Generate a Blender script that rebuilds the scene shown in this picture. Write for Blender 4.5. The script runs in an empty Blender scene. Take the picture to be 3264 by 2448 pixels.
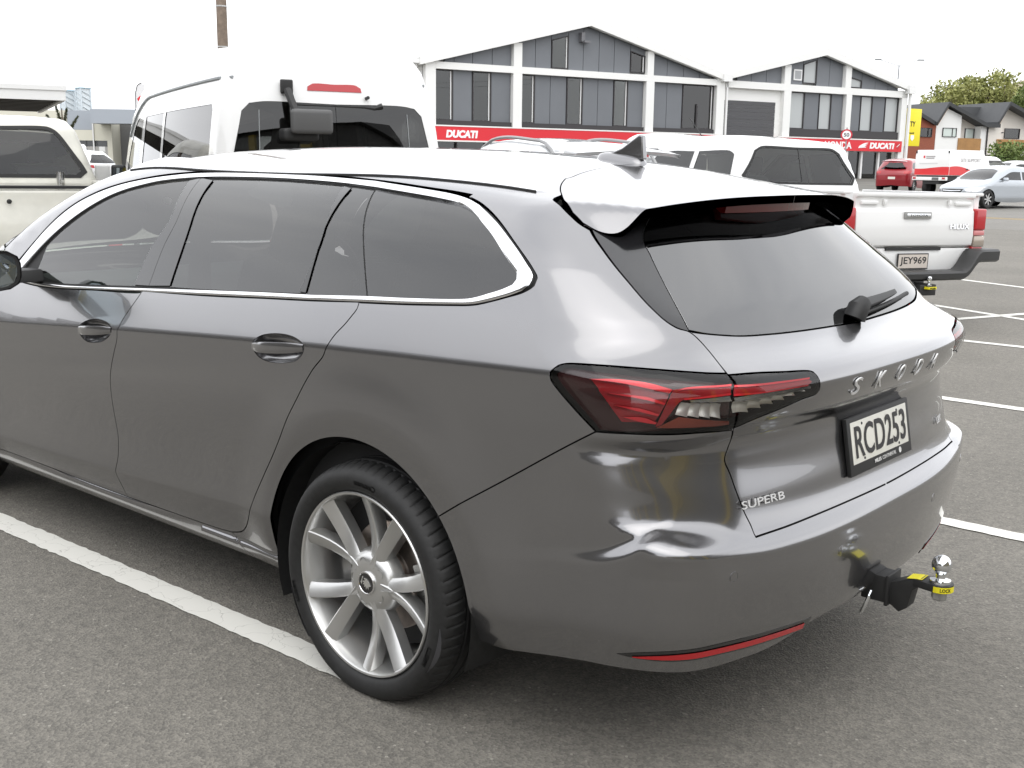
import bpy, bmesh, math, random
import numpy as np
from mathutils import Vector, Matrix
from mathutils.geometry import delaunay_2d_cdt
random.seed(7); np.random.seed(7)
R = math.radians
scene = bpy.context.scene
COL = scene.collection

# ------------------------------------------------------------------ camera
CAM_R = [[-0.751771309, -0.659304170, 0.012566236], [-0.137586275, 0.138188746, -0.980802675], [0.644910781, -0.739068253, -0.194597539]]
CAM_C = (-2.13829, 2.76101, 1.42730)
cam_data = bpy.data.cameras.new('camera'); cam = bpy.data.objects.new('camera', cam_data); COL.objects.link(cam)
r_, d_, f_ = [Vector(v) for v in CAM_R]
cam.matrix_world = Matrix(((r_.x, -d_.x, -f_.x, CAM_C[0]), (r_.y, -d_.y, -f_.y, CAM_C[1]), (r_.z, -d_.z, -f_.z, CAM_C[2]), (0, 0, 0, 1)))
cam_data.sensor_fit = 'HORIZONTAL'; cam_data.sensor_width = 36.0; cam_data.lens = 38.5267
cam_data.clip_start = 0.05; cam_data.clip_end = 6000
scene.camera = cam

# ------------------------------------------------------------------ sky: bright overcast
SUN_EL, SUN_AZ = R(58), R(-42)
world = bpy.data.worlds.new('World'); scene.world = world; world.use_nodes = True
nt = world.node_tree; nt.nodes.clear()
wo = nt.nodes.new('ShaderNodeOutputWorld'); bg = nt.nodes.new('ShaderNodeBackground')
sky = nt.nodes.new('ShaderNodeTexSky'); sky.sky_type = 'NISHITA'; sky.sun_disc = False
sky.sun_elevation = SUN_EL; sky.sun_rotation = SUN_AZ; sky.air_density = 1.0; sky.dust_density = 3.0; sky.ozone_density = 1.0
hs = nt.nodes.new('ShaderNodeHueSaturation'); hs.inputs['Saturation'].default_value = 0.10; hs.inputs['Value'].default_value = 1.0
tc = nt.nodes.new('ShaderNodeTexCoord'); mp = nt.nodes.new('ShaderNodeMapping'); mp.inputs['Scale'].default_value = (1.2, 1.2, 3.0)
ns = nt.nodes.new('ShaderNodeTexNoise'); ns.inputs['Scale'].default_value = 1.6; ns.inputs['Detail'].default_value = 4
cr = nt.nodes.new('ShaderNodeValToRGB')
cr.color_ramp.elements[0].position = 0.30; cr.color_ramp.elements[0].color = (14.0, 14.3, 15.0, 1)
cr.color_ramp.elements[1].position = 0.72; cr.color_ramp.elements[1].color = (18.5, 18.6, 18.8, 1)
mx = nt.nodes.new('ShaderNodeMix'); mx.data_type = 'RGBA'; mx.inputs['Factor'].default_value = 0.80
L = nt.links
L.new(sky.outputs['Color'], hs.inputs['Color']); L.new(tc.outputs['Generated'], mp.inputs['Vector']); L.new(mp.outputs['Vector'], ns.inputs['Vector'])
L.new(ns.outputs['Fac'], cr.inputs['Fac']); L.new(hs.outputs['Color'], mx.inputs['A']); L.new(cr.outputs['Color'], mx.inputs['B'])
L.new(mx.outputs['Result'], bg.inputs['Color']); L.new(bg.outputs['Background'], wo.inputs['Surface'])
bg.inputs['Strength'].default_value = 0.10
sd = bpy.data.lights.new('sun', 'SUN'); sd.energy = 0.6; sd.angle = R(60); sd.color = (1.0, 0.97, 0.92)
sun = bpy.data.objects.new('sun', sd); COL.objects.link(sun)
_sv = Vector((math.sin(SUN_AZ) * math.cos(SUN_EL), math.cos(SUN_AZ) * math.cos(SUN_EL), math.sin(SUN_EL)))
sun.rotation_euler = _sv.to_track_quat('Z', 'Y').to_euler()
vs = scene.view_settings; vs.view_transform = 'Standard'; vs.look = 'None'; vs.gamma = 1.0; vs.exposure = 0.4; vs.use_curve_mapping = False
scene.cycles.max_bounces = 10; scene.cycles.transparent_max_bounces = 16; scene.cycles.glossy_bounces = 5
scene.cycles.use_denoising = True
scene.cycles.caustics_reflective = False; scene.cycles.caustics_refractive = False

# ------------------------------------------------------------------ materials
MATS = {}
def _node(n, t, **kw):
    x = n.nodes.new(t)
    for k, v in kw.items(): x.inputs[k].default_value = v
    return x
def mat(name, col, rough=0.5, metal=0.0, coat=0.0, spec=0.5, noise=None, bump=None, emit=None, coat_rough=0.03, sheen=0):
    """noise=(scale, amount) varies the value; bump=(scale, strength, distance)"""
    if name in MATS: return MATS[name]
    m = bpy.data.materials.new(name); m.use_nodes = True; n = m.node_tree; b = n.nodes['Principled BSDF']
    b.inputs['Base Color'].default_value = (*col, 1); b.inputs['Roughness'].default_value = rough; b.inputs['Metallic'].default_value = metal
    b.inputs['Coat Weight'].default_value = coat; b.inputs['Coat Roughness'].default_value = coat_rough; b.inputs['Specular IOR Level'].default_value = spec
    if emit: b.inputs['Emission Color'].default_value = (*emit[0], 1); b.inputs['Emission Strength'].default_value = emit[1]
    if noise or bump:
        g = n.nodes.new('ShaderNodeNewGeometry')
    if noise:
        t = _node(n, 'ShaderNodeTexNoise', Scale=noise[0], Detail=5.0, Roughness=0.6)
        n.links.new(g.outputs['Position'], t.inputs['Vector'])
        rr = n.nodes.new('ShaderNodeValToRGB'); a = noise[1]
        rr.color_ramp.elements[0].position = 0.3; rr.color_ramp.elements[1].position = 0.7
        rr.color_ramp.elements[0].color = (*[max(c * (1 - a), 0) for c in col], 1); rr.color_ramp.elements[1].color = (*[min(c * (1 + a), 1) for c in col], 1)
        n.links.new(t.outputs['Fac'], rr.inputs['Fac']); n.links.new(rr.outputs['Color'], b.inputs['Base Color'])
    if bump:
        t2 = _node(n, 'ShaderNodeTexNoise', Scale=bump[0], Detail=6.0, Roughness=0.65)
        n.links.new(g.outputs['Position'], t2.inputs['Vector'])
        bm_ = _node(n, 'ShaderNodeBump', Strength=bump[1], Distance=bump[2]); n.links.new(t2.outputs['Fac'], bm_.inputs['Height'])
        n.links.new(bm_.outputs['Normal'], b.inputs['Normal'])
    MATS[name] = m
    return m
def glassmat(name, tint, refl=1.5, rough=0.0, gloss=(1, 1, 1)):
    """thin window pane: tinted see-through plus mirror reflection by Fresnel"""
    if name in MATS: return MATS[name]
    m = bpy.data.materials.new(name); m.use_nodes = True; n = m.node_tree; n.nodes.clear()
    o = n.nodes.new('ShaderNodeOutputMaterial'); t = n.nodes.new('ShaderNodeBsdfTransparent'); t.inputs['Color'].default_value = (*tint, 1)
    g = n.nodes.new('ShaderNodeBsdfGlossy'); g.inputs['Roughness'].default_value = rough; g.inputs['Color'].default_value = (*gloss, 1)
    f = n.nodes.new('ShaderNodeFresnel'); f.inputs['IOR'].default_value = refl
    x = n.nodes.new('ShaderNodeMixShader'); n.links.new(f.outputs[0], x.inputs[0]); n.links.new(t.outputs[0], x.inputs[1]); n.links.new(g.outputs[0], x.inputs[2]); n.links.new(x.outputs[0], o.inputs[0])
    MATS[name] = m
    return m
def painted(name, col, flake=0.0, metal=0.0, rough=0.35, coat=1.0):
    if name in MATS: return MATS[name]
    m = mat(name, col, rough, metal, coat, coat_rough=0.02)
    return m
PAINT = painted('graphite_metallic_paint', (0.25, 0.248, 0.255), metal=0.9, rough=0.20)
BLACKGLOSS = mat('gloss_black_plastic', (0.012, 0.012, 0.013), 0.12, 0, 0.6)
BLACKTRIM = mat('matt_black_plastic', (0.018, 0.018, 0.018), 0.55)
RUBBER = mat('black_rubber', (0.013, 0.013, 0.013), 0.62, noise=(60, 0.3))
CHROME = mat('satin_chrome', (0.86, 0.86, 0.87), 0.13, 1.0)
BRIGHT = mat('bright_chrome', (0.82, 0.84, 0.86), 0.05, 1.0)
ALLOY = mat('silver_alloy_paint', (0.62, 0.62, 0.61), 0.30, 0.85, 0.6)
DARKIN = mat('dark_cabin_trim', (0.02, 0.02, 0.021), 0.75)
SEATM = mat('charcoal_seat_cloth', (0.045, 0.045, 0.048), 0.85, noise=(90, 0.2))
LINER = mat('pale_grey_headliner', (0.42, 0.42, 0.40), 0.9)
GLASS_F = glassmat('clear_green_glass', (0.72, 0.80, 0.76), 1.75)
GLASS_P = glassmat('privacy_glass', (0.30, 0.30, 0.305), 1.85)
GLASS_R = glassmat('dark_rear_glass', (0.05, 0.055, 0.055), 2.3)
LENS = glassmat('clear_lamp_lens', (0.93, 0.93, 0.93), 1.45)
LENS_RED = glassmat('red_lamp_lens', (0.80, 0.03, 0.03), 1.45)
LENS_SMOKE = glassmat('smoked_lamp_lens', (0.30, 0.05, 0.05), 1.5)
REDREF = mat('red_reflector', (0.72, 0.012, 0.02), 0.25, 0.3, 0.5)
REDDEEP = mat('deep_red_plastic', (0.20, 0.006, 0.01), 0.22, 0.0, 0.6)
REDBRIGHT = mat('bright_red_lightguide', (0.95, 0.03, 0.045), 0.18, 0.25, 0.6)
SILVERREF = mat('silver_reflector', (0.80, 0.80, 0.78), 0.18, 0.9)
WHITEPLATE = mat('white_plate', (0.78, 0.77, 0.70), 0.45)
BLACKINK = mat('black_ink', (0.008, 0.008, 0.01), 0.4)
YELLOWLABEL = mat('yellow_label', (0.82, 0.72, 0.02), 0.45)
WHITEPAINT = painted('white_vehicle_paint', (0.80, 0.80, 0.79), rough=0.4)
STEEL = mat('dull_steel', (0.45, 0.45, 0.44), 0.45, 0.9, noise=(40, 0.25))
RUST = mat('rusty_disc_edge', (0.24, 0.13, 0.08), 0.7, 0.3, noise=(50, 0.3))

# ------------------------------------------------------------------ objects
def empty(name, loc=(0, 0, 0), rz=0.0, label=None, cat=None, group=None, rot=None):
    o = bpy.data.objects.new(name, None); COL.objects.link(o); o.location = loc
    o.rotation_euler = rot if rot else (0, 0, rz)
    if label: o['label'] = label
    if cat: o['category'] = cat
    if group: o['group'] = group
    return o
def tag(o, label=None, cat=None, group=None, kind=None):
    if label: o['label'] = label
    if cat: o['category'] = cat
    if group: o['group'] = group
    if kind: o['kind'] = kind
    return o
def link(name, me, m, parent=None, loc=None):
    o = bpy.data.objects.new(name, me); COL.objects.link(o)
    if m is not None:
        me.materials.clear()
        for q in (m if isinstance(m, (list, tuple)) else [m]): me.materials.append(q)
    if parent is not None: o.parent = parent
    if loc is not None: o.location = loc
    return o
class MB:
    """collects vertices and faces into one mesh"""
    def __init__(s): s.v = []; s.f = []; s.mi = []
    def add(s, vs, fs, mi=0):
        b = len(s.v); s.v += [tuple(v) for v in vs]; s.f += [tuple(b + i for i in f) for f in fs]; s.mi += [mi] * len(fs); return s
    def box(s, c, d, rot=None, mi=0, taper=(1, 1)):
        vs = [Vector((sx * d[0] / 2 * (taper[0] if sz > 0 else 1), sy * d[1] / 2 * (taper[1] if sz > 0 else 1), sz * d[2] / 2)) for sz in (-1, 1) for sy in (-1, 1) for sx in (-1, 1)]
        if rot is not None: vs = [rot @ v for v in vs]
        return s.add([v + Vector(c) for v in vs], [(0, 2, 3, 1), (4, 5, 7, 6), (0, 1, 5, 4), (2, 6, 7, 3), (0, 4, 6, 2), (1, 3, 7, 5)], mi)
    def box2(s, a, b, mi=0):
        return s.box([(a[i] + b[i]) / 2 for i in range(3)], [abs(b[i] - a[i]) for i in range(3)], mi=mi)
    def tube(s, pts, r, n=10, mi=0, cap=True):
        pts = [Vector(p) for p in pts]; rs = r if isinstance(r, (list, tuple)) else [r] * len(pts)
        up = Vector((0, 0, 1)); vs = []; fs = []
        t0 = (pts[1] - pts[0]).normalized()
        if abs(t0.dot(up)) > 0.95: up = Vector((1, 0, 0))
        for i, p in enumerate(pts):
            t = (pts[min(i + 1, len(pts) - 1)] - pts[max(i - 1, 0)]).normalized()
            a = (up - t * up.dot(t)).normalized(); b = t.cross(a); up = a
            for k in range(n):
                an = 2 * math.pi * k / n; vs.append(p + (a * math.cos(an) + b * math.sin(an)) * rs[i])
        for i in range(len(pts) - 1):
            for k in range(n):
                fs.append((i * n + k, i * n + (k + 1) % n, (i + 1) * n + (k + 1) % n, (i + 1) * n + k))
        if cap: fs.append(tuple(range(n))[::-1]); fs.append(tuple((len(pts) - 1) * n + k for k in range(n)))
        return s.add(vs, fs, mi)
    def lathe(s, prof, n=48, axis='z', c=(0, 0, 0), mi=0, a0=0, a1=2 * math.pi, closed=True):
        m = len(prof); vs = []; fs = []; N = n if closed else n + 1
        for k in range(N):
            an = a0 + (a1 - a0) * k / n; ca, sa = math.cos(an), math.sin(an)
            for (r, h) in prof:
                p = (r * ca, r * sa, h) if axis == 'z' else ((r * ca, h, r * sa) if axis == 'y' else (h, r * ca, r * sa))
                vs.append((p[0] + c[0], p[1] + c[1], p[2] + c[2]))
        for k in range(n):
            k2 = (k + 1) % N
            for i in range(m - 1): fs.append((k * m + i, k2 * m + i, k2 * m + i + 1, k * m + i + 1))
        return s.add(vs, fs, mi)
    def prism(s, poly, d, axis='y', at=0.0, mi=0):
        """extrude a 2D polygon along an axis from at to at+d"""
        n = len(poly)
        def P(u, v, w): return {'y': (u, w, v), 'x': (w, u, v), 'z': (u, v, w)}[axis]
        vs = [P(u, v, at) for u, v in poly] + [P(u, v, at + d) for u, v in poly]
        fs = [tuple(range(n)), tuple(range(2 * n - 1, n - 1, -1))] + [(i, n + i, n + (i + 1) % n, (i + 1) % n) for i in range(n)]
        return s.add(vs, fs, mi)
    def build(s, name, m, parent=None, smooth=False, bevel=0, loc=None, seg=2, angle=40):
        me = bpy.data.meshes.new(name); me.from_pydata([tuple(map(float, v)) for v in s.v], [], s.f); me.update()
        o = link(name, me, m, parent, loc)
        if any(s.mi):
            for p, i in zip(me.polygons, s.mi): p.material_index = i
        b = bmesh.new(); b.from_mesh(me); bmesh.ops.recalc_face_normals(b, faces=b.faces)
        if bevel: bmesh.ops.bevel(b, geom=[e for e in b.edges if e.is_manifold and e.calc_face_angle(0) > R(25)], offset=bevel, segments=seg, affect='EDGES', profile=0.6, clamp_overlap=True)
        b.to_mesh(me); b.free()
        if smooth or bevel:
            me.shade_smooth()
            try: me.set_sharp_from_angle(angle=R(angle))
            except Exception: pass
        return o
def text_mesh(txt, size, depth=0.0, bold=0.0, sx=1.0, shear=0.0, align='CENTER', bevel=0.0, space=1.0):
    cu = bpy.data.curves.new('t', 'FONT'); cu.body = txt; cu.size = size; cu.extrude = depth / 2; cu.offset = bold; cu.align_x = align; cu.align_y = 'CENTER'
    cu.shear = shear; cu.bevel_depth = bevel; cu.space_character = space; cu.resolution_u = 4
    o = bpy.data.objects.new('t', cu); COL.objects.link(o)
    me = bpy.data.meshes.new_from_object(o); bpy.data.objects.remove(o); bpy.data.curves.remove(cu)
    if sx != 1.0:
        for v in me.vertices: v.co.x *= sx
    return me
def text(name, txt, size, pos, right, up, m, parent=None, depth=0.002, bold=0.0, sx=1.0, shear=0.0, align='CENTER', fit=None, space=1.0, bevel=0.0):
    me = text_mesh(txt, size, depth, bold, sx, shear, align, bevel, space)
    r = Vector(right).normalized(); u = Vector(up); u = (u - r * u.dot(r)).normalized(); n = r.cross(u)
    if fit and len(me.vertices):
        xs = [v.co.x for v in me.vertices]; ys = [v.co.y for v in me.vertices]
        kx = fit[0] / (max(xs) - min(xs)); ky = fit[1] / (max(ys) - min(ys)); ox = (max(xs) + min(xs)) / 2; oy = (max(ys) + min(ys)) / 2
        for v in me.vertices: v.co.x = (v.co.x - ox) * kx; v.co.y = (v.co.y - oy) * ky
    P = Vector(pos)
    for v in me.vertices: v.co = P + r * v.co.x + u * v.co.y + n * v.co.z
    return link(name, me, m, parent)
# ------------------------------------------------------------------ smooth vehicle skins
# A vehicle skin is the zero set of F(P): side walls, tail, nose and top blended with rounded edges.
# Panels are cut out of it as polygons in an unrolled (s, z) chart (nose - flank - tail) or in plan (x, y).
def sp(t): return np.logaddexp(0, t)
def interp(tab, x):
    X = np.array([p[0] for p in tab], float); Y = np.array([p[1] for p in tab], float)
    x = np.asarray(x, float)
    if len(X) == 1: return Y[0] + 0 * x
    if len(X) == 2: return Y[0] + (x - X[0]) * (Y[1] - Y[0]) / (X[1] - X[0])
    dX = np.diff(X); d = np.diff(Y) / dX; m = np.empty_like(Y)
    m[1:-1] = (d[:-1] * dX[1:] + d[1:] * dX[:-1]) / (X[2:] - X[:-2]); m[0] = d[0]; m[-1] = d[-1]
    i = np.clip(np.searchsorted(X, x) - 1, 0, len(X) - 2); h = X[i + 1] - X[i]; t = (x - X[i]) / h
    tc = np.clip(t, 0, 1); t2 = tc * tc; t3 = t2 * tc
    v = (2 * t3 - 3 * t2 + 1) * Y[i] + (t3 - 2 * t2 + tc) * h * m[i] + (-2 * t3 + 3 * t2) * Y[i + 1] + (t3 - t2) * h * m[i + 1]
    return v + np.where(t < 0, (x - X[0]) * m[0], 0) + np.where(t > 1, (x - X[-1]) * m[-1], 0)
def hinge(z, z0, ds, h): return ds * h * sp((z - z0) / h)
def sst(a, b, x):
    t = np.clip((x - a) / (b - a), 0, 1); return t * t * t * (t * (6 * t - 15) + 10)
def pn(a, b, r, p=2.2):
    u = np.maximum(r - a, 0); v = np.maximum(r - b, 0)
    return np.where((a < r) & (b < r), r - (u ** p + v ** p) ** (1 / p), np.minimum(a, b))

class Skin:
    def __init__(s, F, xr=-.55, yr=.40, rr=.5, xf=3.2, yf=.40, rf=.5, zref=.9):
        s.F = F; s.xr, s.yr, s.rr, s.xf, s.yf, s.rf, s.zref = xr, yr, rr, xf, yf, rf, zref
        s.s1 = xr - math.pi / 2 * rr; s.scen = s.s1 - yr; s.s2 = xf + math.pi / 2 * rf; s.fcen = s.s2 + yf
    def rays(s, S):
        S = np.asarray(S, float); O = np.zeros(S.shape + (2,)); D = np.zeros(S.shape + (2,))
        m = (S > s.xr) & (S < s.xf); O[m, 0] = S[m]; D[m, 1] = 1
        th = np.clip((s.xr - S) / s.rr, 0, math.pi / 2); m = (S <= s.xr) & (S >= s.s1)
        O[m] = (s.xr, s.yr); D[m, 0] = -np.sin(th[m]); D[m, 1] = np.cos(th[m])
        m = S < s.s1; O[m, 0] = s.xr; O[m, 1] = s.yr - (s.s1 - S[m]); D[m, 0] = -1
        th = np.clip((S - s.xf) / s.rf, 0, math.pi / 2); m = (S >= s.xf) & (S <= s.s2)
        O[m] = (s.xf, s.yf); D[m, 0] = np.sin(th[m]); D[m, 1] = np.cos(th[m])
        m = S > s.s2; O[m, 0] = s.xf; O[m, 1] = s.yf - (S[m] - s.s2); D[m, 0] = 1
        return O, D
    def solve(s, O, D, t0, t1, it=22):
        l = np.full(len(O), t0, float); h = np.full(len(O), t1, float)
        for _ in range(it):
            m = (l + h) / 2; f = s.F(O + m[:, None] * D); l = np.where(f > 0, m, l); h = np.where(f > 0, h, m)
        return O + ((l + h) / 2)[:, None] * D
    def side(s, uv):
        uv = np.asarray(uv, float); O2, D2 = s.rays(uv[:, 0])
        O = np.column_stack([O2, uv[:, 1]]); D = np.column_stack([D2, np.zeros(len(uv))])
        return s.solve(O, D, 0.0, 1.9)
    def top(s, uv):
        uv = np.asarray(uv, float); O = np.column_stack([uv, np.full(len(uv), s.zref)]); D = np.zeros_like(O); D[:, 2] = 1
        return s.solve(O, D, -.3, 2.2)
    def normal(s, P, h=5e-4):
        g = np.empty(P.shape)
        for i in range(3):
            e = np.zeros(3); e[i] = h; g[:, i] = s.F(P - e) - s.F(P + e)
        return g / np.maximum(np.linalg.norm(g, axis=1, keepdims=True), 1e-12)
    def point(s, u, v, dom='side'):
        P = (s.side if dom == 'side' else s.top)(np.array([[u, v]])); return Vector(P[0]), Vector(s.normal(P)[0])
    def sz(s, x, y, z):
        if x > s.xr: return (x, z)
        if y < s.yr: return (s.s1 - (s.yr - y), z)
        return (s.xr - math.atan2(s.xr - x, y - s.yr) * s.rr, z)
    def tosz(s, P): return [s.sz(*p) for p in P]

def sm(pts, step=.008, smooth=True):
    """resample an open polyline through a centripetal spline"""
    P = np.array(pts, float); keep = [0] + [i for i in range(1, len(P)) if np.linalg.norm(P[i] - P[i - 1]) > 1e-5]; P = P[keep]
    if len(P) < 3 or not smooth:
        out = []
        for a, b in zip(P[:-1], P[1:]):
            n = max(1, int(np.linalg.norm(b - a) / step)); out += [a + (b - a) * k / n for k in range(n)]
        return np.array(out + [P[-1]])
    E = np.vstack([2 * P[0] - P[1], P, 2 * P[-1] - P[-2]]); out = []
    for i in range(1, len(E) - 2):
        p0, p1, p2, p3 = E[i - 1:i + 3]; d = [max(np.linalg.norm(b - a), 1e-6) ** .5 for a, b in ((p0, p1), (p1, p2), (p2, p3))]
        t0 = 0; t1 = d[0]; t2 = t1 + d[1]; t3 = t2 + d[2]; n = max(1, int(np.linalg.norm(p2 - p1) / step))
        for k in range(n):
            t = t1 + (t2 - t1) * k / n
            A1 = (t1 - t) / (t1 - t0) * p0 + (t - t0) / (t1 - t0) * p1; A2 = (t2 - t) / (t2 - t1) * p1 + (t - t1) / (t2 - t1) * p2; A3 = (t3 - t) / (t3 - t2) * p2 + (t - t2) / (t3 - t2) * p3
            B1 = (t2 - t) / (t2 - t0) * A1 + (t - t0) / (t2 - t0) * A2; B2 = (t3 - t) / (t3 - t1) * A2 + (t - t1) / (t3 - t1) * A3
            out.append((t2 - t) / (t2 - t1) * B1 + (t - t1) / (t2 - t1) * B2)
    return np.array(out + [P[-1]])
def area2(P): x, y = P[:, 0], P[:, 1]; return .5 * np.sum(x * np.roll(y, -1) - np.roll(x, -1) * y)
def inset(P, g):
    """move a CCW loop inward by g (per vertex or scalar)"""
    t1 = P - np.roll(P, 1, 0); t2 = np.roll(P, -1, 0) - P
    t1 /= np.maximum(np.linalg.norm(t1, axis=1, keepdims=True), 1e-9); t2 /= np.maximum(np.linalg.norm(t2, axis=1, keepdims=True), 1e-9)
    n1 = np.column_stack([-t1[:, 1], t1[:, 0]]); n2 = np.column_stack([-t2[:, 1], t2[:, 0]]); n = n1 + n2
    n /= np.maximum(np.linalg.norm(n, axis=1, keepdims=True), 1e-9); c = np.clip((n * n1).sum(1), .45, 1)
    g = np.broadcast_to(g, (len(P),)); return P + n * (g / c)[:, None]
def inpoly(Q, P):
    x, y = Q[:, 0], Q[:, 1]; r = np.zeros(len(Q), bool)
    for a, b in zip(P, np.roll(P, -1, 0)):
        c = ((a[1] > y) != (b[1] > y)); den = (b[1] - a[1]) or 1e-12
        r ^= c & (x < (b[0] - a[0]) * (y - a[1]) / den + a[0])
    return r
def mindist(Q, B):
    out = np.empty(len(Q))
    for i in range(0, len(Q), 2000): out[i:i + 2000] = np.sqrt(((Q[i:i + 2000, None] - B[None]) ** 2).sum(-1).min(1))
    return out
def loopof(segs, step):
    """segs: list of curves or (curve, gap) ; returns loop and gap per vertex"""
    P = []; G = []
    for sg in segs:
        c, g = sg if isinstance(sg, tuple) else (sg, 1.0)
        q = sm(c, step); 
        if len(P) and np.linalg.norm(q[0] - P[-1]) < 1e-4: q = q[1:]
        P += list(q); G += [g] * len(q)
    P = np.array(P); G = np.array(G, float)
    if np.linalg.norm(P[0] - P[-1]) < 1e-4: P = P[:-1]; G = G[:-1]
    if area2(P) < 0: P = P[::-1].copy(); G = G[::-1].copy()
    return P, G
def auto(pts, ang=38):
    """split a closed polygon into curves at its sharp corners"""
    P = [tuple(p) for p in pts]
    if P[0] == P[-1]: P = P[:-1]
    n = len(P); cs = []
    for i in range(n):
        a = np.subtract(P[i], P[i - 1]); b = np.subtract(P[(i + 1) % n], P[i]); c = np.dot(a, b) / (np.linalg.norm(a) * np.linalg.norm(b) + 1e-12)
        if math.degrees(math.acos(max(-1, min(1, c)))) > ang: cs.append(i)
    if not cs: return [P + P[:1]]
    out = []
    for k, i in enumerate(cs):
        j = cs[(k + 1) % len(cs)]
        if len(cs) == 1: j = i + n
        if j <= i and len(cs) > 1: j += n
        out.append([P[q % n] for q in range(i, j + 1)])
    return out
def panel(name, skin, segs, m, parent, dom='side', gap=.0018, flange=.012, h=.016, step=.008, off=0.0, holes=(), feats=(), mirror=None, featw=(0, .003, .007, .012), flat=False, label=None, hole_flange=True):
    """mirror: None, 'join' (half mirrored into the same mesh) or 'copy' (a second object for the other side)"""
    P, G = loopof(segs, step); P = inset(P, G * gap) if gap else P
    HL = []
    for hp in holes:
        q, _ = loopof(hp, step); HL.append(q)
    lo, hi = P.min(0), P.max(0)
    xs = np.arange(lo[0], hi[0], h); ys = np.arange(lo[1], hi[1], h * .9)
    gx, gy = np.meshgrid(xs, ys); gx = gx + (np.arange(len(ys)) % 2)[:, None] * h / 2
    Q = np.column_stack([gx.ravel(), gy.ravel()])
    B = np.vstack([P] + HL); fp = []
    for fc, vert in feats:
        c = sm(fc, h * .6)
        for w in featw:
            for sg in ((1, -1) if w else (1,)):
                fp.append(c + (np.array([0, w * sg]) if vert else np.array([w * sg, 0])))
    if fp:
        fp = np.vstack(fp); ok = inpoly(fp, P)
        for q in HL: ok &= ~inpoly(fp, q)
        fp = fp[ok]; fp = fp[mindist(fp, B) > .0025] if len(fp) else fp
    ok = inpoly(Q, P)
    for q in HL: ok &= ~inpoly(Q, q)
    Q = Q[ok]
    if len(Q): Q = Q[mindist(Q, B) > h * .45]
    if len(fp) and len(Q): Q = Q[mindist(Q, fp) > h * .5]
    V2 = np.vstack([x for x in (P, *HL, fp, Q) if len(x)])
    loops = []; k = 0
    for q in (P, *HL): loops.append(list(range(k, k + len(q)))); k += len(q)
    edges = [(l[i], l[(i + 1) % len(l)]) for l in loops for i in range(len(l))]
    r = delaunay_2d_cdt([Vector(v) for v in V2.tolist()], edges, [], 0, 1e-7)
    V = np.array([tuple(v) for v in r[0]]); T = np.array([f for f in r[2] if len(f) == 3])
    cen = V[T].mean(1); ok = inpoly(cen, P)
    for q in HL: ok &= ~inpoly(cen, q)
    T = T[ok]
    used = np.unique(T); rm = -np.ones(len(V), int); rm[used] = np.arange(len(used)); V = V[used]; T = rm[T]
    proj = skin.side if dom == 'side' else skin.top
    W = proj(V); N = skin.normal(W); W = W + N * off
    fn = np.cross(W[T[:, 1]] - W[T[:, 0]], W[T[:, 2]] - W[T[:, 0]]); bad = (fn * N[T[:, 0]]).sum(1) < 0
    T[bad] = T[bad][:, ::-1]
    vs = [W]; nn = [N]; fs = [tuple(map(int, t)) for t in T]; base = len(W)
    if flange:
        for li, q in enumerate((P, *HL)):
            if li and not hole_flange: continue
            g = G if li == 0 else np.ones(len(q)); w = proj(q); n = skin.normal(w); w = w + n * off
            t = np.roll(w, -1, 0) - np.roll(w, 1, 0); t /= np.maximum(np.linalg.norm(t, axis=1, keepdims=True), 1e-9)
            o = np.cross(t, n); o /= np.maximum(np.linalg.norm(o, axis=1, keepdims=True), 1e-9)
            a = w; b_ = w + o * .0006 - n * .0012; c_ = w + o * .0006 - n * flange
            nb = n * .5 + o * .7; vs += [a, b_, b_.copy(), c_]; nn += [n, nb, o, o]; k = len(q)
            for i in range(k):
                j = (i + 1) % k
                if g[i] == 0 and g[j] == 0: continue
                fs.append((base + i, base + j, base + k + j, base + k + i)); fs.append((base + 2 * k + i, base + 2 * k + j, base + 3 * k + j, base + 3 * k + i))
            base += 4 * k
    W = np.vstack(vs); N = np.vstack(nn); N /= np.maximum(np.linalg.norm(N, axis=1, keepdims=True), 1e-9)
    def make(W, N, F, nm):
        me = bpy.data.meshes.new(nm); me.from_pydata(W.tolist(), [], F); me.update(); me.shade_smooth()
        me.normals_split_custom_set_from_vertices(N.tolist())
        return link(nm, me, m, parent)
    mir = np.array([1, -1, 1.])
    if mirror == 'join':
        F2 = [tuple(len(W) + i for i in f[::-1]) for f in fs]
        return make(np.vstack([W, W * mir]), np.vstack([N, N * mir]), fs + F2, name)
    o = make(W, N, fs, name)
    if label: o['label'] = label
    if mirror == 'copy': return o, make(W * mir, N * mir, [f[::-1] for f in fs], name)
    return o
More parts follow.
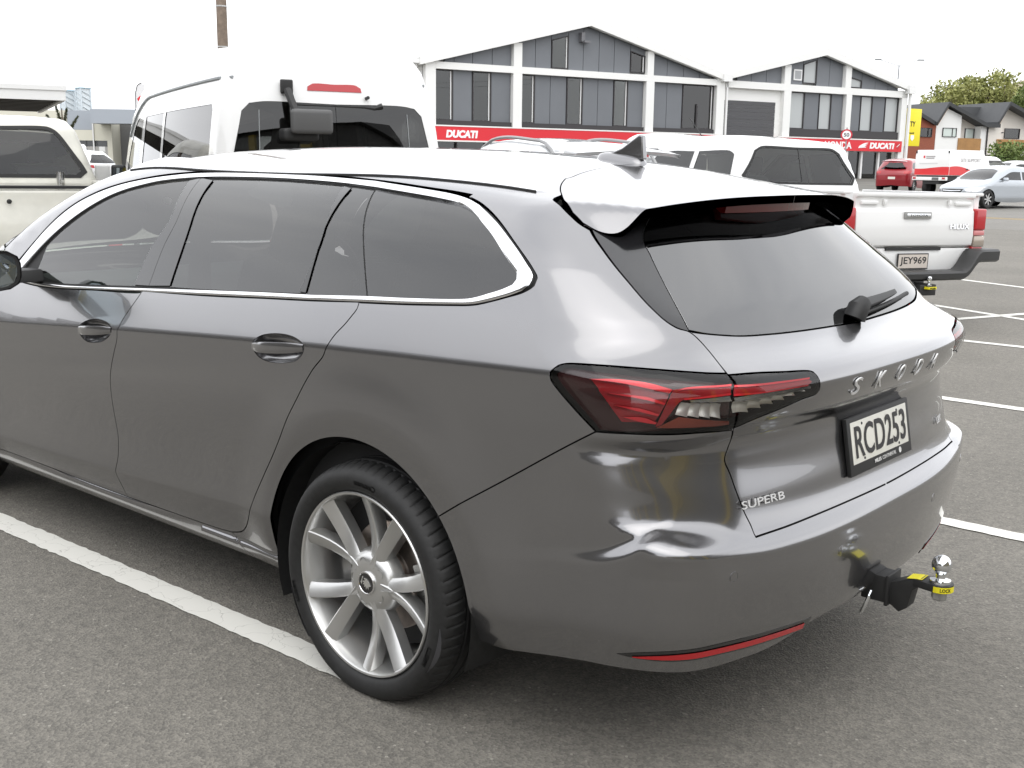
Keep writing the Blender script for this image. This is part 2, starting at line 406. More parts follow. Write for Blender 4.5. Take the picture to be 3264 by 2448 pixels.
def ring_strip(name, skin, outer, inner, m, parent, proud=.004, step=.008, dom='side', mirror=None, closed=False):
    """a moulding between two curves of equal run, raised above the skin"""
    def rs(c, n):
        d = np.r_[0, np.cumsum(np.linalg.norm(np.diff(c, axis=0), axis=1))]; t = np.linspace(0, d[-1], n); return np.column_stack([np.interp(t, d, c[:, i]) for i in range(2)])
    if not isinstance(outer[0], list): outer, inner = [outer], [inner]
    A = []; B = []
    for o_, i_ in zip(outer, inner):
        a = sm(o_, step); b = sm(i_, step); k = max(len(a), len(b)); a = rs(a, k); b = rs(b, k); A += list(a[1:] if A else a); B += list(b[1:] if B else b)
    a = np.array(A); b = np.array(B); n = len(a); proj = skin.side if dom == 'side' else skin.top
    prof = [(0, -.006), (0, proud * .45), (.12, proud * .85), (.3, proud), (.7, proud), (.88, proud * .85), (1, proud * .45), (1, -.006)]
    rows = []
    for w, hgt in prof:
        q = proj(a + (b - a) * w); rows.append(q + skin.normal(q) * hgt)
    k = len(prof); V = np.stack(rows, 1).reshape(-1, 3)
    fs = [(i * k + j, (i + 1) * k + j, (i + 1) * k + j + 1, i * k + j + 1) for i in range(n - 1) for j in range(k - 1)]
    fs += [tuple(range(k)), tuple((n - 1) * k + j for j in range(k))[::-1]]
    outs = []
    for sg in ((1, -1) if mirror == 'copy' else (1,)):
        mb = MB(); mb.add((V * np.array([1, sg, 1.])).tolist(), fs); outs.append(mb.build(name, m, parent, smooth=True, angle=50))
    return outs[0]
# ------------------------------------------------------------------ grey estate: panel lines, (s, z) on its skin or (x, y, z)
T = {
 'top_outer': [(2.0987,1.0483), (2.0371,1.1086), (1.9602,1.1792), (1.8806,1.237), (1.8002,1.2809), (1.7158,1.3128), (1.6298,1.3373), (1.5424,1.3557), (1.4538,1.3693), (1.3697,1.3804), (1.2892,1.3891), (1.2094,1.3949), (1.1384,1.399), (1.0462,1.4012), (.8766,1.4017), (.7117,1.4003), (.5505,1.3977), (.5519,1.3982), (.389,1.3926), (.2435,1.3852), (.0202,1.3691), (-.1065,1.3577), (-.1758,1.3495), (-.2321,1.3356), (-.2956,1.3131), (-.361,1.2824), (-.4449,1.2324), (-.4995,1.193), (-.5172,1.1749), (-.5161,1.1591), (-.4926,1.1425), (-.4548,1.1295), (-.366,1.104), (-.3324,1.0985), (-.2922,1.095), (-.1327,1.0828), (.0428,1.072), (.2368,1.0598)],
 'TOb': [(.2368,1.0598), (.4534,1.047), (.7755,1.0272), (1.1441,1.0067), (1.4561,.9875), (1.7448,.9704), (1.9099,.9673), (2.0494,.9727)],
 'CO': [(2.0928,1.0368), (2.0315,1.1013), (1.9547,1.1725), (1.8745,1.2303), (1.7916,1.2744), (1.7055,1.3063), (1.6186,1.3308), (1.5306,1.3493), (1.4418,1.363), (1.3565,1.3736), (1.2745,1.3818), (1.1949,1.3883), (1.1216,1.3919), (1.0286,1.3942), (.8589,1.3949), (.6941,1.3938), (.5345,1.3918), (.3748,1.387), (.236,1.3818), (.0131,1.3651), (-.113,1.3539), (-.18,1.3438), (-.2349,1.33), (-.2901,1.3092), (-.3515,1.282), (-.4337,1.2354), (-.4904,1.1942), (-.5063,1.1777), (-.506,1.1618), (-.4871,1.1445), (-.4541,1.1312), (-.3653,1.1058), (-.3317,1.1003), (-.2915,1.0968), (-.1319,1.0847), (.0436,1.074), (.2377,1.0618), (.4544,1.0491), (.7766,1.0295), (1.1454,1.0091), (1.4575,.99), (1.7463,.973), (1.9115,.9701), (2.0511,.9755)],
 'CI': [(2.0606,.9995), (1.9994,1.0593), (1.9204,1.1289), (1.8381,1.1876), (1.7539,1.2354), (1.6693,1.2748), (1.5848,1.3067), (1.5004,1.3302), (1.4155,1.3472), (1.3345,1.3611), (1.2525,1.37), (1.1706,1.376), (1.096,1.3798), (1.0024,1.3823), (.8329,1.3834), (.6685,1.3826), (.506,1.3793), (.3475,1.374), (.2066,1.3664), (.0538,1.3547), (-.0752,1.3438), (-.1701,1.3327), (-.2162,1.3207), (-.2629,1.3015), (-.3438,1.2604), (-.4241,1.205), (-.4573,1.1824), (-.4619,1.1685), (-.4542,1.1555), (-.4254,1.1425), (-.3816,1.1282), (-.336,1.1153), (-.2864,1.1093), (-.1261,1.0984), (.0258,1.0903), (.2439,1.075), (.4614,1.063), (.7838,1.043), (1.1508,1.0187), (1.5741,.9913), (1.7519,.9827), (1.8789,.9812), (2.0611,.9919)],
 'FG': [(1.1541,1.3701), (1.2454,1.3659), (1.3269,1.3564), (1.4069,1.3415), (1.491,1.3233), (1.5752,1.2981), (1.6601,1.265), (1.7439,1.2239), (1.8284,1.1755), (1.911,1.1168), (1.9185,1.1094), (1.9319,.9973), (1.8204,.9914), (1.6969,.9948), (1.468,1.0084), (1.2062,1.0254), (1.1791,1.1421), (1.1223,1.2514)],
 'RG': [(1.0238,1.3733), (.8166,1.3753), (.574,1.3748), (.3429,1.3697), (.2936,1.2323), (.3156,1.0774), (.6205,1.0587), (.7873,1.0492), (.9871,1.0398), (.9875,1.227)],
 'DG': [(.2997,1.3644), (.2027,1.3614), (.0374,1.0925), (.284,1.0767), (.2882,1.1602)],
 'QG': [(.1913,1.3616), (.0509,1.3527), (-.0779,1.3419), (-.1696,1.3311), (-.2155,1.3191), (-.2619,1.2999), (-.3434,1.2589), (-.4233,1.2035), (-.4552,1.1816), (-.4591,1.1697), (-.4516,1.1571), (-.4237,1.1442), (-.3799,1.1299), (-.3344,1.1166), (-.2855,1.1114), (-.1251,1.1006), (.0266,1.0922)],
 'pillargap': [(1.1011,1.3792), (1.0756,1.2482), (1.0985,1.1568), (1.1118,1.0299)],
 'divider': [(.3319,1.3699), (.3026,1.0777)],
 'shut_b': [(1.1384,1.0112), (1.1616,.9815), (1.1935,.9431), (1.2183,.9101), (1.2332,.8805), (1.2365,.8776), (1.2413,.8454), (1.264,.8001), (1.2866,.7542), (1.304,.7083), (1.3122,.6519), (1.3125,.5961), (1.3076,.5408), (1.3027,.4967), (1.3065,.4512), (1.3152,.4103), (1.3338,.3654), (1.3344,.3491), (1.3245,.3147), (1.311,.2715)],
 'shut_c': [(2.2665,.2757), (1.9213,.2739), (1.6046,.271), (1.3083,.2696), (.9383,.2758), (.7607,.2801), (.6908,.2852), (.6335,.3019), (.598,.3261), (.5659,.361), (.5371,.3998), (.5062,.4508), (.4532,.5251), (.3964,.5989), (.3574,.6535), (.3092,.7269), (.2665,.7836), (.2277,.8381), (.1916,.8823), (.1501,.922), (.1373,.9469), (.1162,.9799), (.0813,1.0261), (.0837,1.0138), (.0641,1.0379), (.0517,1.0552), (.0497,1.0734)],
 'arch': [(.474,.2022), (.4625,.2851), (.447,.338), (.4145,.3902), (.3989,.438), (.3817,.494), (.3491,.5484), (.3,.6007), (.2427,.6442), (.1818,.6783), (.1113,.7013), (.0452,.7096), (-.0178,.7059), (-.0788,.6939), (-.1261,.6777), (-.1717,.6554), (-.2102,.6299), (-.2421,.6034), (-.2708,.5806), (-.2937,.5486), (-.32,.5054), (-.3433,.4626), (-.3533,.4403), (-.3717,.3826), (-.3833,.329), (-.3836,.286), (-.3747,.2447)],
 'lamp': [(-.6225,.9688), (-.6216,.9774), (-.6279,.985), (-.6404,.9948), (-.659,1.0006), (-.678,1.0026), (-.7653,1.0036), (-.87,.9999), (-.9401,.9957), (-.9868,.9926), (-1.0248,.9907), (-1.0267,.988), (-1.0962,.9873), (-1.1953,.9822), (-1.2819,.9764), (-1.2948,.972), (-1.3003,.9614), (-1.3033,.9452), (-1.3063,.9296), (-1.3002,.9226), (-1.2496,.9155), (-1.1723,.9002), (-1.1023,.8856), (-1.0447,.8689), (-1.0463,.8632), (-.9688,.8658), (-.907,.864), (-.7901,.8624), (-.7413,.8607), (-.625,.9606), (-.622,.9701)],
 'gate': [(-.3057,1.3901), (-.3338,1.3779), (-.3674,1.3651), (-.4026,1.3528), (-.4424,1.3391), (-.4892,1.3149), (-.5261,1.2943), (-.6478,1.2367), (-.7639,1.1743), (-.8482,1.1198), (-.895,1.0908), (-.9272,1.0765), (-.9637,1.0678), (-.9918,1.0494), (-1.0129,1.025), (-1.0216,1.0012), (-1.0267,.988), (-1.0337,.9705), (-1.0423,.8692), (-1.0591,.8349), (-1.0524,.8089), (-1.0444,.7885), (-1.0594,.756), (-1.0742,.7168), (-1.0953,.6685), (-1.1119,.6329), (-1.1152,.6123), (-1.2323,.6135), (-1.3733,.6159), (-1.5255,.617), (-1.7028,.6161), (-1.8624,.6149), (-1.9933,.6163), (-2.1098,.6236), (-2.2328,.649), (-2.3014,.6732), (-2.3527,.7115)],
 'winbot': [(-.9646,1.0693), (-1.0299,1.0598), (-1.1576,1.0494), (-1.3123,1.0449), (-1.4461,1.0419), (-1.5983,1.0394), (-1.7765,1.0361), (-2.0075,1.0375), (-2.1649,1.0379), (-2.2869,1.0416), (-2.3933,1.0448)],
 'split': [(-.9912,1.3396), (-.7898,1.3038), (-.7737,1.2793), (-.7792,1.2655), (-.8026,1.2483), (-.8347,1.2278), (-.8785,1.1895), (-.9167,1.1457), (-.9449,1.1045), (-.9643,1.07)],
 'gcrease': [(-1.3076,.9657), (-1.4394,.9652), (-1.6035,.9655), (-1.8014,.9653), (-1.984,.9671), (-2.1132,.9692)],
 'shelf': [(-1.1319,.5876), (-1.1578,.573), (-1.1915,.5617), (-1.2381,.5551), (-1.3252,.5526), (-1.4689,.5549), (-1.6439,.555), (-1.8539,.5497), (-2.0498,.5457), (-2.2349,.5453)],
 'facet': [(-.8581,.8325), (-1.0448,.7867), (-.8581,.8325), (-.8805,.7459), (-.9082,.6447), (-.8795,.6337), (-.8496,.6172), (-.8194,.5919), (-.7858,.5754), (-.6694,.5483), (-.5325,.5237), (-.3487,.4905), (-.9082,.6447), (-.959,.6272), (-1.0066,.6092), (-1.0965,.5713)],
 'lowc': [(-.3938,.3482), (-.5294,.3646), (-.6709,.388), (-.7899,.4083), (-.8886,.4124), (-.9913,.4065), (-1.1296,.3959), (-1.1825,.4055), (-1.3046,.4006), (-1.4462,.3947), (-1.6216,.3853), (-1.8373,.3709), (-2.1449,.3465)],
 'bottom': [(-.3747,.2447), (-.4451,.2503), (-.5476,.2682), (-.6525,.2831), (-.737,.2953), (-.8238,.3019), (-.9366,.2966), (-1.0285,.2919), (-1.1258,.2943), (-1.325,.2811), (-1.366,.2945), (-1.3634,.327), (-1.4776,.3466), (-1.675,.3296), (-1.8903,.3263)],
 'crease': [(2.1183,.807), (1.7962,.8324), (1.5245,.8552), (1.2344,.8778), (.9893,.893), (.7222,.9111), (.4798,.9259), (.2243,.941), (.0538,.9525), (.1337,.9452), (-.0614,.9559), (-.284,.9632), (-.4832,.971), (-.6209,.9763)],
 'doorlow': [(2.2183,.3396), (1.3338,.3654), (.5413,.3988), (.4078,.412)],
 'handle_f': [(1.5057,.8461), (1.4981,.8634), (1.4668,.881), (1.4061,.895), (1.3404,.8969), (1.2923,.8883), (1.2739,.8762), (1.281,.8569), (1.3092,.8377), (1.3424,.8242), (1.3969,.8142), (1.446,.8124), (1.4778,.8215), (1.495,.8334)],
 'handle_r': [(.4754,.9183), (.4623,.9332), (.433,.9474), (.3763,.9584), (.3178,.9613), (.2722,.9566), (.2394,.9456), (.2306,.9338), (.2416,.9129), (.2668,.8944), (.3172,.8814), (.3758,.8751), (.4205,.8771), (.4503,.8857), (.4686,.9008)],
 'reflector': [(-.8379,.3493), (-.9272,.3612), (-1.0015,.3614), (-.9332,.3584), (-1.0537,.35), (-1.2093,.3449), (-1.3398,.3394), (-1.3529,.3437), (-1.3616,.3252), (-1.2257,.3206), (-1.1097,.3265), (-.9948,.3328), (-.9368,.334), (-.8945,.3388)],
 'lampred': [(-.7142,.9751), (-.7718,.9825), (-.8444,.9804), (-.9007,.9663), (-.9184,.9665), (-1.0316,.9724), (-1.0254,.9513), (-.9213,.9413), (-.9074,.927), (-.8656,.8762), (-.7921,.8828)],
 'lampbar2': [(-1.0361,.9736), (-1.1487,.9721), (-1.2793,.965), (-1.2845,.9559), (-1.269,.9448), (-1.1391,.9481), (-1.0336,.9478)],
 'lampwhite': [(-.9259,.9367), (-1.0237,.9453), (-1.0341,.8869), (-.9085,.9018)],
 'lampwhite2': [(-1.0371,.9285), (-1.1421,.933), (-1.2647,.9403), (-1.2759,.9285), (-1.151,.9113), (-1.0436,.8929)],
 'brakelight': [(-1.6581,1.3512), (-1.8273,1.3517), (-.5498,1.3326), (-2.0868,1.3313), (-1.778,1.334), (-1.6326,1.3375)],
 'top_outer_3': [(2.099,.818,1.048), (2.037,.794,1.109), (1.96,.765,1.179), (1.881,.739,1.237), (1.8,.716,1.281), (1.716,.697,1.313), (1.63,.681,1.337), (1.542,.668,1.356), (1.454,.657,1.369), (1.37,.645,1.38), (1.289,.633,1.389), (1.209,.622,1.395), (1.138,.613,1.399), (1.046,.607,1.401), (.877,.603,1.402), (.712,.603,1.4), (.551,.609,1.398), (.552,.607,1.398), (.389,.622,1.393), (.243,.638,1.385), (.02,.661,1.369), (-.106,.67,1.358), (-.176,.677,1.35), (-.232,.696,1.336), (-.296,.725,1.313), (-.361,.757,1.282), (-.445,.795,1.232), (-.5,.813,1.193), (-.517,.821,1.175), (-.516,.829,1.159), (-.493,.837,1.142), (-.455,.843,1.13), (-.366,.855,1.104), (-.332,.858,1.099), (-.292,.86,1.095), (-.133,.866,1.083), (.043,.869,1.072), (.237,.869,1.06)],
 'spoilfront_3': [(-.306,.457,1.39), (-.307,.435,1.393), (-.293,.376,1.403), (-.277,.285,1.415), (-.267,.198,1.423), (-.247,.079,1.43), (-.203,-.134,1.434)],
 'lip_3': [(-.576,.729,1.298), (-.581,.673,1.311), (-.59,.605,1.325), (-.606,.531,1.336), (-.617,.479,1.342), (-.623,.42,1.349), (-.643,.306,1.357), (-.661,.179,1.361), (-.669,.024,1.362), (-.649,-.198,1.362), (-.655,-.389,1.359), (-.685,-.396,1.355)],
 'gate_3': [(-.306,.457,1.39), (-.334,.508,1.378), (-.367,.554,1.365), (-.403,.593,1.353), (-.442,.63,1.339), (-.489,.657,1.315), (-.526,.664,1.294), (-.607,.685,1.237), (-.687,.701,1.174), (-.757,.705,1.12), (-.795,.697,1.091), (-.815,.682,1.077), (-.832,.659,1.068), (-.853,.649,1.049), (-.885,.652,1.025), (-.927,.673,1.001), (-.949,.683,.988), (-.969,.688,.971), (-.963,.674,.869), (-.942,.642,.835), (-.935,.645,.809), (-.935,.653,.789), (-.946,.644,.756), (-.96,.636,.717), (-.974,.621,.668), (-.991,.611,.633), (-1.009,.616,.612), (-1.019,.498,.614), (-1.031,.362,.616), (-1.041,.21,.617), (-1.048,.033,.616), (-1.047,-.127,.615), (-1.039,-.258,.616), (-1.026,-.374,.624), (-1.001,-.497,.649), (-.983,-.566,.673), (-.965,-.617,.712)],
 'letters_3': [(-1.055,.26,.916), (-1.061,.132,.919), (-1.063,.002,.92), (-1.062,-.12,.921), (-1.058,-.237,.921)],
 'superb_3': [(-.97,.63,.674), (-.995,.488,.675), (-.993,.482,.69), (-.966,.631,.691)],
 'plate_3': [(-.999,.177,.802), (-1.,-.168,.798), (-1.018,-.172,.696), (-1.018,.18,.698)],
 'plateframe_3': [(-.998,.195,.816), (-.999,-.19,.802), (-1.022,-.176,.679), (-1.02,.197,.682)],
 'sensor_3': [(-1.,.701,.542)],
 'wiper_3': [(-.917,.019,1.058), (-.94,.023,1.036), (-.934,-.053,1.041), (-.901,-.35,1.06), (-.893,-.381,1.065), (-.881,-.444,1.069), (-.874,-.437,1.08), (-.892,-.119,1.091), (-.905,-.053,1.074)],
}
WT=[(-1.2,.83),(-.9,.872),(-.6,.896),(-.3,.906),(.1,.911),(.6,.906),(1.2,.902),(2.,.900),(2.84,.905),(3.3,.88),(3.7,.82)]
ZC=[(-1.2,.985),(-.615,.975),(-.28,.963),(.06,.95),(.48,.926),(.99,.893),(1.52,.857),(2.12,.815),(3.4,.76)]   # shoulder crease height
ZB=[(-.8,1.09),(-.2,1.08),(.07,1.072),(.6,1.045),(1.12,1.02),(2.,1.005),(3.5,.95)]  # belt
ZL=[(-1,.42),(.55,.40),(1.35,.366),(2.25,.338),(3.6,.33)]      # lower door crease
ZR=[(-1.3,1.215),(-.74,1.361),(-.45,1.409),(-.25,1.438),(.06,1.467),(.6,1.487),(1.1,1.490),(1.5,1.470),(1.8,1.41),(2.0,1.335),(2.3,1.19),(2.6,1.055),(2.8,1.0),(3.1,.965),(3.5,.88),(3.7,.78),(3.8,.66)]
XC=[(.20,-.97),(.30,-1.025),(.36,-1.052),(.44,-1.068),(.55,-1.078),(.585,-1.075),(.62,-1.045),(.645,-1.033),(.70,-1.020),(.78,-1.004),(.835,-1.006),(.875,-1.04),(.917,-1.0617),(.955,-1.068),(.975,-1.055),(1.03,-.948),(1.10,-.885),(1.345,-.63),(1.5,-.47)]
ZCR=[(-1.1,.70),(-.95,.66),(-.882,.634),(-.843,.605),(-.784,.575),(-.666,.55),(-.35,.495),(0,.45)]
TT=[(-1.1,.26),(-1.0,.17),(-.93,.115),(-.88,.085),(-.83,.058),(-.75,.024),(-.65,.009),(-.5,.003),(-.35,.001),(-.2,0),(0,0)]
ZLB=[(-1.1,.39),(-.875,.402),(-.785,.402),(-.66,.387),(-.53,.365),(-.395,.349),(0,.32)]
def yside(x,z):
    zc=interp(ZC,x);zb=interp(ZB,x);zl=interp(ZL,x)
    w=interp(WT,x)
    # fade of door sculpture toward rear bumper
    dr=sst(-.35,.35,x)*1.0
    y=w+.0*z
    y=y-hinge(.62-z,0,.0,.05)
    # slopes relative: start at crease level and go down
    d=zc-z
    # below crease: going down
    y=y-(hinge(-z,-(zc-.16),.075*dr+.02,.03)) # starts turning in below zc-.16
    y=y+(hinge(-z,-.50,.105*dr+.02,.035))     # scoop flattens
    y=y-(hinge(-z,-zl,.22*dr+.10,.004+.03*(1-dr)))        # lower crease
    y=y+.011*(1-sst(.258,.276,z))*dr-(hinge(-z,-.238,.6,.008))
    # corner groove of the rear bumper
    zcr=interp(ZCR,x)
    tt=.38*np.maximum(interp(TT,x),0)
    m=sst(zcr-.014,zcr+.030+.45*tt,z)*(1-.65*sst(.68,.82,z))*(1-sst(.80,.862,z))
    y=y-m*tt
    # lower bumper crease
    y=y-hinge(-z,-interp(ZLB,x),.30*(1-dr),.008)
    # above crease
    slope_up=.34+.0*x
    y=y-hinge(z,zc,slope_up,.0035)
    y=y-hinge(z,zb,.075,.01)
    y=y-hinge(z,1.26,.24,.05)
    return y
def archflare(x,z,cx=0.0):
    r=np.hypot(x-cx,z-.315)
    f=.014*(1-sst(.43,.66,r))-hinge(-r,-.470,.16,.004)
    return f*sst(.2,.3,z)
def xrear(y,z):
    dz=interp([(0,0),(.5,0),(.6,.003),(.7,.014),(.8,.03),(.9,.045)],np.abs(y))
    xc=interp(XC,z-dz*(1-sst(.70,.85,z)))
    k=interp([(.2,.24),(.6,.19),(.95,.21),(1.05,.22),(1.3,.42),(1.5,.5)],z)
    m2=sst(.59,.67,z)*(1-sst(.80,.86,z))
    return xc+k*np.abs(y)**2.6+m2*hinge(np.abs(y),.66,.42,.02)
def ztop(x,y):
    zr=interp(ZR,x)
    cr=interp([(-.8,.045),(0,.07),(1,.085),(1.7,.05),(2.4,.045),(3.0,.05),(3.8,.10)],x)
    return zr-cr*np.abs(y/.6)**2.3

def F_estate(P):
    x, y, z = P[..., 0], np.abs(P[..., 1]), P[..., 2]
    a = yside(x, z) + np.maximum(archflare(x, z), archflare(x, z, 2.841)) - y
    b = x - xrear(y, z)
    rho = np.interp(z, [.2, .5, .55, .58, .61, .64, .79, .81, .84, .87, .95, 1.05, 1.2, 1.5], [.12, .12, .118, .105, .085, .07, .07, .09, .15, .20, .26, .22, .12, .10])
    s = pn(a, b, rho); s = pn(s, 3.77 - .35 * np.abs(y / .8) ** 2.5 - x, .2)
    c = (ztop(x, y) - z) * .9
    return pn(s, c, interp([(-.9, .05), (-.5, .07), (0, .085), (1.5, .08), (2.4, .05), (3.7, .06)], x))
ES = Skin(F_estate)
def ridge_s(z, s0, s1, n=160):
    S = np.linspace(s0, s1, n); N = ES.normal(ES.side(np.column_stack([S, np.full(n, z)]))); return float(S[np.argmax(np.linalg.norm(np.diff(N, axis=0), axis=1))])
def ridge_z(s, z0, z1, n=120):
    Z = np.linspace(z0, z1, n); N = ES.normal(ES.side(np.column_stack([np.full(n, s), Z]))); d = np.diff(N[:, 2]); return float(Z[np.argmin(np.where(d < 0, d, 0))]) if (d < 0).any() else None
def build_estate():
    car = empty('estate_car', label='dark grey metallic estate car in the foreground, tow ball at its rear', cat='car')
    SC = ES.scen
    TO, TOb, GT, LP = T['top_outer'], T['TOb'], T['gate'], T['lamp']
    TOp = [p for i, p in enumerate(TO) if i != 17]
    iseam = min(range(len(TOp)), key=lambda i: abs(TOp[i][0] + .1758) + abs(TOp[i][1] - 1.3495))
    ibot = min(range(20, len(TOp)), key=lambda i: abs(TOp[i][0] - .0497) + abs(TOp[i][1] - 1.0734))
    seam = [TOp[iseam], (-.25, 1.3515), (-.33, 1.353), GT[3]]
    archc = [(.035 + .408 * math.cos(a), .303 + .408 * math.sin(a)) for a in np.linspace(R(-9), R(188), 46)]
    bc_arch = min(range(46), key=lambda i: abs(archc[i][0] + .2708) + abs(archc[i][1] - .5806))
    SB = T['shut_b']; SCV = [p for i, p in enumerate(T['shut_c']) if i != 22]
    crease = T['crease'][:9] + T['crease'][10:]; dl = T['doorlow']
    belt = TOb[1:][::-1] + TOp[ibot:][::-1]           # front to rear along the belt
    belt = sorted([(2.2, .985)] + TOb + TOp[ibot - 1:], key=lambda p: -p[0])
    topB = min(belt, key=lambda p: abs(p[0] - SB[0][0])); topC = SCV[-1]
    bf = [p for p in belt if p[0] >= SB[0][0]] + [SB[0]]
    br = [SB[0]] + [p for p in belt if SB[0][0] > p[0] > topC[0]] + [topC]
    ft = [(1, 0)]
    # doors
    bott_f = [(2.36, .276), (2.27, .2757), (1.92, .2739), (1.60, .271), SB[-1]]
    bott_r = [SB[-1]] + SCV[4:7]
    crf = [(p[0], p[1]) for p in crease]; fe = [(crf, True), (dl, True)]
    door_f = [bf, SB, bott_f[::-1], [(2.36, .276), (2.42, .40), (2.43, .62), (2.40, .80), (2.33, .93), belt[0]]]
    hf, hr = T['handle_f'], T['handle_r']
    hf = hf + hf[:1]; hr = hr + hr[:1]
    fd = panel('front_door', ES, door_f, PAINT, car, holes=[[hf]], feats=fe, mirror='copy')
    rd = panel('rear_door', ES, [br, SCV[6:][::-1], bott_r[::-1], SB[::-1]], PAINT, car, holes=[[hr]], feats=fe, mirror='copy')
    sill_top = [(2.36, .276)] + bott_f[1:] + SCV[4:7]
    q0 = SCV[6]
    panel('side_sill', ES, [sill_top, [q0, (.60, .215)], ([(.60, .215), (1.2, .213), (2.3, .215), (2.42, .22)]), [(2.42, .22), (2.36, .276)]], PAINT, car, gap=.001, h=.02, mirror='copy')
    # rear quarter: belt, around the quarter glass, roof seam, tailgate edge, lamp, bumper joint, arch, sill
    lamp_tip = LP[0]; lampA = LP[:11]; iL = 28
    quarter = [TOp[iseam:ibot + 1][::-1] + [], (seam, 0), GT[3:16] + [LP[10]], LP[:11][::-1], [LP[0], LP[29], LP[28]], [LP[28], archc[bc_arch]], archc[:bc_arch + 1][::-1],
               [archc[0], (.43, .212), (.60, .215)], [(.60, .215), q0], SCV[6:], [SCV[-1], TOp[ibot]]]
    panel('quarter_panel', ES, quarter, PAINT, car, feats=[(crf, True), (dl[-1:] + [(.30, .42)], True)] if False else [(crf, True)], mirror='copy')
    # rear bumper
    gl = GT[18:27]; gb = GT[26:31]
    bot = [archc[-1], (-.375, .245)] + T['bottom'][1:9] + [(-1.22, .297), (-1.32, .315), (-1.40, .335), (-1.55, .335), (SC, .333)]
    gbc = [GT[26], GT[27], GT[28], GT[29], (SC, .6161)]
    facet = T['facet']
    bump = [archc[bc_arch:], bot, ([(SC, .333), (SC, .45), (SC, .6161)], 0), gbc[::-1], gl[::-1], [GT[18], LP[24]], LP[24:29], [LP[28], archc[bc_arch]]]
    fl = [(ridge_s(z, -.98, -.70), z) for z in np.linspace(.645, .815, 18)]
    cl = [(s_, ridge_z(s_, interp(ZCR, max(s_, -.9)) - .05, interp(ZCR, max(s_, -.9)) + .05)) for s_ in np.linspace(-.36, -.86, 22)]
    bfe = [(fl, False), (cl, True), ([facet[0], facet[3], facet[4]], False), ([facet[4]] + facet[5:12], True), ([facet[4]] + facet[13:16] + T['shelf'][3:7], True), (T['lowc'][:11], True), ([facet[0], facet[1]], True)]
    panel('rear_bumper', ES, bump, PAINT, car, h=.011, step=.006, feats=bfe, mirror='join', featw=(0, .0025, .005, .008, .012, .017))
    # tailgate skin below the glass
    wb = [(p[0], p[1]) for p in T['winbot']]; wbh = [GT[12]] + [p for p in wb if p[0] > SC + .05][1:] + [(SC, wb[6][1] + .001)]
    lamp_in = LP[11:25]
    gate = [wbh, ([(SC, wb[6][1] + .001), (SC, .8), (SC, .6161)], 0), gbc[::-1], gl[::-1][:-1] + [LP[23]], LP[11:24][::-1], [LP[11]] + GT[12:16][::-1]]
    gcr = [(-1.02, .967), (-1.1, .966), (-1.28, .966), (-1.5, .966), (SC, .966)]
    hz = lambda z: ([(-1.04, z), (SC, z)], True)
    panel('tailgate', ES, gate, PAINT, car, h=.011, step=.006, feats=[(gcr, True), hz(.955), hz(.895), hz(.86), hz(.64)], mirror='join')
    # rear screen, gloss black side fins
    sp_ = T['split']; sp2 = [(-.82, 1.322), (-.79, 1.302)] + sp_[2:]
    wtop = [(SC, 1.332), (-1.3, 1.330), (-1.0, 1.326), (-.82, 1.322)]
    panel('rear_window', ES, [sp2, [sp2[-1]] + wbh[1:], ([(SC, wb[6][1]), (SC, 1.332)], 0), wtop], GLASS_R, car, gap=.003, flange=.004, mirror='join', off=-.002, h=.03)
    fin = [GT[6:13], [GT[12], sp2[-1]], sp2[::-1], [sp2[0], (-.70, 1.315), (-.60, 1.303), GT[6]]]
    panel('pillar_fin', ES, fin, BLACKGLOSS, car, gap=.002, flange=.008, off=-.001, h=.02, mirror='copy')
    # window surround: rubber, chrome, glass, gloss black posts
    dlo = TOp + TOb[1:] + [(2.13, .985), TOp[0]]
    CO, CI = T['CO'], T['CI']
    FG, RG, DG, QG = T['FG'], T['RG'], T['DG'], T['QG']
    panel('window_seal', ES, auto(dlo), RUBBER, car, gap=.001, flange=0, off=-.007, h=.02, holes=[auto(FG), auto(RG), auto(DG), auto(QG)], mirror='copy', hole_flange=False)
    for nm, q, gm in (('front_door_window', FG, GLASS_F), ('rear_door_window', RG, GLASS_P), ('rear_door_quarter_window', DG, GLASS_P), ('quarter_window', QG, GLASS_P)):
        panel(nm, ES, auto(q), gm, car, gap=-.002, flange=0, off=-.006, h=.04, mirror='copy')
    pg = T['pillargap']
    panel('pillar_cover', ES, [[FG[15], FG[16], FG[17], FG[0]], [FG[0], pg[0]], pg, [pg[-1], FG[15]]], BLACKGLOSS, car, gap=.0012, flange=.006, off=-.002, h=.02, mirror='copy')
    panel('pillar_cover', ES, [[pg[0], RG[0]], [RG[0], RG[9], RG[8]], [RG[8], pg[-1]], pg[::-1]], BLACKGLOSS, car, gap=.0012, flange=.006, off=-.002, h=.02, mirror='copy')
    panel('window_divider', ES, [[RG[3], RG[4], RG[5]], [RG[5], DG[3]], [DG[3], DG[4], DG[0]], [DG[0], RG[3]]], BLACKGLOSS, car, gap=.002, flange=.006, off=-.002, h=.02, mirror='copy')
    # satin bright window mouldings, one length per door and one round the quarter glass
    ring_strip('window_moulding', ES, CO[0:13], CI[0:13], CHROME, car, mirror='copy')
    ring_strip('window_moulding', ES, CO[12:19], CI[12:19], CHROME, car, mirror='copy')
    ring_strip('quarter_window_moulding', ES, [CO[18:23], CO[22:27], CO[26:30], CO[29:37]], [CI[18:24], CI[23:27], CI[26:29], CI[28:36]], CHROME, car, proud=.005, mirror='copy')
    ring_strip('belt_moulding', ES, CO[36:40], CI[35:39], CHROME, car, mirror='copy')
    ring_strip('belt_moulding', ES, CO[39:], CI[38:], CHROME, car, mirror='copy')
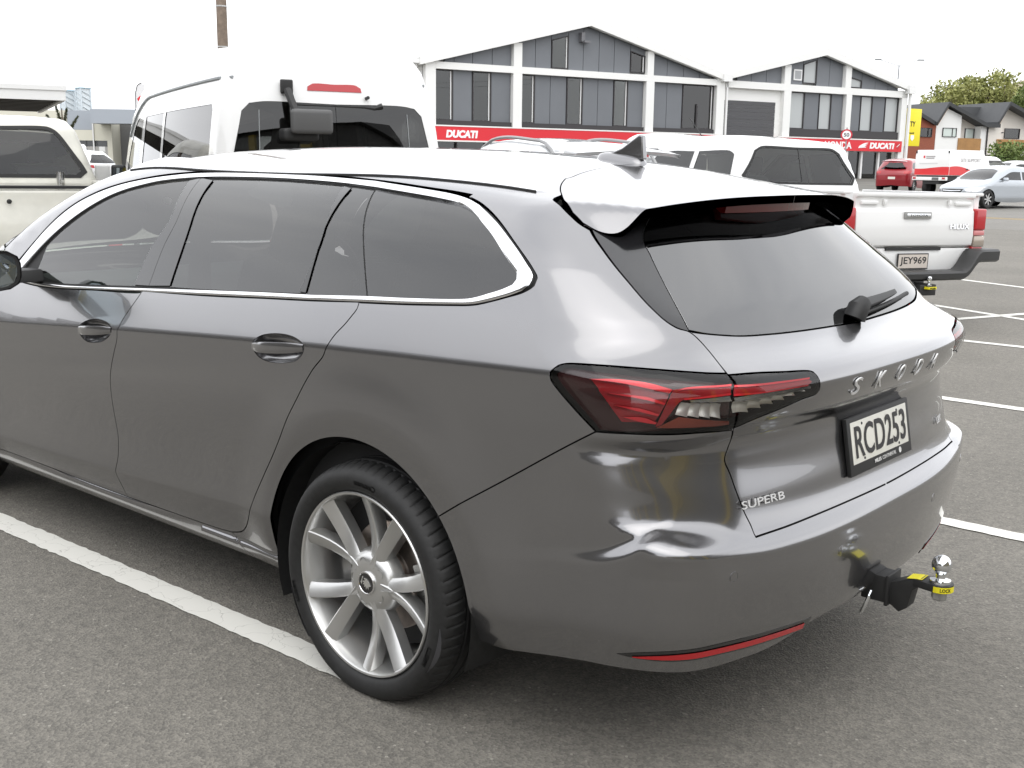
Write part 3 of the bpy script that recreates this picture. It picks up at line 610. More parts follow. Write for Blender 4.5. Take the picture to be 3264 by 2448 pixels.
    # roof with its front pillars, then the tailgate spoiler
    sm_pts = ES.side(np.array(sm(seam, .02)))
    to3 = [p for i, p in enumerate(T['top_outer_3']) if i != 17]
    edge = [(p[0], p[1]) for p in to3[:iseam + 1]]
    g3 = T['gate_3']; sf = T['spoilfront_3']
    gfront = [(p[0], p[1]) for p in g3[:4]]
    sfr = [(p[0], p[1]) for p in sf[1:6]] + [(-.243, 0)]
    screen = [(2.25, .80), (2.02, .70), (1.84, .64), (1.76, .58), (1.73, .40), (1.745, .2), (1.75, 0)]
    roof = [edge, ([(p[0], p[1]) for p in sm_pts], 0), gfront[::-1], [gfront[0]] + sfr, ([(-.243, 0), (.5, 0), (1.75, 0)], 0), screen[::-1], [screen[0], (2.20, .83), edge[0]]]
    panel('roof', ES, roof, PAINT, car, dom='top', h=.022, step=.01, mirror='join')
    panel('windscreen', ES, [screen, ([(1.75, 0), (2.62, 0)], 0), [(2.62, 0), (2.58, .40), (2.46, .70), (2.25, .80)]], GLASS_F, car, dom='top', gap=.004, flange=.004, h=.05, mirror='join')
    lip = [(-.526, .664), (-.566, .655), (-.612, .628), (-.645, .580), (-.675, .480), (-.700, .370), (-.722, .240), (-.735, .120), (-.738, 0)]
    g36 = [(p[0], p[1]) for p in g3[:6]]
    spl = [g36, [g36[-1], lip[0]], lip, ([(-.738, 0), (-.45, 0), (-.243, 0)], 0), sfr[::-1] + [gfront[0]]]
    def F_sp(P):
        x, y, z = P[..., 0], np.abs(P[..., 1]), P[..., 2]
        s = pn(yside(x, z) - y, x - (xrear(y, z) - .30 * (1 - sst(.48, .68, y))), .10); c = (ztop(x, y) - z) * .9
        return pn(s, c, interp([(-.9, .07), (-.5, .07), (0, .085)], x))
    SPK = Skin(F_sp)
    panel('spoiler', SPK, spl, PAINT, car, dom='top', flange=.022, h=.014, step=.007, mirror='join')
    # gloss black underside of the spoiler with the high brake light
    und = [[(-.50, .640)] + [(p[0] + .010, p[1] - .012) for p in lip[1:-1]] + [(-.728, 0)], ([(-.728, 0), (-.50, 0)], 0), [(-.50, 0), (-.50, .640)]]
    panel('spoiler_underside', SPK, und, BLACKGLOSS, car, dom='top', gap=0, flange=0, off=-.024, h=.05, mirror='join')
    mb = MB(); arc = [(-.690 + .12 * (y / .25) ** 2 * .25, y) for y in np.linspace(-.235, .235, 17)]
    for (x0, y0), (x1, y1) in zip(arc[:-1], arc[1:]):
        pass
    vsx = []
    for x0, y0 in arc: vsx += [(x0, y0, 1.338), (x0 + .004, y0, 1.316), (x0 + .03, y0, 1.316), (x0 + .03, y0, 1.338)]
    fx = [(4 * i + a, 4 * i + b, 4 * i + 4 + b, 4 * i + 4 + a) for i in range(16) for a, b in ((0, 1), (1, 2), (2, 3), (3, 0))] + [(0, 1, 2, 3), (64, 67, 66, 65)]
    mb.add(vsx, fx); mb.build('high_brake_light', mat('dark_red_lens', (0.22, 0.012, 0.015), 0.15, coat=.6), car)
    # front half, mostly out of sight: wings, bonnet, nose
    wing = [[(2.40, .92), (2.43, .62), (2.42, .40), (2.36, .22)], [(2.36, .22), (2.42, .22)]]
    fa = [(2.841 - .40 * math.cos(a), .315 + .40 * math.sin(a)) for a in np.linspace(R(-12), R(192), 40)]
    panel('front_wing', ES, [[(2.25, .985), (2.35, .93), (2.42, .80), (2.44, .62), (2.43, .40), (2.40, .225)], fa, [fa[-1], (3.3, .26), (4.0, .30), (ES.fcen, .30)], ([(ES.fcen, .30), (ES.fcen, .62)], 0), [(ES.fcen, .62), (3.9, .68), (3.5, .77), (3.1, .86), (2.7, .93), (2.25, .985)]], PAINT, car, h=.05, mirror='join')
    bon = ES.side(np.array(sm([(2.25, .985), (2.7, .93), (3.1, .86), (3.5, .77), (3.9, .68), (ES.fcen, .62)], .05)))
    bo = [(p[0], p[1]) for p in bon]
    panel('bonnet', ES, [bo, ([bo[-1], (3.0, 0), (2.64, 0)], 0), [(2.64, 0), (2.60, .40), (2.48, .70), (2.25, .80)], [(2.25, .80), bo[0]]], PAINT, car, dom='top', h=.05, mirror='join')
    # dark inner shell behind the joints
    panel('inner_shell', ES, [[(-1.735, .35), (-1.0, .33), (-.42, .30), (-.42, .45)] + [(.035 + .43 * math.cos(a), .303 + .43 * math.sin(a)) for a in np.linspace(R(168), R(5), 14)] + [(.47, .23), (2.36, .23), (2.36, .90), (1.2, .98), (.1, 1.04), (-.45, 1.08), (-.62, 1.20), (-.72, 1.15), (-1.0, 1.02), (-1.735, 1.0), (-1.735, .35)]], BLACKTRIM, car, gap=0, flange=0, off=-.05, h=.05, step=.03, mirror='join')
    # roof rails: low aerofoil bars
    for sy in (1, -1):
        vs_ = []; nr = 44; cs = [(1.0, -.2), (.96, .10), (.62, .62), (.25, .93), (0, 1.0), (-.3, .93), (-.8, .5), (-1, -.2)]
        for x in np.linspace(1.70, -.365, nr):
            y = .588 - .020 * max(0, x - .8) ** 1.6 - .02 * max(0, -x); P = ES.top(np.array([[x, y]]))[0]
            e = max(0.02, min(1, (1.70 - x) / .30, (x + .365) / .16)) ** .6; hgt = .030 * e; w = .024 * (.3 + .7 * e)
            for a, b in cs: vs_.append((x, sy * (y + w * a), P[2] - .004 + hgt * b))
        k_ = len(cs); fs_ = [(i * k_ + k, i * k_ + (k + 1) % k_, (i + 1) * k_ + (k + 1) % k_, (i + 1) * k_ + k) for i in range(nr - 1) for k in range(k_)] + [tuple(range(k_)), tuple((nr - 1) * k_ + k for k in range(k_))]
        mb = MB(); mb.add(vs_, fs_); mb.build('roof_rail', CHROME, car, smooth=True, angle=60)
        mb = MB(); mb.tube([(x, sy * (yy + .026), ES.top(np.array([[x, yy + .026]]))[0][2] + .001) for x, yy in [(x, .588 - .020 * max(0, x - .8) ** 1.6 - .02 * max(0, -x)) for x in np.linspace(1.62, -.33, 24)]], .004, 6); mb.build('rail_dark_line', RUBBER, car)  # thin dark line laid along the outer foot of the rail
    # shark fin aerial
    zf = float(ztop(np.array(-.17), np.array(0.)))
    vs_ = []; rows = 16; nx_ = 24
    for i in range(nx_):
        u = i / (nx_ - 1); x = -.066 - .180 * u; zb_ = float(ztop(np.array(x), np.array(0.))) - .006; w = .031 * max(0.0, 1 - (2 * u - 1.05) ** 4) ** .5 + .001; hgt = .026 * max(0.0, 1 - (2 * u - 1.0) ** 4) ** .5 + .002
        for k in range(rows): a_ = math.pi * k / (rows - 1); vs_.append((x, w * math.cos(a_), zb_ + hgt * math.sin(a_)))
    mb = MB(); mb.add(vs_, [(i * rows + k, i * rows + k + 1, (i + 1) * rows + k + 1, (i + 1) * rows + k) for i in range(nx_ - 1) for k in range(rows - 1)])
    mb.prism([(-.085, zf + .012), (-.12, zf + .024), (-.165, zf + .040), (-.20, zf + .062), (-.225, zf + .078), (-.236, zf + .076), (-.238, zf + .05), (-.243, zf + .005)], .024, 'y', -.012)
    mb.build('roof_aerial', PAINT, car, smooth=True, bevel=.005, seg=3, angle=55)
    return car
CAR = build_estate()
# ------------------------------------------------------------------ estate: lamps, handles, badges, wheels, tow bar, cabin
LAMP = {
'field': [(-.7177,.9739),(-.772,.9817),(-.8445,.9791),(-.8962,.9662),(-.8855,.9297),(-.8638,.8853),(-.7927,.8838),(-.7568,.928)],
'swoosh': [(-.7159,.9752),(-.7718,.9825),(-.8415,.979),(-.8992,.9628),(-.8934,.953),(-.8392,.9645),(-.7851,.9727)],
'sl1': [(-.7561,.9483),(-.8458,.9453),(-.8854,.9322),(-.8826,.9281),(-.8402,.9389)],
'sl2': [(-.7739,.9227),(-.835,.9182),(-.8733,.9074),(-.8705,.9026),(-.8294,.9117)],
'sl3': [(-.7945,.8975),(-.8416,.8984),(-.8687,.888),(-.8654,.8838),(-.8332,.8886)],
'guide': [(-.9006,.9628),(-.9213,.9665),(-1.0308,.973),(-1.0271,.9512),(-.9228,.9413),(-.9143,.935),(-.8785,.8811),(-.8662,.8768),(-.8869,.9298)],
'guidehi': [(-.9213,.9665),(-1.0313,.9746),(-1.0299,.9697),(-.9227,.963),(-.9065,.9576)],
'guidelo': [(-.9227,.9444),(-1.0272,.9533),(-1.027,.9497),(-.9243,.9404)],
'g1': [(-.9361,.9392),(-1.0253,.9473),(-1.0315,.9321),(-.9393,.9341)],
'low': [(-.9145,.9003),(-1.036,.8797),(-1.0405,.8685),(-.8686,.8738)],
'bar': [(-1.0373,.968),(-1.2754,.9636),(-1.2869,.955),(-1.2699,.9463),(-1.0336,.9493)],
'barhi': [(-1.0373,.9716),(-1.2802,.9661),(-1.2771,.9622),(-1.037,.9666)],
'barlo': [(-1.0337,.9508),(-1.2688,.9474),(-1.2664,.9444),(-1.0336,.9463)],
'g2': [(-1.0355,.9415),(-1.1392,.9459),(-1.2804,.9427),(-1.2872,.933),(-1.1904,.9312),(-1.0403,.9299)]}
def estate_lamps(car):
    LP, GT = T['lamp'], T['gate']
    gapl = [LP[10], GT[17], (-1.0385, .92), LP[24]]
    outer = [LP[:11], gapl, LP[24:29], [LP[28], LP[29], LP[0]]]
    inner = [LP[11:24], [LP[23], (-1.0425, .92), (-1.0375, .9705), LP[11]]]
    dkr = mat('lamp_housing', (0.035, 0.004, 0.005), 0.25, coat=.4); smoke = mat('lamp_upper_bezel', (0.03, 0.03, 0.032), 0.3)
    orange = mat('amber_red_plastic', (0.36, 0.05, 0.02), 0.3, coat=.4); redmid = mat('mid_red_plastic', (0.38, 0.008, 0.014), 0.25, coat=.5)
    silv2 = mat('smoky_reflector', (0.42, 0.42, 0.41), 0.22, 0.8)
    holds = []
    for sg in (1,):
        hold = empty('tail_lamp'); holds.append(hold); hold.parent = car; hold2 = empty('tailgate_lamp'); hold2.parent = car; holds.append(hold2)
        kw = dict(gap=.0015, flange=.004, step=.006, h=.02)
        panel('lamp_housing', ES, outer, dkr, hold, off=-.026, **kw); panel('lamp_housing', ES, inner, dkr, hold2, off=-.026, **kw)
        def el(nm, k, m, par, off): panel(nm, ES, auto(LAMP[k], 30), m, par, gap=0, flange=.007, step=.004, off=off, h=.012)
        el('reflector', 'field', redmid, hold, -.019)
        el('light_slat', 'swoosh', REDBRIGHT, hold, -.010)
        for k in ('sl1', 'sl2', 'sl3'): el('light_slat', k, REDBRIGHT, hold, -.008)
        el('light_guide', 'guide', redmid, hold, -.010); el('light_guide_edge', 'guidehi', REDBRIGHT, hold, -.007); el('light_guide_edge', 'guidelo', REDBRIGHT, hold, -.007)
        el('bezel', 'g1', silv2, hold, -.010); el('lower_reflector', 'low', orange, hold, -.012)
        el('light_guide', 'bar', redmid, hold2, -.010); el('light_guide_edge', 'barhi', REDBRIGHT, hold2, -.007); el('light_guide_edge', 'barlo', REDBRIGHT, hold2, -.007); el('bezel', 'g2', silv2, hold2, -.011)
        # scalloped clear indicators
        def scallop(par, poly, n):
            a, b, c, d = [np.array(p) for p in poly]
            for k in range(n):
                t0, t1 = k / n, (k + 1) / n - .02
                m_ = 7; I, J = np.meshgrid(np.arange(m_), np.arange(m_), indexing='ij'); u = (t0 + (t1 - t0) * I / (m_ - 1)).ravel()[:, None]; v = (J / (m_ - 1)).ravel()[:, None]
                top = a + (b - a) * u; bot = d + (c - d) * u; W_ = ES.side(top + (bot - top) * v); N_ = ES.normal(W_)
                vs_ = (W_ + N_ * (-.020 + .012 * (I.ravel()[:, None] / (m_ - 1)) ** 2 - .006 * np.sin(math.pi * v))).tolist()
                mb = MB(); mb.add(vs_, [(i * m_ + j, (i + 1) * m_ + j, (i + 1) * m_ + j + 1, i * m_ + j + 1) for i in range(m_ - 1) for j in range(m_ - 1)]); mb.build('indicator_cup', mat('frosted_silver', (.82, .80, .74), .35, .35), par, smooth=True)
        scallop(hold, [(-.9188, .9328), (-1.0057, .9286), (-1.0103, .8917), (-.9079, .9034)], 4)
        scallop(hold2, [(-1.0409, .9265), (-1.2614, .9349), (-1.27, .9293), (-1.0467, .8954)], 6)
        panel('lens', ES, outer, LENS, hold, gap=.002, flange=0, off=.0005, step=.006, h=.012); panel('lens', ES, inner, LENS, hold2, gap=.002, flange=0, off=.0005, step=.006, h=.012)
    for h_ in holds:
        c_ = h_.copy(); COL.objects.link(c_); c_.parent = car; c_.scale = (1, -1, 1)
        for ch in list(h_.children): k_ = ch.copy(); COL.objects.link(k_); k_.parent = c_
def estate_handles(car):
    for key, dx in (('handle_f', 1), ('handle_r', 1)):
        lp = sm(T[key] + T[key][:1], .008)[:-1]; cen = lp.mean(0); W = ES.side(lp); N = ES.normal(W); cP, cN = ES.point(*cen)
        for sg in (1, -1):
            mb = MB(); rings = []
            for t in np.linspace(0, 1, 8)[:-1]:
                q = W * (1 - t) + np.array(cP) * t; rings.append(q - N * (.030 * math.sqrt(1 - (1 - t) ** 2)) - N * .001)
            n = len(lp); vs_ = np.vstack(rings + [(np.array(cP) - np.array(cN) * .031)[None]]); fs_ = []
            for r in range(6):
                for i in range(n): fs_.append((r * n + i, r * n + (i + 1) % n, (r + 1) * n + (i + 1) % n, (r + 1) * n + i))
            for i in range(n): fs_.append((6 * n + i, 6 * n + (i + 1) % n, 7 * n))
            mb.add((vs_ * np.array([1, sg, 1.])).tolist(), fs_); mb.build('handle_cup', PAINT, car, smooth=True)
            # grip bar
            lo, hi = lp.min(0), lp.max(0); w = hi[0] - lo[0]; z0 = cen[1] + .002; sl = (lp[np.argmin(lp[:, 0])][1] - lp[np.argmax(lp[:, 0])][1]) / (-w)
            vs_ = []; m_ = 15; kk = 12
            for i in range(m_):
                t = -1 + 2 * i / (m_ - 1); s_ = cen[0] + t * w * .485; zc = z0 - (s_ - cen[0]) * .10
                P, Nn = ES.point(s_, zc); o = .019 * (1 - abs(t) ** 2.6) + .001; hh = .0165 * (1 - .35 * abs(t) ** 3); th = .011
                for k in range(kk):
                    a = 2 * math.pi * k / kk; ca, sa = math.cos(a), math.sin(a); f = (abs(ca) ** 4 + abs(sa) ** 4) ** -.25
                    vs_.append(P + Nn * (o - .004 + th * .5 * sa * f) + Vector((0, 0, 1)) * (hh * ca * f))
            mb = MB(); fs_ = [(i * kk + k, i * kk + (k + 1) % kk, (i + 1) * kk + (k + 1) % kk, (i + 1) * kk + k) for i in range(m_ - 1) for k in range(kk)] + [tuple(range(kk)), tuple((m_ - 1) * kk + k for k in range(kk))]
            mb.add([(v.x, v.y * sg, v.z) for v in vs_], fs_); hb = mb.build('door_handle', PAINT, car, smooth=True, angle=55)
BADGE = mat('satin_badge', (.80, .80, .80), .45, .5)
def estate_badges(car):
    X = Vector((0, -1, 0))
    def on(y, z):
        x = float(interp(XC, z)); P = ES.side(np.array([[ES.sz(-1.0, y, z)[0], z]])); return Vector(P[0]), Vector(ES.normal(P)[0])
    for ch, y in zip('SKODA', (.258, .131, .003, -.119, -.236)):
        P, N = on(abs(y), .9195); N = Vector((N.x, N.y if y > 0 else -N.y, N.z)); P.y = y
        r = Vector((0, 0, 1)).cross(N) ; r = r if r.y < 0 else -r; u = N.cross(r); u = u if u.z > 0 else -u
        text('badge_letter', ch, .06, P + N * .003, r, u, BADGE, car, depth=.003, fit=(.036, .046))
    for word, y, z, w, h in (('SUPERB', .558, .683, .150, .0185), ('L&K', -.50, .70, .058, .020)):
        P, N = on(abs(y), z); N = Vector((N.x, N.y if y > 0 else -N.y, N.z)); P.y = y
        r = Vector((0, 0, 1)).cross(N); r = r if r.y < 0 else -r; u = N.cross(r); u = u if u.z > 0 else -u
        text('model_badge', word, .03, P + N * .0045, r, u, BADGE, car, depth=.002, fit=(w, h))
    # number plate in its dealer frame
    n = Vector((-.984, 0, .178)); u = Vector((.178, 0, .984)); r = Vector((0, -1, 0)); c = Vector((-1.009, .004, .747)) + n * .009
    pl = empty('number_plate'); pl.parent = car
    def slab(nm, cc, w, h, t, m, bev=.002):
        mb = MB(); rot = Matrix((r, u, n)).transposed(); mb.box(cc, (w, h, t), rot); return mb.build(nm, m, pl, bevel=bev)
    slab('plate_frame', c - u * .006, .388, .148, .012, BLACKTRIM, .003); slab('plate', c + n * .005 + u * .002, .352, .108, .004, WHITEPLATE)
    text('plate_text', 'RCD253', .1, c + n * .0085 + u * .003, r, u, BLACKINK, pl, depth=.0008, bold=.0012, fit=(.318, .083))
    text('frame_text', 'MILES', .02, c + n * .0075 - u * .0635 + r * -.032, r, u, WHITEPAINT, pl, depth=.0006, bold=.0005, fit=(.040, .010))
    text('frame_text', 'CONTINENTAL', .02, c + n * .0075 - u * .0635 + r * .040, r, u, WHITEPAINT, pl, depth=.0006, fit=(.088, .010))
    mb = MB(); mb.lathe([(0, 0), (.008, 0), (.008, .001), (.006, .001), (.006, .0006), (0, .0006)], 16); o = mb.build('frame_emblem', WHITEPAINT, pl); o.matrix_local = Matrix.Translation(c + n * .0065 - u * .0635 + r * .112) @ Matrix((r, u, n)).transposed().to_4x4()
    for dr, du in ((-.11, .046), (.11, .046), (-.11, -.044), (.11, -.044)):
        mb = MB(); mb.lathe([(0, .002), (.003, .0018), (.004, 0)], 10); o = mb.build('plate_bolt', BLACKINK, pl); o.matrix_local = Matrix.Translation(c + n * .0068 + u * du + r * dr) @ Matrix((r, u, n)).transposed().to_4x4()
    # rear reflector strips, parking sensors
    ru = [(-.835, .3465), (-.88, .354), (-.95, .3595), (-1.05, .358), (-1.2, .351), (-1.345, .343)]
    rl = [(-1.35, .326), (-1.2, .334), (-1.05, .3405), (-.95, .342), (-.88, .3435), (-.835, .3455)]
    panel('reflector_slot', ES, [[(-.80, .345), (-.86, .362), (-.95, .370), (-1.05, .370), (-1.2, .363), (-1.37, .352)], [(-1.37, .352), (-1.37, .318)], [(-1.37, .318), (-1.2, .326), (-1.05, .333), (-.9, .336), (-.80, .345)]], BLACKGLOSS, car, gap=0, flange=.003, off=.0008, step=.01, h=.02, mirror='copy')
    panel('reflector_strip', ES, [ru, [ru[-1], rl[0]], rl + [ru[0]]], REDREF, car, gap=0, flange=.003, off=.003, step=.01, h=.02, mirror='copy')
    for y, z in ((.701, .542), (.30, .515)):
        s_, _ = ES.sz(-1.0, y, z); P, N = ES.point(s_, z)
        for sg in (1, -1):
            mb = MB(); mb.lathe([(.0125, -.002), (.0125, .0006), (.0115, .0006), (.0115, -.0006), (.0105, -.0006), (.0105, .0005), (0, .0006)], 24); o = mb.build('parking_sensor', PAINT, car, smooth=True)
            Nn = Vector((N.x, N.y * sg, N.z)); o.matrix_local = Matrix.Translation((P.x, P.y * sg, P.z)) @ Nn.to_track_quat('Z', 'Y').to_matrix().to_4x4()
def estate_wiper(car):
    def on(y, z, off):
        P = ES.side(np.array([[ES.sz(-1.0, abs(y), z)[0], z]]))[0]; N = ES.normal(P[None])[0]; return Vector((P[0] + N[0] * off, y, P[2] + N[2] * off))
    w = empty('rear_wiper'); w.parent = car
    mb = MB(); mb.tube([on(.012, 1.045, .004), on(.002, 1.058, .026), on(-.02, 1.066, .036)], [.030, .029, .022], 14); mb.build('wiper_pivot', BLACKTRIM, w, smooth=True)
    vs_ = []; m_ = 12
    for i in range(m_):
        t = i / (m_ - 1); y = -.01 - t * .30; z = 1.064 + .016 * t; ww = .026 - .014 * t; th = .026 - .014 * t
        for a, b in ((-1, 0), (-.8, 1), (.8, 1), (1, 0)): vs_.append(on(y, z + ww * a * .55, .012 + th * b))
    mb = MB(); mb.add(vs_, [(4 * i + a, 4 * i + (a + 1) % 4, 4 * i + 4 + (a + 1) % 4, 4 * i + 4 + a) for i in range(m_ - 1) for a in range(4)] + [(0, 1, 2, 3), (4 * m_ - 4, 4 * m_ - 1, 4 * m_ - 2, 4 * m_ - 3)]); mb.build('wiper_arm', BLACKTRIM, w, bevel=.002)
    mb = MB(); mb.tube([on(-.02 - .42 * t, 1.048 + .022 * t, .008) for t in np.linspace(0, 1, 10)], .0065, 8); mb.build('wiper_blade', RUBBER, w, smooth=True)
def estate_tow(car):
    tow = empty('tow_bar'); tow.parent = car
    b = Vector((-1.211, 0, .433))
    prof = [(0, .025)] + [(.025 * math.sin(a), .025 * math.cos(a)) for a in np.linspace(.12, 2.55, 22)] + [(.0125, -.027), (.0125, -.036), (.019, -.039), (.026, -.041), (.027, -.046), (.027, -.049), (0, -.049)]
    mb = MB(); mb.lathe(prof, 32, c=b); mb.build('tow_ball', BRIGHT, tow, smooth=True)
    zt = b.z - .049
    # tongue: rounded nose round the ball, arching over to the drop shank
    out = [(-1.211 + .034 * math.cos(a) * -1, .034 * math.sin(a)) for a in np.linspace(-math.pi / 2, math.pi / 2, 13)]
    nose = [(-1.211, -.034)] + [(-1.211 - .034 * math.cos(a), .034 * math.sin(a)) for a in np.linspace(-math.pi / 2, math.pi / 2, 15)][1:-1] + [(-1.211, .034)]
    pl_ = nose + [(-1.165, .026), (-1.150, .026), (-1.150, -.026), (-1.165, -.026)]
    mb = MB(); mb.prism(pl_, .020, 'z', zt - .020); mb.build('tongue', BLACKTRIM, tow, bevel=.002)
    sh = [(-1.165, zt), (-1.130, zt - .006), (-1.105, zt - .02), (-1.075, zt - .03), (-1.03, zt - .03), (-1.03, .305), (-1.075, .305), (-1.100, .295), (-1.118, .283), (-1.140, .300), (-1.150, zt - .032), (-1.165, zt - .020)]
    mb = MB(); mb.prism(sh, .05, 'y', -.025); mb.build('drop_shank', BLACKTRIM, tow, bevel=.003)
    mb = MB(); mb.box((-1.055, 0, .338), (.075, .072, .072)); mb.box((-1.088, 0, .338), (.010, .084, .084)); mb.build('receiver', BLACKTRIM, tow, bevel=.003)
    mb = MB(); mb.tube([(-.62, 0, .33), (-1.03, 0, .335)], .032, 8); mb.tube([(-.70, -.45, .33), (-.70, .45, .33)], .035, 8); mb.build('cross_member', BLACKTRIM, tow)
    mb = MB(); mb.tube([(-1.05, .05, .330), (-1.052, .066, .322), (-1.045, .07, .295), (-1.035, .066, .272)], .005, 8); mb.build('hitch_pin', BRIGHT, tow, smooth=True)
    mb = MB(); mb.lathe([(0, -.001), (.018, -.001), (.020, -.004), (.020, -.022), (.018, -.026), (0, -.026)], 6, c=(b.x, 0, zt - .020)); mb.build('ball_nut', STEEL, tow)
    # yellow labels with the lettering
    mb = MB(); n_ = 14
    aa = np.linspace(R(-8), R(98), n_)
    vs_ = []
    for a in aa:
        x, y = -1.211 - .0348 * math.cos(a), .0348 * math.sin(a)
        vs_ += [(x, y, zt - .0185), (x, y, zt - .0025)]
    mb.add(vs_, [(2 * i, 2 * i + 2, 2 * i + 3, 2 * i + 1) for i in range(n_ - 1)]); mb.build('warning_label', YELLOWLABEL, tow)
    me = text_mesh('LOCK', .014, .0, .0004)
    xs = [v.co.x for v in me.vertices]; k = .030 / (max(xs) - min(xs)); ys = [v.co.y for v in me.vertices]; ky = .0095 / (max(ys) - min(ys)); oy = (max(ys) + min(ys)) / 2; ox = (max(xs) + min(xs)) / 2
    for v in me.vertices:
        a = R(45) - (v.co.x - ox) * k / .035; rr = .0353; v.co = Vector((-1.211 - rr * math.cos(a), rr * math.sin(a), zt - .0105 + (v.co.y - oy) * ky))
    link('label_text', me, BLACKINK, tow)
    mb = MB(); q = [(-1.172, zt + .0012), (-1.158, zt + .0008), (-1.143, zt - .0022), (-1.132, zt - .0042)]
    vs_ = []
    for x, z in q: vs_ += [(x, -.023, z + .001), (x, .023, z + .001)]
    mb.add(vs_, [(2 * i, 2 * i + 1, 2 * i + 3, 2 * i + 2) for i in range(3)]); mb.build('warning_label', YELLOWLABEL, tow)
    for k in range(4):
        mb = MB(); mb.box((-1.168 + .007 * k, 0, zt + .0028 - .0016 * k), (.0018, .036, .0004)); mb.build('label_line', BLACKINK, tow)
def make_wheel(car, x, sy, face=.921, hub=.315, turn=0.0):
    w = empty('wheel'); w.parent = car; w.location = (x, 0, hub)
    RT = .334; y1 = face + .004
    prof = [(.252, y1 - .020), (.262, y1 - .006), (.272, y1 + .001), (.288, y1 + .004), (.300, y1 + .003), (.311, y1 - .003), (.319, y1 - .011), (.325, y1 - .022), (.3292, y1 - .036), (.3315, y1 - .050)]
    base = [(.3325, y1 - .062), (.3325, y1 - .066), (.325, y1 - .0675), (.325, y1 - .0745), (.333, y1 - .076), (.334, y1 - .10), (.326, y1 - .1015), (.326, y1 - .1105), (.334, y1 - .112), (.3345, y1 - .135), (.326, y1 - .1365), (.326, y1 - .1455), (.333, y1 - .147), (.331, y1 - .17), (.325, y1 - .172), (.325, y1 - .178), (.330, y1 - .18), (.322, y1 - .212), (.305, y1 - .232), (.28, y1 - .235), (.25, y1 - .22)]
    prof = prof + base; m_ = len(prof); ns = 66; per = 6; n = ns * per; vs_ = []; fs_ = []
    for k in range(n):
        a = 2 * math.pi * k / n; ph = k % per
        for i, (r, h) in enumerate(prof):
            skew = (h - (y1 - .03)) * .9; aa = a + (skew if i >= 6 and i < 11 else 0) * .6
            rr = r
            if ph == 0 and 6 <= i <= 10: rr = r - (.004 if i > 6 else .001)
            X, Z = rr * math.cos(aa), rr * math.sin(aa); Z = max(Z, -hub + .001)
            bul = .004 * max(0, min(1, (-Z - .22) / .09)) if i < 7 else 0
            vs_.append((X, sy * (h + bul), Z))
    for k in range(n):
        k2 = (k + 1) % n
        for i in range(m_ - 1): fs_.append((k * m_ + i, k2 * m_ + i, k2 * m_ + i + 1, k * m_ + i + 1))
    mb = MB(); mb.add(vs_, fs_); ty = mb.build('tyre', RUBBER, w, smooth=True, angle=28)
    # sidewall lettering follows the tyre
    for word, a0, dr, sz_ in (('Cinturato', 96, .0, .021), ('PIRELLI', -18, .0, .02), ('PIRELLI', 205, 0, .02)):
        me = text_mesh(word, sz_, .0008, .0003)
        for v in me.vertices:
            a = R(a0) - v.co.x / .287; r = .288 + v.co.y; v.co = Vector((r * math.cos(a) * (1 if sy > 0 else -1), sy * (y1 + .0042), r * math.sin(a)))
        link('tyre_lettering', me, mat('tyre_letter_rubber', (.03, .03, .03), .5), w)
    for a0 in (200, -30):
        vs_ = []
        for i in range(9):
            t = i / 8; a = R(a0 - 14 + 28 * t); hw = .011 * (1 - abs(2 * t - 1) ** 1.5)
            r0 = .308; vs_ += [(r0 * math.cos(a), sy * (y1 + .0025), r0 * math.sin(a)), ((r0 - .001 + hw) * math.cos(a), sy * (y1 - .001 - hw * .6), (r0 - .001 + hw) * math.sin(a))]
        mb = MB(); mb.add(vs_, [(2 * i, 2 * i + 2, 2 * i + 3, 2 * i + 1) for i in range(8)]); mb.build('sidewall_flash', mat('flash_rubber', (.06, .06, .065), .38), w, smooth=True)
    rim = empty('rim'); rim.parent = w
    # barrel and outer lip
    mb = MB(); f = face
    lip = [(.252, f - .022), (.2565, f - .012), (.257, f - .003), (.2545, f + .0005), (.2495, f - .001), (.246, f - .006), (.243, f - .030), (.232, f - .055), (.226, f - .12), (.228, f - .20), (.24, f - .215)]
    mb.lathe([(r, h * sy) for r, h in lip], 96, axis='y'); mb.build('rim_barrel', ALLOY, rim, smooth=True, angle=35)
    # five twin spokes
    for k in range(5):
        ac = R(36 + 72 * k) + turn
        for sd in (-1, 1):
            rows = []; m_ = 9
            for i in range(m_):
                t = i / (m_ - 1); r = .052 + t * .196
                a = ac + sd * (R(4.5) + R(12.5) * t ** .8)
                wd = .0245 - .006 * (1 - t)
                dpt = f - .004 - .022 * math.sin(math.pi * min(1, (1 - t) * .75 + .0)) - .004 * (1 - t)
                ca, sa = math.cos(a), math.sin(a); ta = (-sa, ca)
                # profile across: bevelled outer face, raised inner ridge
                for (q, hh) in ((-1.0, -.040), (-.98, -.012), (-.86, -.002), (-.72, 0.0), (.45, -.007), (.92, -.014), (1.0, -.045)):
                    qq = q * sd; rows.append((r * ca + ta[0] * wd * qq, sy * (dpt + hh), r * sa + ta[1] * wd * qq))
            mb = MB(); c_ = 7
            mb.add(rows, [(i * c_ + j, (i + 1) * c_ + j, (i + 1) * c_ + j + 1, i * c_ + j + 1) for i in range(m_ - 1) for j in range(c_ - 1)]); mb.build('spoke', ALLOY, rim, smooth=True, angle=22)
    # hub with bolts and cap
    mb = MB(); hubp = [(.0, f - .026), (.036, f - .024), (.056, f - .025), (.074, f - .030), (.090, f - .046), (.094, f - .08)]
    mb.lathe([(r, h * sy) for r, h in hubp], 60, axis='y'); mb.build('hub', ALLOY, rim, smooth=True, angle=40)
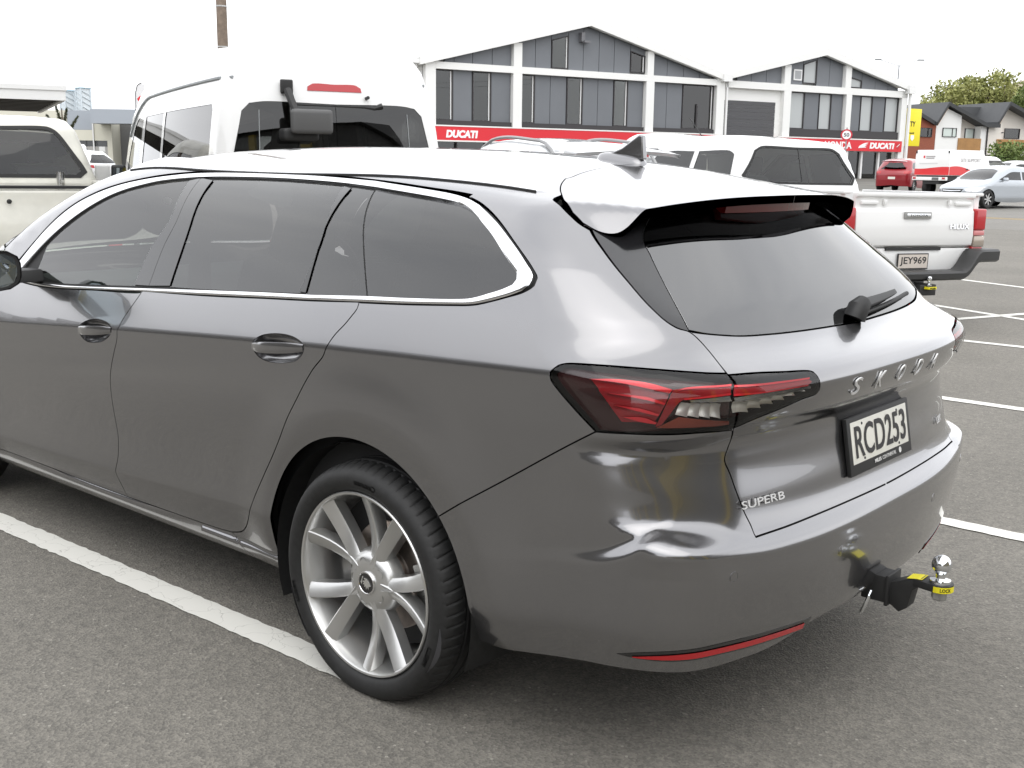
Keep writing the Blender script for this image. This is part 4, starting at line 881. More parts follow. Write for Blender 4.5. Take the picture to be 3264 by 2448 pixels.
    for k in range(5):
        a = R(72 * k + 72) + turn; cx, cz = .056 * math.cos(a), .056 * math.sin(a)
        mb = MB(); mb.lathe([(.0145, (f - .026) * sy), (.0125, (f - .0265) * sy), (.0122, (f - .045) * sy)], 20, axis='y', c=(cx, 0, cz)); mb.build('bolt_hole', STEEL, rim, smooth=True)
        mb = MB(); mb.lathe([(0, (f - .029) * sy), (.0098, (f - .029) * sy), (.0105, (f - .031) * sy), (.0105, (f - .046) * sy)], 6, axis='y', c=(cx, 0, cz)); mb.build('wheel_bolt', STEEL, rim)
    cap = empty('centre_cap'); cap.parent = w
    mb = MB(); mb.lathe([(0, (f - .0195) * sy), (.0285, (f - .0195) * sy), (.0295, (f - .018) * sy), (.032, (f - .0185) * sy), (.033, (f - .026) * sy)], 40, axis='y'); mb.build('cap_ring', CHROME, cap, smooth=True)
    mb = MB(); mb.lathe([(0, (f - .0188) * sy), (.0275, (f - .0188) * sy)], 40, axis='y'); mb.build('cap_disc', BLACKGLOSS, cap)
    def flat(nm, pts, m):
        mb = MB(); mb.prism([(p[0] * .001 * (1 if sy > 0 else 1), p[1] * .001) for p in pts], .0012 * sy, 'y', (f - .0186) * sy); mb.build(nm, m, cap)
    # winged arrow mark
    flat('cap_emblem', [(-20, -4), (-12, 8), (-2, 14), (8, 14), (2, 8), (14, 4), (6, 0), (12, -4), (4, -5), (6, -12), (0, -8), (-2, -18), (-6, -9), (-12, -16), (-12, -8)], SILVERREF)
    flat('cap_emblem', [(10, 16), (13, 18), (18, 2), (21, 2), (16, -6), (13, 1), (15, 2)], SILVERREF)
    # brake
    mb = MB(); mb.lathe([(.065, (f - .085) * sy), (.07, (f - .105) * sy), (.078, (f - .11) * sy), (.150, (f - .11) * sy), (.153, (f - .112) * sy), (.153, (f - .128) * sy)], 60, axis='y'); mb.build('brake_disc', mat('brake_disc_steel', (.42, .36, .32), .38, .9, noise=(30, .2)), w, smooth=True, angle=30)
    mb = MB(); mb.lathe([(0, (f - .055) * sy), (.07, (f - .06) * sy), (.07, (f - .10) * sy)], 32, axis='y'); mb.build('wheel_hub', BLACKTRIM, w, smooth=True)
    mb = MB(); 
    for a in np.linspace(R(158), R(205), 6): mb.box((.148 * math.cos(a), (f - .115) * sy, .148 * math.sin(a)), (.03, .07, .03), Matrix.Rotation(-a, 3, 'Y'))
    mb.build('brake_caliper', STEEL, w, bevel=.004)
    mb = MB(); mb.lathe([(.03, (f - .14) * sy), (.205, (f - .14) * sy)], 40, axis='y'); mb.build('dust_shield', BLACKTRIM, w)
    return w
def estate_underside(car):
    for cx, nm in ((.02, 'wheel_arch_liner'), (2.841, 'wheel_arch_liner')):
        for sg in (1, -1):
            mb = MB(); mb.lathe([(.395, sg * .885), (.40, sg * .80), (.40, sg * .62), (.10, sg * .615)], 30, axis='y', c=(cx, 0, .30), a0=R(-20), a1=R(200), closed=False); mb.build(nm, RUBBER, car, smooth=True)
    mb = MB(); mb.box2((.45, -.80, .20), (2.40, .80, .24)); mb.box2((-.85, -.55, .29), (.45, .55, .33)); mb.box2((2.40, -.60, .20), (3.5, .60, .28)); mb.build('underbody', BLACKTRIM, car)
def estate_cabin(car):
    cb = empty('cabin'); cb.parent = car
    mb = MB(); mb.box2((-.85, -.78, .30), (2.35, .78, .36)); mb.build('cabin_floor', DARKIN, cb)
    for sg in (1, -1):
        mb = MB(); mb.prism([(-.45, .36), (2.30, .36), (2.30, .88), (2.1, .96), (1.1, .985), (.1, 1.03), (-.40, 1.05), (-.45, 1.0)], .03, 'y', sg * .79 - .015); mb.build('door_lining', DARKIN, cb)
        mb = MB(); mb.prism([(1.16, .98), (1.06, .98), (1.04, 1.30), (1.10, 1.30)], .03, 'y', sg * .665 - .015); o = mb.build('pillar_lining', DARKIN, cb)
    # headliner
    vs_ = []; nx, ny = 12, 9
    for i in range(nx):
        for j in range(ny):
            x = -.45 + 2.15 * i / (nx - 1); y = -.54 + 1.08 * j / (ny - 1); vs_.append((x, y, float(ztop(np.array(x), np.array(y))) - .045))
    mb = MB(); mb.add(vs_, [(i * ny + j, (i + 1) * ny + j, (i + 1) * ny + j + 1, i * ny + j + 1) for i in range(nx - 1) for j in range(ny - 1)]); mb.build('headliner', LINER, cb, smooth=True)
    def cushion(nm, c, d, rot=None, bev=.05):
        mb = MB(); mb.box(c, d, rot, taper=(.92, .86)); return mb.build(nm, SEATM, cb, bevel=bev, seg=4)
    for y in (.37, -.37):
        tl = Matrix.Rotation(R(-20), 3, 'Y')
        cushion('front_seat_base', (1.35, y, .52), (.52, .50, .18)); cushion('front_seat_back', (1.03, y, .82), (.15, .48, .62), tl); cushion('front_headrest', (.90, y, 1.19), (.11, .25, .20), tl)
        cushion('rear_headrest', (-.08, y, 1.14), (.10, .30, .17), Matrix.Rotation(R(-15), 3, 'Y'))
    cushion('rear_seat_base', (.35, 0, .50), (.50, 1.25, .18)); cushion('rear_seat_back', (.03, 0, .80), (.16, 1.25, .58), Matrix.Rotation(R(-22), 3, 'Y'))
    mb = MB(); mb.box2((-.84, -.66, .98), (-.12, .66, 1.0)); mb.build('parcel_cover', DARKIN, cb)
    mb = MB(); mb.prism([(2.35, .95), (2.15, .985), (1.95, .96), (1.86, .88), (1.90, .70), (2.35, .50)], 1.44, 'y', -.72); mb.build('dashboard', mat('dash_top', (.05, .055, .05), .8), cb, bevel=.02)
    ring = [(1.70 + .12 * .45 * math.sin(a) * 1.0, -.37 + .185 * math.cos(a), .955 + .185 * .89 * math.sin(a)) for a in np.linspace(0, 2 * math.pi, 33)]
    mb = MB(); mb.tube(ring, .016, 8, cap=False)
    for a in (R(200), R(340), R(270)): mb.tube([(1.73, -.37, .95), (1.70 + .054 * math.sin(a), -.37 + .18 * math.cos(a), .955 + .165 * math.sin(a))], .018, 6)
    mb.build('steering_wheel', DARKIN, cb, smooth=True)
    # door mirrors
    for sg in (1, -1):
        mr = empty('door_mirror'); mr.parent = car
        vs_ = []; m_ = 7; kk = 20
        for i in range(m_):
            t = i / (m_ - 1); x = 1.795 + .16 * t; sc = [1.0, 1.03, 1.0, .92, .78, .55, .2][i]
            for k in range(kk):
                a = 2 * math.pi * k / kk; ca, sa = math.cos(a), math.sin(a); f = (abs(ca) ** 3.4 + abs(sa) ** 3.4) ** (-1 / 3.4)
                vs_.append((x + .03 * (ca * f * .5 + .5) * 1.4, sg * (1.075 + .125 * sc * ca * f), 1.040 + .074 * sc * sa * f))
        mb = MB(); mb.add(vs_, [(i * kk + k, i * kk + (k + 1) % kk, (i + 1) * kk + (k + 1) % kk, (i + 1) * kk + k) for i in range(m_ - 1) for k in range(kk)] + [tuple((m_ - 1) * kk + k for k in range(kk))])
        mb.build('mirror_housing', PAINT, mr, smooth=True)
        vs_ = [(1.803 + .03 * (math.cos(a) * .5 + .5) * 1.4, sg * (1.075 + .112 * math.cos(a) * (abs(math.cos(a)) ** 3.4 + abs(math.sin(a)) ** 3.4) ** (-1 / 3.4)), 1.040 + .063 * math.sin(a) * (abs(math.cos(a)) ** 3.4 + abs(math.sin(a)) ** 3.4) ** (-1 / 3.4)) for a in np.linspace(0, 2 * math.pi, 28, endpoint=False)]
        mb = MB(); mb.add(vs_, [tuple(range(28))]); mb.build('mirror_glass', mat('mirror_glass', (.55, .62, .66), .02, 1.0), mr)
        vs2 = [(v[0] - .002, sg * 1.075 + (v[1] - sg * 1.075) * 1.10, 1.04 + (v[2] - 1.04) * 1.13) for v in vs_]
        mb = MB(); mb.add(vs_ + vs2, [(i, (i + 1) % 28, 28 + (i + 1) % 28, 28 + i) for i in range(28)]); mb.build('mirror_bezel', BLACKTRIM, mr)
        mb = MB(); mb.prism([(1.86, .985), (2.0, .985), (1.97, 1.03), (1.88, 1.03)], sg * .17, 'y', sg * .83); mb.build('mirror_foot', BLACKTRIM, mr, bevel=.01)
estate_lamps(CAR); estate_handles(CAR); estate_badges(CAR); estate_wiper(CAR); estate_tow(CAR)
make_wheel(CAR, 0.0, 1, turn=R(0)); make_wheel(CAR, 0.0, -1, turn=R(20)); make_wheel(CAR, 2.841, 1, turn=R(40)); make_wheel(CAR, 2.841, -1)
estate_underside(CAR); estate_cabin(CAR)
# ------------------------------------------------------------------ other vehicles
def gen_skin(W, XR, XF, ZT, belt=1.0, tumble=.35, shoulder=.12, low=.35, lowk=.25, kr=.10, kf=.15, crown=.05, rho=.16, rt=.08, hy=.008, xr=.35, xf=None, L=4.5, yr=.35, rr=.4, p=2.4, tum2=0.0, z2=9):
    def F(P):
        x, y, z = P[..., 0], np.abs(P[..., 1]), P[..., 2]
        w = interp(W, x) - hinge(-z, -low, lowk, .02) - hinge(z, belt - .12, shoulder, hy) - hinge(z, belt, tumble - shoulder, .015) - hinge(z, z2, tum2, .05)
        a = w - y; b = x - (interp(XR, z) + kr * np.abs(y / .8) ** p); c = interp(XF, z) - kf * np.abs(y / .8) ** p - x
        s = pn(pn(a, b, rho), c, rho); t = (interp(ZT, x) - crown * np.abs(y / .7) ** 2.2 - z) * .9
        return pn(s, t, rt)
    return Skin(F, xr=xr, yr=yr, rr=rr, xf=(L - xr if xf is None else xf), yf=yr, rf=rr, zref=.75)
def arc_pts(cx, r, cz, zb, n=16):
    a0 = math.asin(max(-1, min(1, (zb - cz) / r))); return [(cx - r * math.cos(a), cz + r * math.sin(a)) for a in np.linspace(a0, math.pi - a0, n)]
def simple_wheel(par, x, y, r=.33, w=.21, rimr=.22, sy=1, rm=None, spokes=7):
    wh = empty('wheel'); wh.parent = par; wh.location = (x, y, r)
    mb = MB(); mb.lathe([(rimr * .96, sy * .0), (rimr * 1.05, sy * .008), (r * .93, sy * .006), (r * .985, -sy * .012), (r, -sy * .04), (r, -sy * (w - .04)), (r * .93, -sy * w)], 36, axis='y'); mb.build('tyre', RUBBER, wh, smooth=True)
    mb = MB(); mb.lathe([(rimr, -sy * .005), (rimr * .97, -sy * .002), (rimr * .93, -sy * .02), (rimr * .9, -sy * .10), (0, -sy * .10)], 36, axis='y', mi=1)
    mb.lathe([(0, -sy * .01), (.05, -sy * .012), (.06, -sy * .05)], 16, axis='y')
    for k in range(spokes):
        a = 2 * math.pi * k / spokes; m_ = Matrix.Rotation(-a, 3, 'Y'); mb.box(m_ @ Vector((rimr * .5, -sy * .022, 0)), (rimr * .9, .022, .045), m_)
    mb.build('rim', [rm or ALLOY, BLACKTRIM], wh, smooth=True, angle=30)
    return wh
def veh_body(par, skin, m, bottom, seam, side_holes=(), top_holes=(), h=.05, name='body', glass=None, tops=True, flange=.01, roofname='roof'):
    """bottom, seam: (s, z) polylines from tail centre to nose centre"""
    panel(name, skin, [bottom, ([bottom[-1], seam[-1]], 0), (seam[::-1], 0), ([seam[0], bottom[0]], 0)], m, par, gap=.001, flange=flange, h=h, step=.03, holes=[auto(q) for q in [x[1] for x in side_holes]], mirror='join')
    S3 = skin.side(np.array(sm(seam, .04))); e = [(p[0], max(p[1], 0.0)) for p in S3]
    if tops:
        panel(roofname, skin, [(e, 0), ([e[-1], (e[-1][0], 0), ((e[0][0] + e[-1][0]) / 2, 0), (e[0][0], 0), e[0]] if e[0][1] > 1e-3 else [e[-1], (e[0][0], 0)], 0)], m, par, dom='top', gap=0, flange=0, h=h, step=.03, holes=[auto(q) for q in [x[1] for x in top_holes]], mirror='join')
    for nm, q, gm in side_holes: panel(nm, skin, auto(q), gm, par, gap=-.004, flange=0, off=-.004, h=.10, step=.03, mirror='copy' if max(p[0] for p in q) > skin.scen + .02 and min(p[0] for p in q) > skin.scen + .02 and max(p[0] for p in q) < skin.fcen - .02 else 'join')
    for nm, q, gm in top_holes: panel(nm, skin, auto(q), gm, par, dom='top', gap=-.004, flange=0, off=-.004, h=.10, step=.03, mirror='join')
def patch(nm, skin, q, m, par, off=.004, mirror='copy', dom='side', flange=.006, h=.06):
    return panel(nm, skin, auto(q), m, par, gap=0, flange=flange, off=off, h=h, step=.025, mirror=mirror, dom=dom)
def centre(skin, q, front=False):
    """polygon given by (y, z) on the tail (or nose) turned into (s, z) for the left half"""
    return [((skin.s1 - (skin.yr - y)) if not front else (skin.s2 + (skin.yf - y)), z) for y, z in q]
def seat_row(par, x, ys, zb=.62, zt=1.15, w=.46, m=None):
    for y in ys:
        mb = MB(); mb.box((x, y, (zb + zt) / 2), (.14, w, zt - zb), Matrix.Rotation(R(-14), 3, 'Y'), taper=(.9, .85)); mb.build('seat_back', m or SEATM, par, bevel=.04, seg=3)
        mb = MB(); mb.box((x - .10, y, zt + .12), (.09, .24, .18), Matrix.Rotation(R(-10), 3, 'Y'), taper=(.9, .85)); mb.build('headrest', m or SEATM, par, bevel=.03, seg=3)
DARKGLASS = glassmat('van_privacy_glass', (.10, .10, .10), 1.65); MIDGLASS = glassmat('car_glass', (.70, .75, .72), 1.6)
LAMPRED = mat('tail_lamp_red', (.45, .012, .018), .2, coat=.7); LAMPCLEAR = mat('headlamp_clear', (.75, .76, .78), .12, .6, .8); AMBER = mat('amber_lens', (.75, .30, .03), .25, coat=.5)

# ---- white high-roof van ahead of the estate
def build_van():
    v = empty('passenger_van', (4.20, -2.55, 0), R(-22), label='white high roof passenger van with small round mirror over its back window', cat='van')
    SK = gen_skin([(0, .90), (.5, .93), (4.0, .93), (5.2, .86)], [(.3, .0), (.9, -.03), (1.2, 0.0), (1.85, .06), (2.3, .16)], [(.4, 5.28), (.9, 5.36), (1.15, 5.15), (1.9, 4.55), (2.3, 4.0)], [(0, 2.27), (.3, 2.29), (3.5, 2.29), (4.3, 2.16), (5.0, 1.6), (5.4, 1.1)],
                  belt=1.18, tumble=.13, shoulder=.03, low=.5, lowk=.12, kr=.05, kf=.22, crown=.05, rho=.10, rt=.14, L=5.36, xr=.4, xf=4.7, yr=.45, rr=.45, tum2=.16, z2=1.86)
    sc, fc = SK.scen, SK.fcen
    bot = [(sc, .36), (.2, .34)] + arc_pts(.85, .38, .34, .34)[::1] + arc_pts(3.42, .38, .34, .34) + [(4.4, .33), (fc, .33)]
    bot = [(sc, .36), (0.0, .34)] + arc_pts(.95, .38, .34, .345) + arc_pts(3.52, .38, .34, .345) + [(4.6, .33), (fc, .33)]
    seam = [(sc, 2.12), (-.4, 2.12), (.4, 2.12), (3.3, 2.10), (3.9, 2.0), (4.5, 1.75), (5.0, 1.35), (5.4, 1.12), (fc, 1.05)]
    rw = centre(SK, [(0, 1.86), (.60, 1.86), (.70, 1.83), (.735, 1.76), (.78, 1.22), (.74, 1.17), (0, 1.16)])
    rw = [(sc, 1.855), (sc + .55, 1.86), (sc + .68, 1.845), (sc + .735, 1.79), (sc + .80, 1.24), (sc + .77, 1.19), (sc, 1.18)]
    w1 = [(.30, 1.24), (.30, 1.80), (.34, 1.84), (1.95, 1.84), (1.95, 1.22)]; w2 = [(2.05, 1.22), (2.05, 1.84), (3.05, 1.84), (3.10, 1.20)]; w3 = [(3.30, 1.18), (3.22, 1.82), (3.70, 1.82), (4.25, 1.45), (4.35, 1.16)]
    veh_body(v, SK, WHITEPAINT, bot, seam, [('rear_window', rw, DARKGLASS), ('side_window', w1, DARKGLASS), ('side_window', w2, DARKGLASS), ('cab_window', w3, MIDGLASS)], [('windscreen', [(5.05, 0), (4.98, .5), (4.80, .72), (4.35, .68), (4.28, 0)], MIDGLASS)], h=.06)
    # roof gutter, tailgate seam, high lamp, wiper, washer jet, round mirror
    for sg in (1, -1):
        pts = SK.side(np.array([(s_, z_) for s_, z_ in zip(np.linspace(.05, 4.2, 20), [2.02] * 15 + [2.0, 1.96, 1.90, 1.80, 1.68])])); mb = MB(); mb.tube([(p[0], sg * (p[1] + .006), p[2]) for p in pts], .012, 6); mb.build('roof_gutter', mat('grey_gutter', (.30, .32, .33), .5), v)
        pts = SK.side(np.array([(-.16, z_) for z_ in np.linspace(1.0, 1.80, 12)])); mb = MB(); mb.tube([(p[0], sg * (p[1] - .001), p[2]) for p in pts], .003, 5); mb.build('tailgate_seam', mat('seam_grey', (.35, .37, .38), .6), v)
        mb = MB(); mb.box((3.98, sg * 1.02, 1.26), (.05, .16, .26), taper=(1, .8)); mb.box((4.0, sg * 1.02, 1.26), (.07, .17, .27), taper=(1, .8)); mb.build('door_mirror', BLACKTRIM, v, bevel=.03, seg=3)
        mb = MB(); mb.box((3.952, sg * 1.02, 1.26), (.006, .13, .21)); mb.build('mirror_glass', mat('mirror_glass', (.5, .5, .5), .02, 1.0), v)
        mb = MB(); mb.tube([(4.0, sg * .88, 1.14), (4.0, sg * 1.0, 1.16)], .02, 6); mb.build('mirror_arm', BLACKTRIM, v)
        patch('tail_lamp', SK, [(.02, .80), (.02, 1.16), (-.14, 1.16), (-.16, .80)] if False else [(-.22, .78), (-.22, 1.14), (-.34, 1.14), (-.36, .78)], LAMPRED, v) if sg > 0 else None
    patch('high_brake_lamp', SK, [(sc, 1.995), (sc + .165, 1.995), (sc + .20, 1.975), (sc + .205, 1.945), (sc, 1.945)], LAMPRED, v, mirror='join')
    P0, N0 = SK.point(sc, 1.93)
    mb = MB(); mb.tube([(.06, -.36, 1.855), (.075, -.30, 1.835), (.07, -.22, 1.842), (.07, .34, 1.845)], [.022, .018, .012, .008], 8); mb.build('rear_wiper', BLACKTRIM, v, smooth=True)
    mb = MB(); mb.tube([(.09, -.24, 1.905), (.03, -.24, 1.91)], .013, 8); mb.build('washer_jet', BLACKTRIM, v)
    mr = empty('rear_view_mirror'); mr.parent = v
    mb = MB(); mb.box((.06, .36, 1.965), (.03, .09, .10)); mb.build('mirror_mount', BLACKTRIM, mr, bevel=.012, seg=3)
    mb = MB(); mb.tube([(.04, .36, 1.94), (-.04, .345, 1.84), (-.10, .33, 1.76)], [.03, .026, .022], 8); mb.build('mirror_arm', BLACKTRIM, mr, smooth=True)
    mb = MB(); mb.box((-.14, .24, 1.72), (.07, .30, .17)); mb.build('mirror_shell', mat('grey_plastic', (.09, .09, .09), .45), mr, bevel=.03, seg=3)
    mb = MB(); mb.box((-.02, .30, 1.63), (.16, .26, .09)); mb.build('mirror_base', BLACKTRIM, mr, bevel=.03, seg=3)
    for x, y in ((.95, .93), (3.52, .93)):
        for sg in (1, -1): simple_wheel(v, x, sg * y, .33, .2, .20, sg, STEEL)
    mb = MB(); mb.box2((.1, -.8, .36), (4.6, .8, .44)); mb.build('floor', DARKIN, v)
    for x in (1.0, 1.85, 2.7): seat_row(v, x, (-.5, 0, .5), .7, 1.32)
    patch('number_plate', SK, [(sc, .95), (sc + .18, .95), (sc + .18, .83), (sc, .83)], WHITEPLATE, v, mirror='join')
    return v
VAN = build_van()

# ---- white four-door pickup at the right, tail to the camera
def plate_at(par, c, r, u, txt, w=.36, h=.125, m=None, tm=None):
    r = Vector(r).normalized(); u = Vector(u).normalized(); n = r.cross(u); c = Vector(c); pl = empty('number_plate'); pl.parent = par
    rot = Matrix((r, u, n)).transposed(); mb = MB(); mb.box(c, (w + .02, h + .02, .01), rot); mb.build('plate_frame', BLACKTRIM, pl)
    mb = MB(); mb.box(c + n * .004, (w, h, .006), rot); mb.build('plate', m or WHITEPLATE, pl)
    text('plate_text', txt, .1, c + n * .0085, r, u, tm or BLACKINK, pl, depth=.001, bold=.0012, fit=(w * .9, h * .66))
    return pl
def pickup_bed(par, L, hw, zt, zb, m, wheel_x, lights, arch=.42):
    # box sides with a wheel opening, tailgate as one bevelled leaf, floor
    for sg in (1, -1):
        poly = [(0.04, zb)] + [(wheel_x - arch * math.cos(a), .36 + arch * math.sin(a)) for a in np.linspace(R(30), R(150), 14)] + [(L, zb), (L, zt), (0.04, zt)]
        poly = [p for p in poly]
        mb = MB(); mb.prism(poly, sg * .06, 'y', sg * (hw - .06)); mb.build('bed_side', m, par, bevel=.012)
        mb = MB(); mb.box((L / 2, sg * (hw - .04), zt + .012), (L, .10, .03)); mb.build('bed_rail', m, par, bevel=.01)
    mb = MB(); mb.box2((0.05, -hw + .07, zt - .42), (L, hw - .07, zt - .38)); mb.build('bed_floor', BLACKTRIM, par)
    mb = MB(); mb.box2((L - .03, -hw + .06, zt - .40), (L, hw - .06, zt)); mb.build('bed_front_wall', m, par)
def cab_skin(x0, L, hw, zr, zb=.45, hood=1.05, belt=1.22):
    return gen_skin([(x0, hw - .03), (x0 + .6, hw), (x0 + 2.6, hw), (x0 + L, hw - .08)], [(.4, x0), (belt, x0), (zr, x0 + .16)], [(.4, x0 + L), (.8, x0 + L + .05), (hood, x0 + L - .10), (1.3, x0 + L - .5)],
                    [(x0, zr - .02), (x0 + .3, zr), (x0 + 1.45, zr - .01), (x0 + 1.75, zr - .12), (x0 + 2.25, hood + .12), (x0 + 2.45, hood + .04), (x0 + L, hood - .08)], belt=belt, tumble=.36, shoulder=.04, low=.5, lowk=.1, kr=.03, kf=.15, crown=.04, rho=.07, rt=.08, xr=x0 + .35, xf=x0 + L - .5, yr=.40, rr=.35)
def build_pickup():
    v = empty('pickup_truck', (1.80, -7.33, -.05), R(-23), rot=(R(.8), 0, R(-23)), label='white four door pickup with red tail lights and black step bumper, tail towards us', cat='pickup')
    zt, zb, hw = 1.27, .62, .86
    pickup_bed(v, 1.52, hw, zt, .58, WHITEPAINT, .98, None)
    tg = empty('tailgate'); tg.parent = v
    mb = MB(); prof = [(.0, .79), (-.035, .81), (-.045, .90), (-.03, 1.12), (-.012, 1.15), (-.012, 1.235), (-.035, 1.25), (-.035, 1.285), (.03, 1.285), (.03, .79)]
    mb.prism(prof, 1.46, 'y', -.73); mb.build('tailgate_skin', WHITEPAINT, tg, bevel=.008)
    mb = MB(); mb.box((-.045, 0, 1.085), (.02, .33, .065)); mb.build('gate_handle', mat('handle_grey', (.32, .32, .31), .4), tg, bevel=.012)
    mb = MB(); mb.box((-.054, 0, 1.085), (.012, .29, .034)); mb.build('handle_badge', BRIGHT, tg, bevel=.003)
    for y in (.40, -.40): 
        mb = MB(); mb.box((-.03, y, 1.20), (.03, .03, .05)); mb.build('gate_stop', WHITEPAINT, tg, bevel=.006)
        mb = MB(); mb.box((-.02, y * 1.45, 1.195), (.03, .20, .035)); mb.build('gate_hinge_cover', WHITEPAINT, tg, bevel=.008)
    text('tailgate_badge', 'HILUX', .1, (-.046, -.54, .985), (0, -1, 0), (.08, 0, 1), CHROME, tg, depth=.006, bold=.001, fit=(.24, .048))
    text('handle_text', 'TOYOTA', .1, (-.061, 0, 1.085), (0, -1, 0), (0, 0, 1), BLACKTRIM, tg, depth=.001, fit=(.22, .022))
    for sg in (1, -1):
        lm = empty('tail_lamp'); lm.parent = v
        mb = MB(); mb.box((.0, sg * .81, 1.05), (.10, .14, .20)); mb.build('stop_lens', LAMPRED, lm, bevel=.02, seg=3)
        mb = MB(); mb.box((.002, sg * .81, .925), (.09, .135, .05)); mb.build('reverse_band', mat('pink_lens', (.62, .22, .22), .2, coat=.6), lm, bevel=.01)
        mb = MB(); mb.box((.0, sg * .81, .845), (.10, .138, .105)); mb.build('indicator_lens', mat('smoky_amber', (.42, .36, .30), .15, .3, .7), lm, bevel=.015)
        mb = MB(); mb.box((.004, sg * .80, .775), (.09, .14, .04)); mb.build('lower_lens', LAMPRED, lm, bevel=.01)
    mb = MB(); mb.box2((-.015, -.74, .56), (.03, .74, .785)); mb.build('rear_apron', WHITEPAINT, v, bevel=.01)
    mb = MB(); mb.box2((-.03, -.34, .765), (-.01, .34, .79)); mb.build('plate_lamp_bar', BLACKTRIM, v)
    plate_at(v, (-.03, .0, .665), (0, -1, 0), (0, 0, 1), 'JEY969', m=mat('old_white_plate', (.62, .56, .50), .5))
    # step bumper: low in the middle, swept up at the ends
    sec = []; ys = np.concatenate([np.linspace(-.95, -.45, 14), np.linspace(-.40, .40, 5), np.linspace(.45, .95, 14)])
    vs_ = []
    for y in ys:
        t = float(sst(.45, .72, np.abs(np.array(y)))); z0 = .50 + .16 * t; hgt = .085 + .035 * t; dx = -.20 + .05 * (abs(y) / .95) ** 3
        for a, b in ((0, 0), (-.03, .02), (-.035, hgt - .02), (-.01, hgt), (.16, hgt), (.16, 0)): vs_.append((dx + a, y, z0 + b))
    n_ = len(ys); mb = MB(); mb.add(vs_, [(i * 6 + k, i * 6 + (k + 1) % 6, (i + 1) * 6 + (k + 1) % 6, (i + 1) * 6 + k) for i in range(n_ - 1) for k in range(6)] + [tuple(range(6)), tuple((n_ - 1) * 6 + k for k in range(6))]); mb.build('step_bumper', mat('black_steel', (.03, .03, .03), .45), v, smooth=True, angle=35)
    tb = empty('tow_hitch'); tb.parent = v
    mb = MB(); mb.box((-.12, 0, .42), (.25, .20, .10)); mb.box((-.24, 0, .44), (.12, .09, .03)); mb.build('hitch_bracket', BLACKTRIM, tb, bevel=.008)
    mb = MB(); mb.lathe([(0, .05), (.018, .044), (.025, .025), (.018, .006), (.012, 0), (.012, -.02), (.025, -.025), (.025, -.04), (0, -.04)], 16, c=(-.25, 0, .50)); mb.build('tow_ball', BRIGHT, tb, smooth=True)
    mb = MB(); mb.box((-.25, 0, .443), (.10, .095, .022)); mb.build('warning_label', YELLOWLABEL, tb)
    SK = cab_skin(1.55, 3.55, .90, 1.80); sc, fc = SK.scen, SK.fcen
    bot = [(sc, .55), (1.55 + .1, .5), (2.6, .46)] + arc_pts(4.25, .42, .36, .46) + [(4.9, .5), (fc, .55)]
    seam = [(sc, 1.70), (1.7, 1.70), (2.9, 1.69), (3.3, 1.60), (3.75, 1.24), (4.0, 1.06), (4.6, .98), (fc, .90)]
    rw = [(sc, 1.69), (sc + .52, 1.685), (sc + .60, 1.65), (sc + .69, 1.41), (sc + .66, 1.355), (sc, 1.35)]
    ws = [(1.75, 1.26), (1.78, 1.62), (1.86, 1.655), (2.38, 1.655), (2.38, 1.26)]; wf = [(2.46, 1.26), (2.46, 1.655), (2.95, 1.65), (3.25, 1.55), (3.60, 1.27)]
    veh_body(v, SK, WHITEPAINT, bot, seam, [('cab_rear_window', rw, MIDGLASS), ('rear_door_window', ws, MIDGLASS), ('front_door_window', wf, MIDGLASS)], [('windscreen', [(3.78, 0), (3.74, .5), (3.62, .70), (3.22, .62), (3.18, 0)], MIDGLASS)], h=.06, roofname='cab_roof')
    rim_ = [(sc, 1.71), (sc + .53, 1.705), (sc + .625, 1.665), (sc + .715, 1.41), (sc + .675, 1.335), (sc, 1.33)]
    panel('window_rubber', SK, auto(rim_), RUBBER, v, gap=0, flange=0, off=.004, h=.06, step=.03, holes=[auto(rw)], mirror='join', hole_flange=False)
    mb = MB(); mb.tube([(2.75, .42, 1.80), (2.80, .42, 1.83)], [.03, .015], 8); mb.tube([(2.80, .42, 1.82), (3.03, .44, 2.03)], .006, 6); mb.build('roof_aerial', BLACKTRIM, v)
    seat_row(v, 2.25, (-.38, .38), .85, 1.36, .5); seat_row(v, 3.0, (-.40, .40), .85, 1.42, .5)
    mb = MB(); mb.box2((1.65, -.75, .50), (4.0, .75, .56)); mb.box2((3.55, -.72, .6), (3.8, .72, 1.18)); mb.build('cab_floor', DARKIN, v)
    for x in (.98, 4.25):
        for sg in (1, -1): simple_wheel(v, x, sg * .86, .37, .24, .20, sg, STEEL)
    return v
PICKUP = build_pickup()

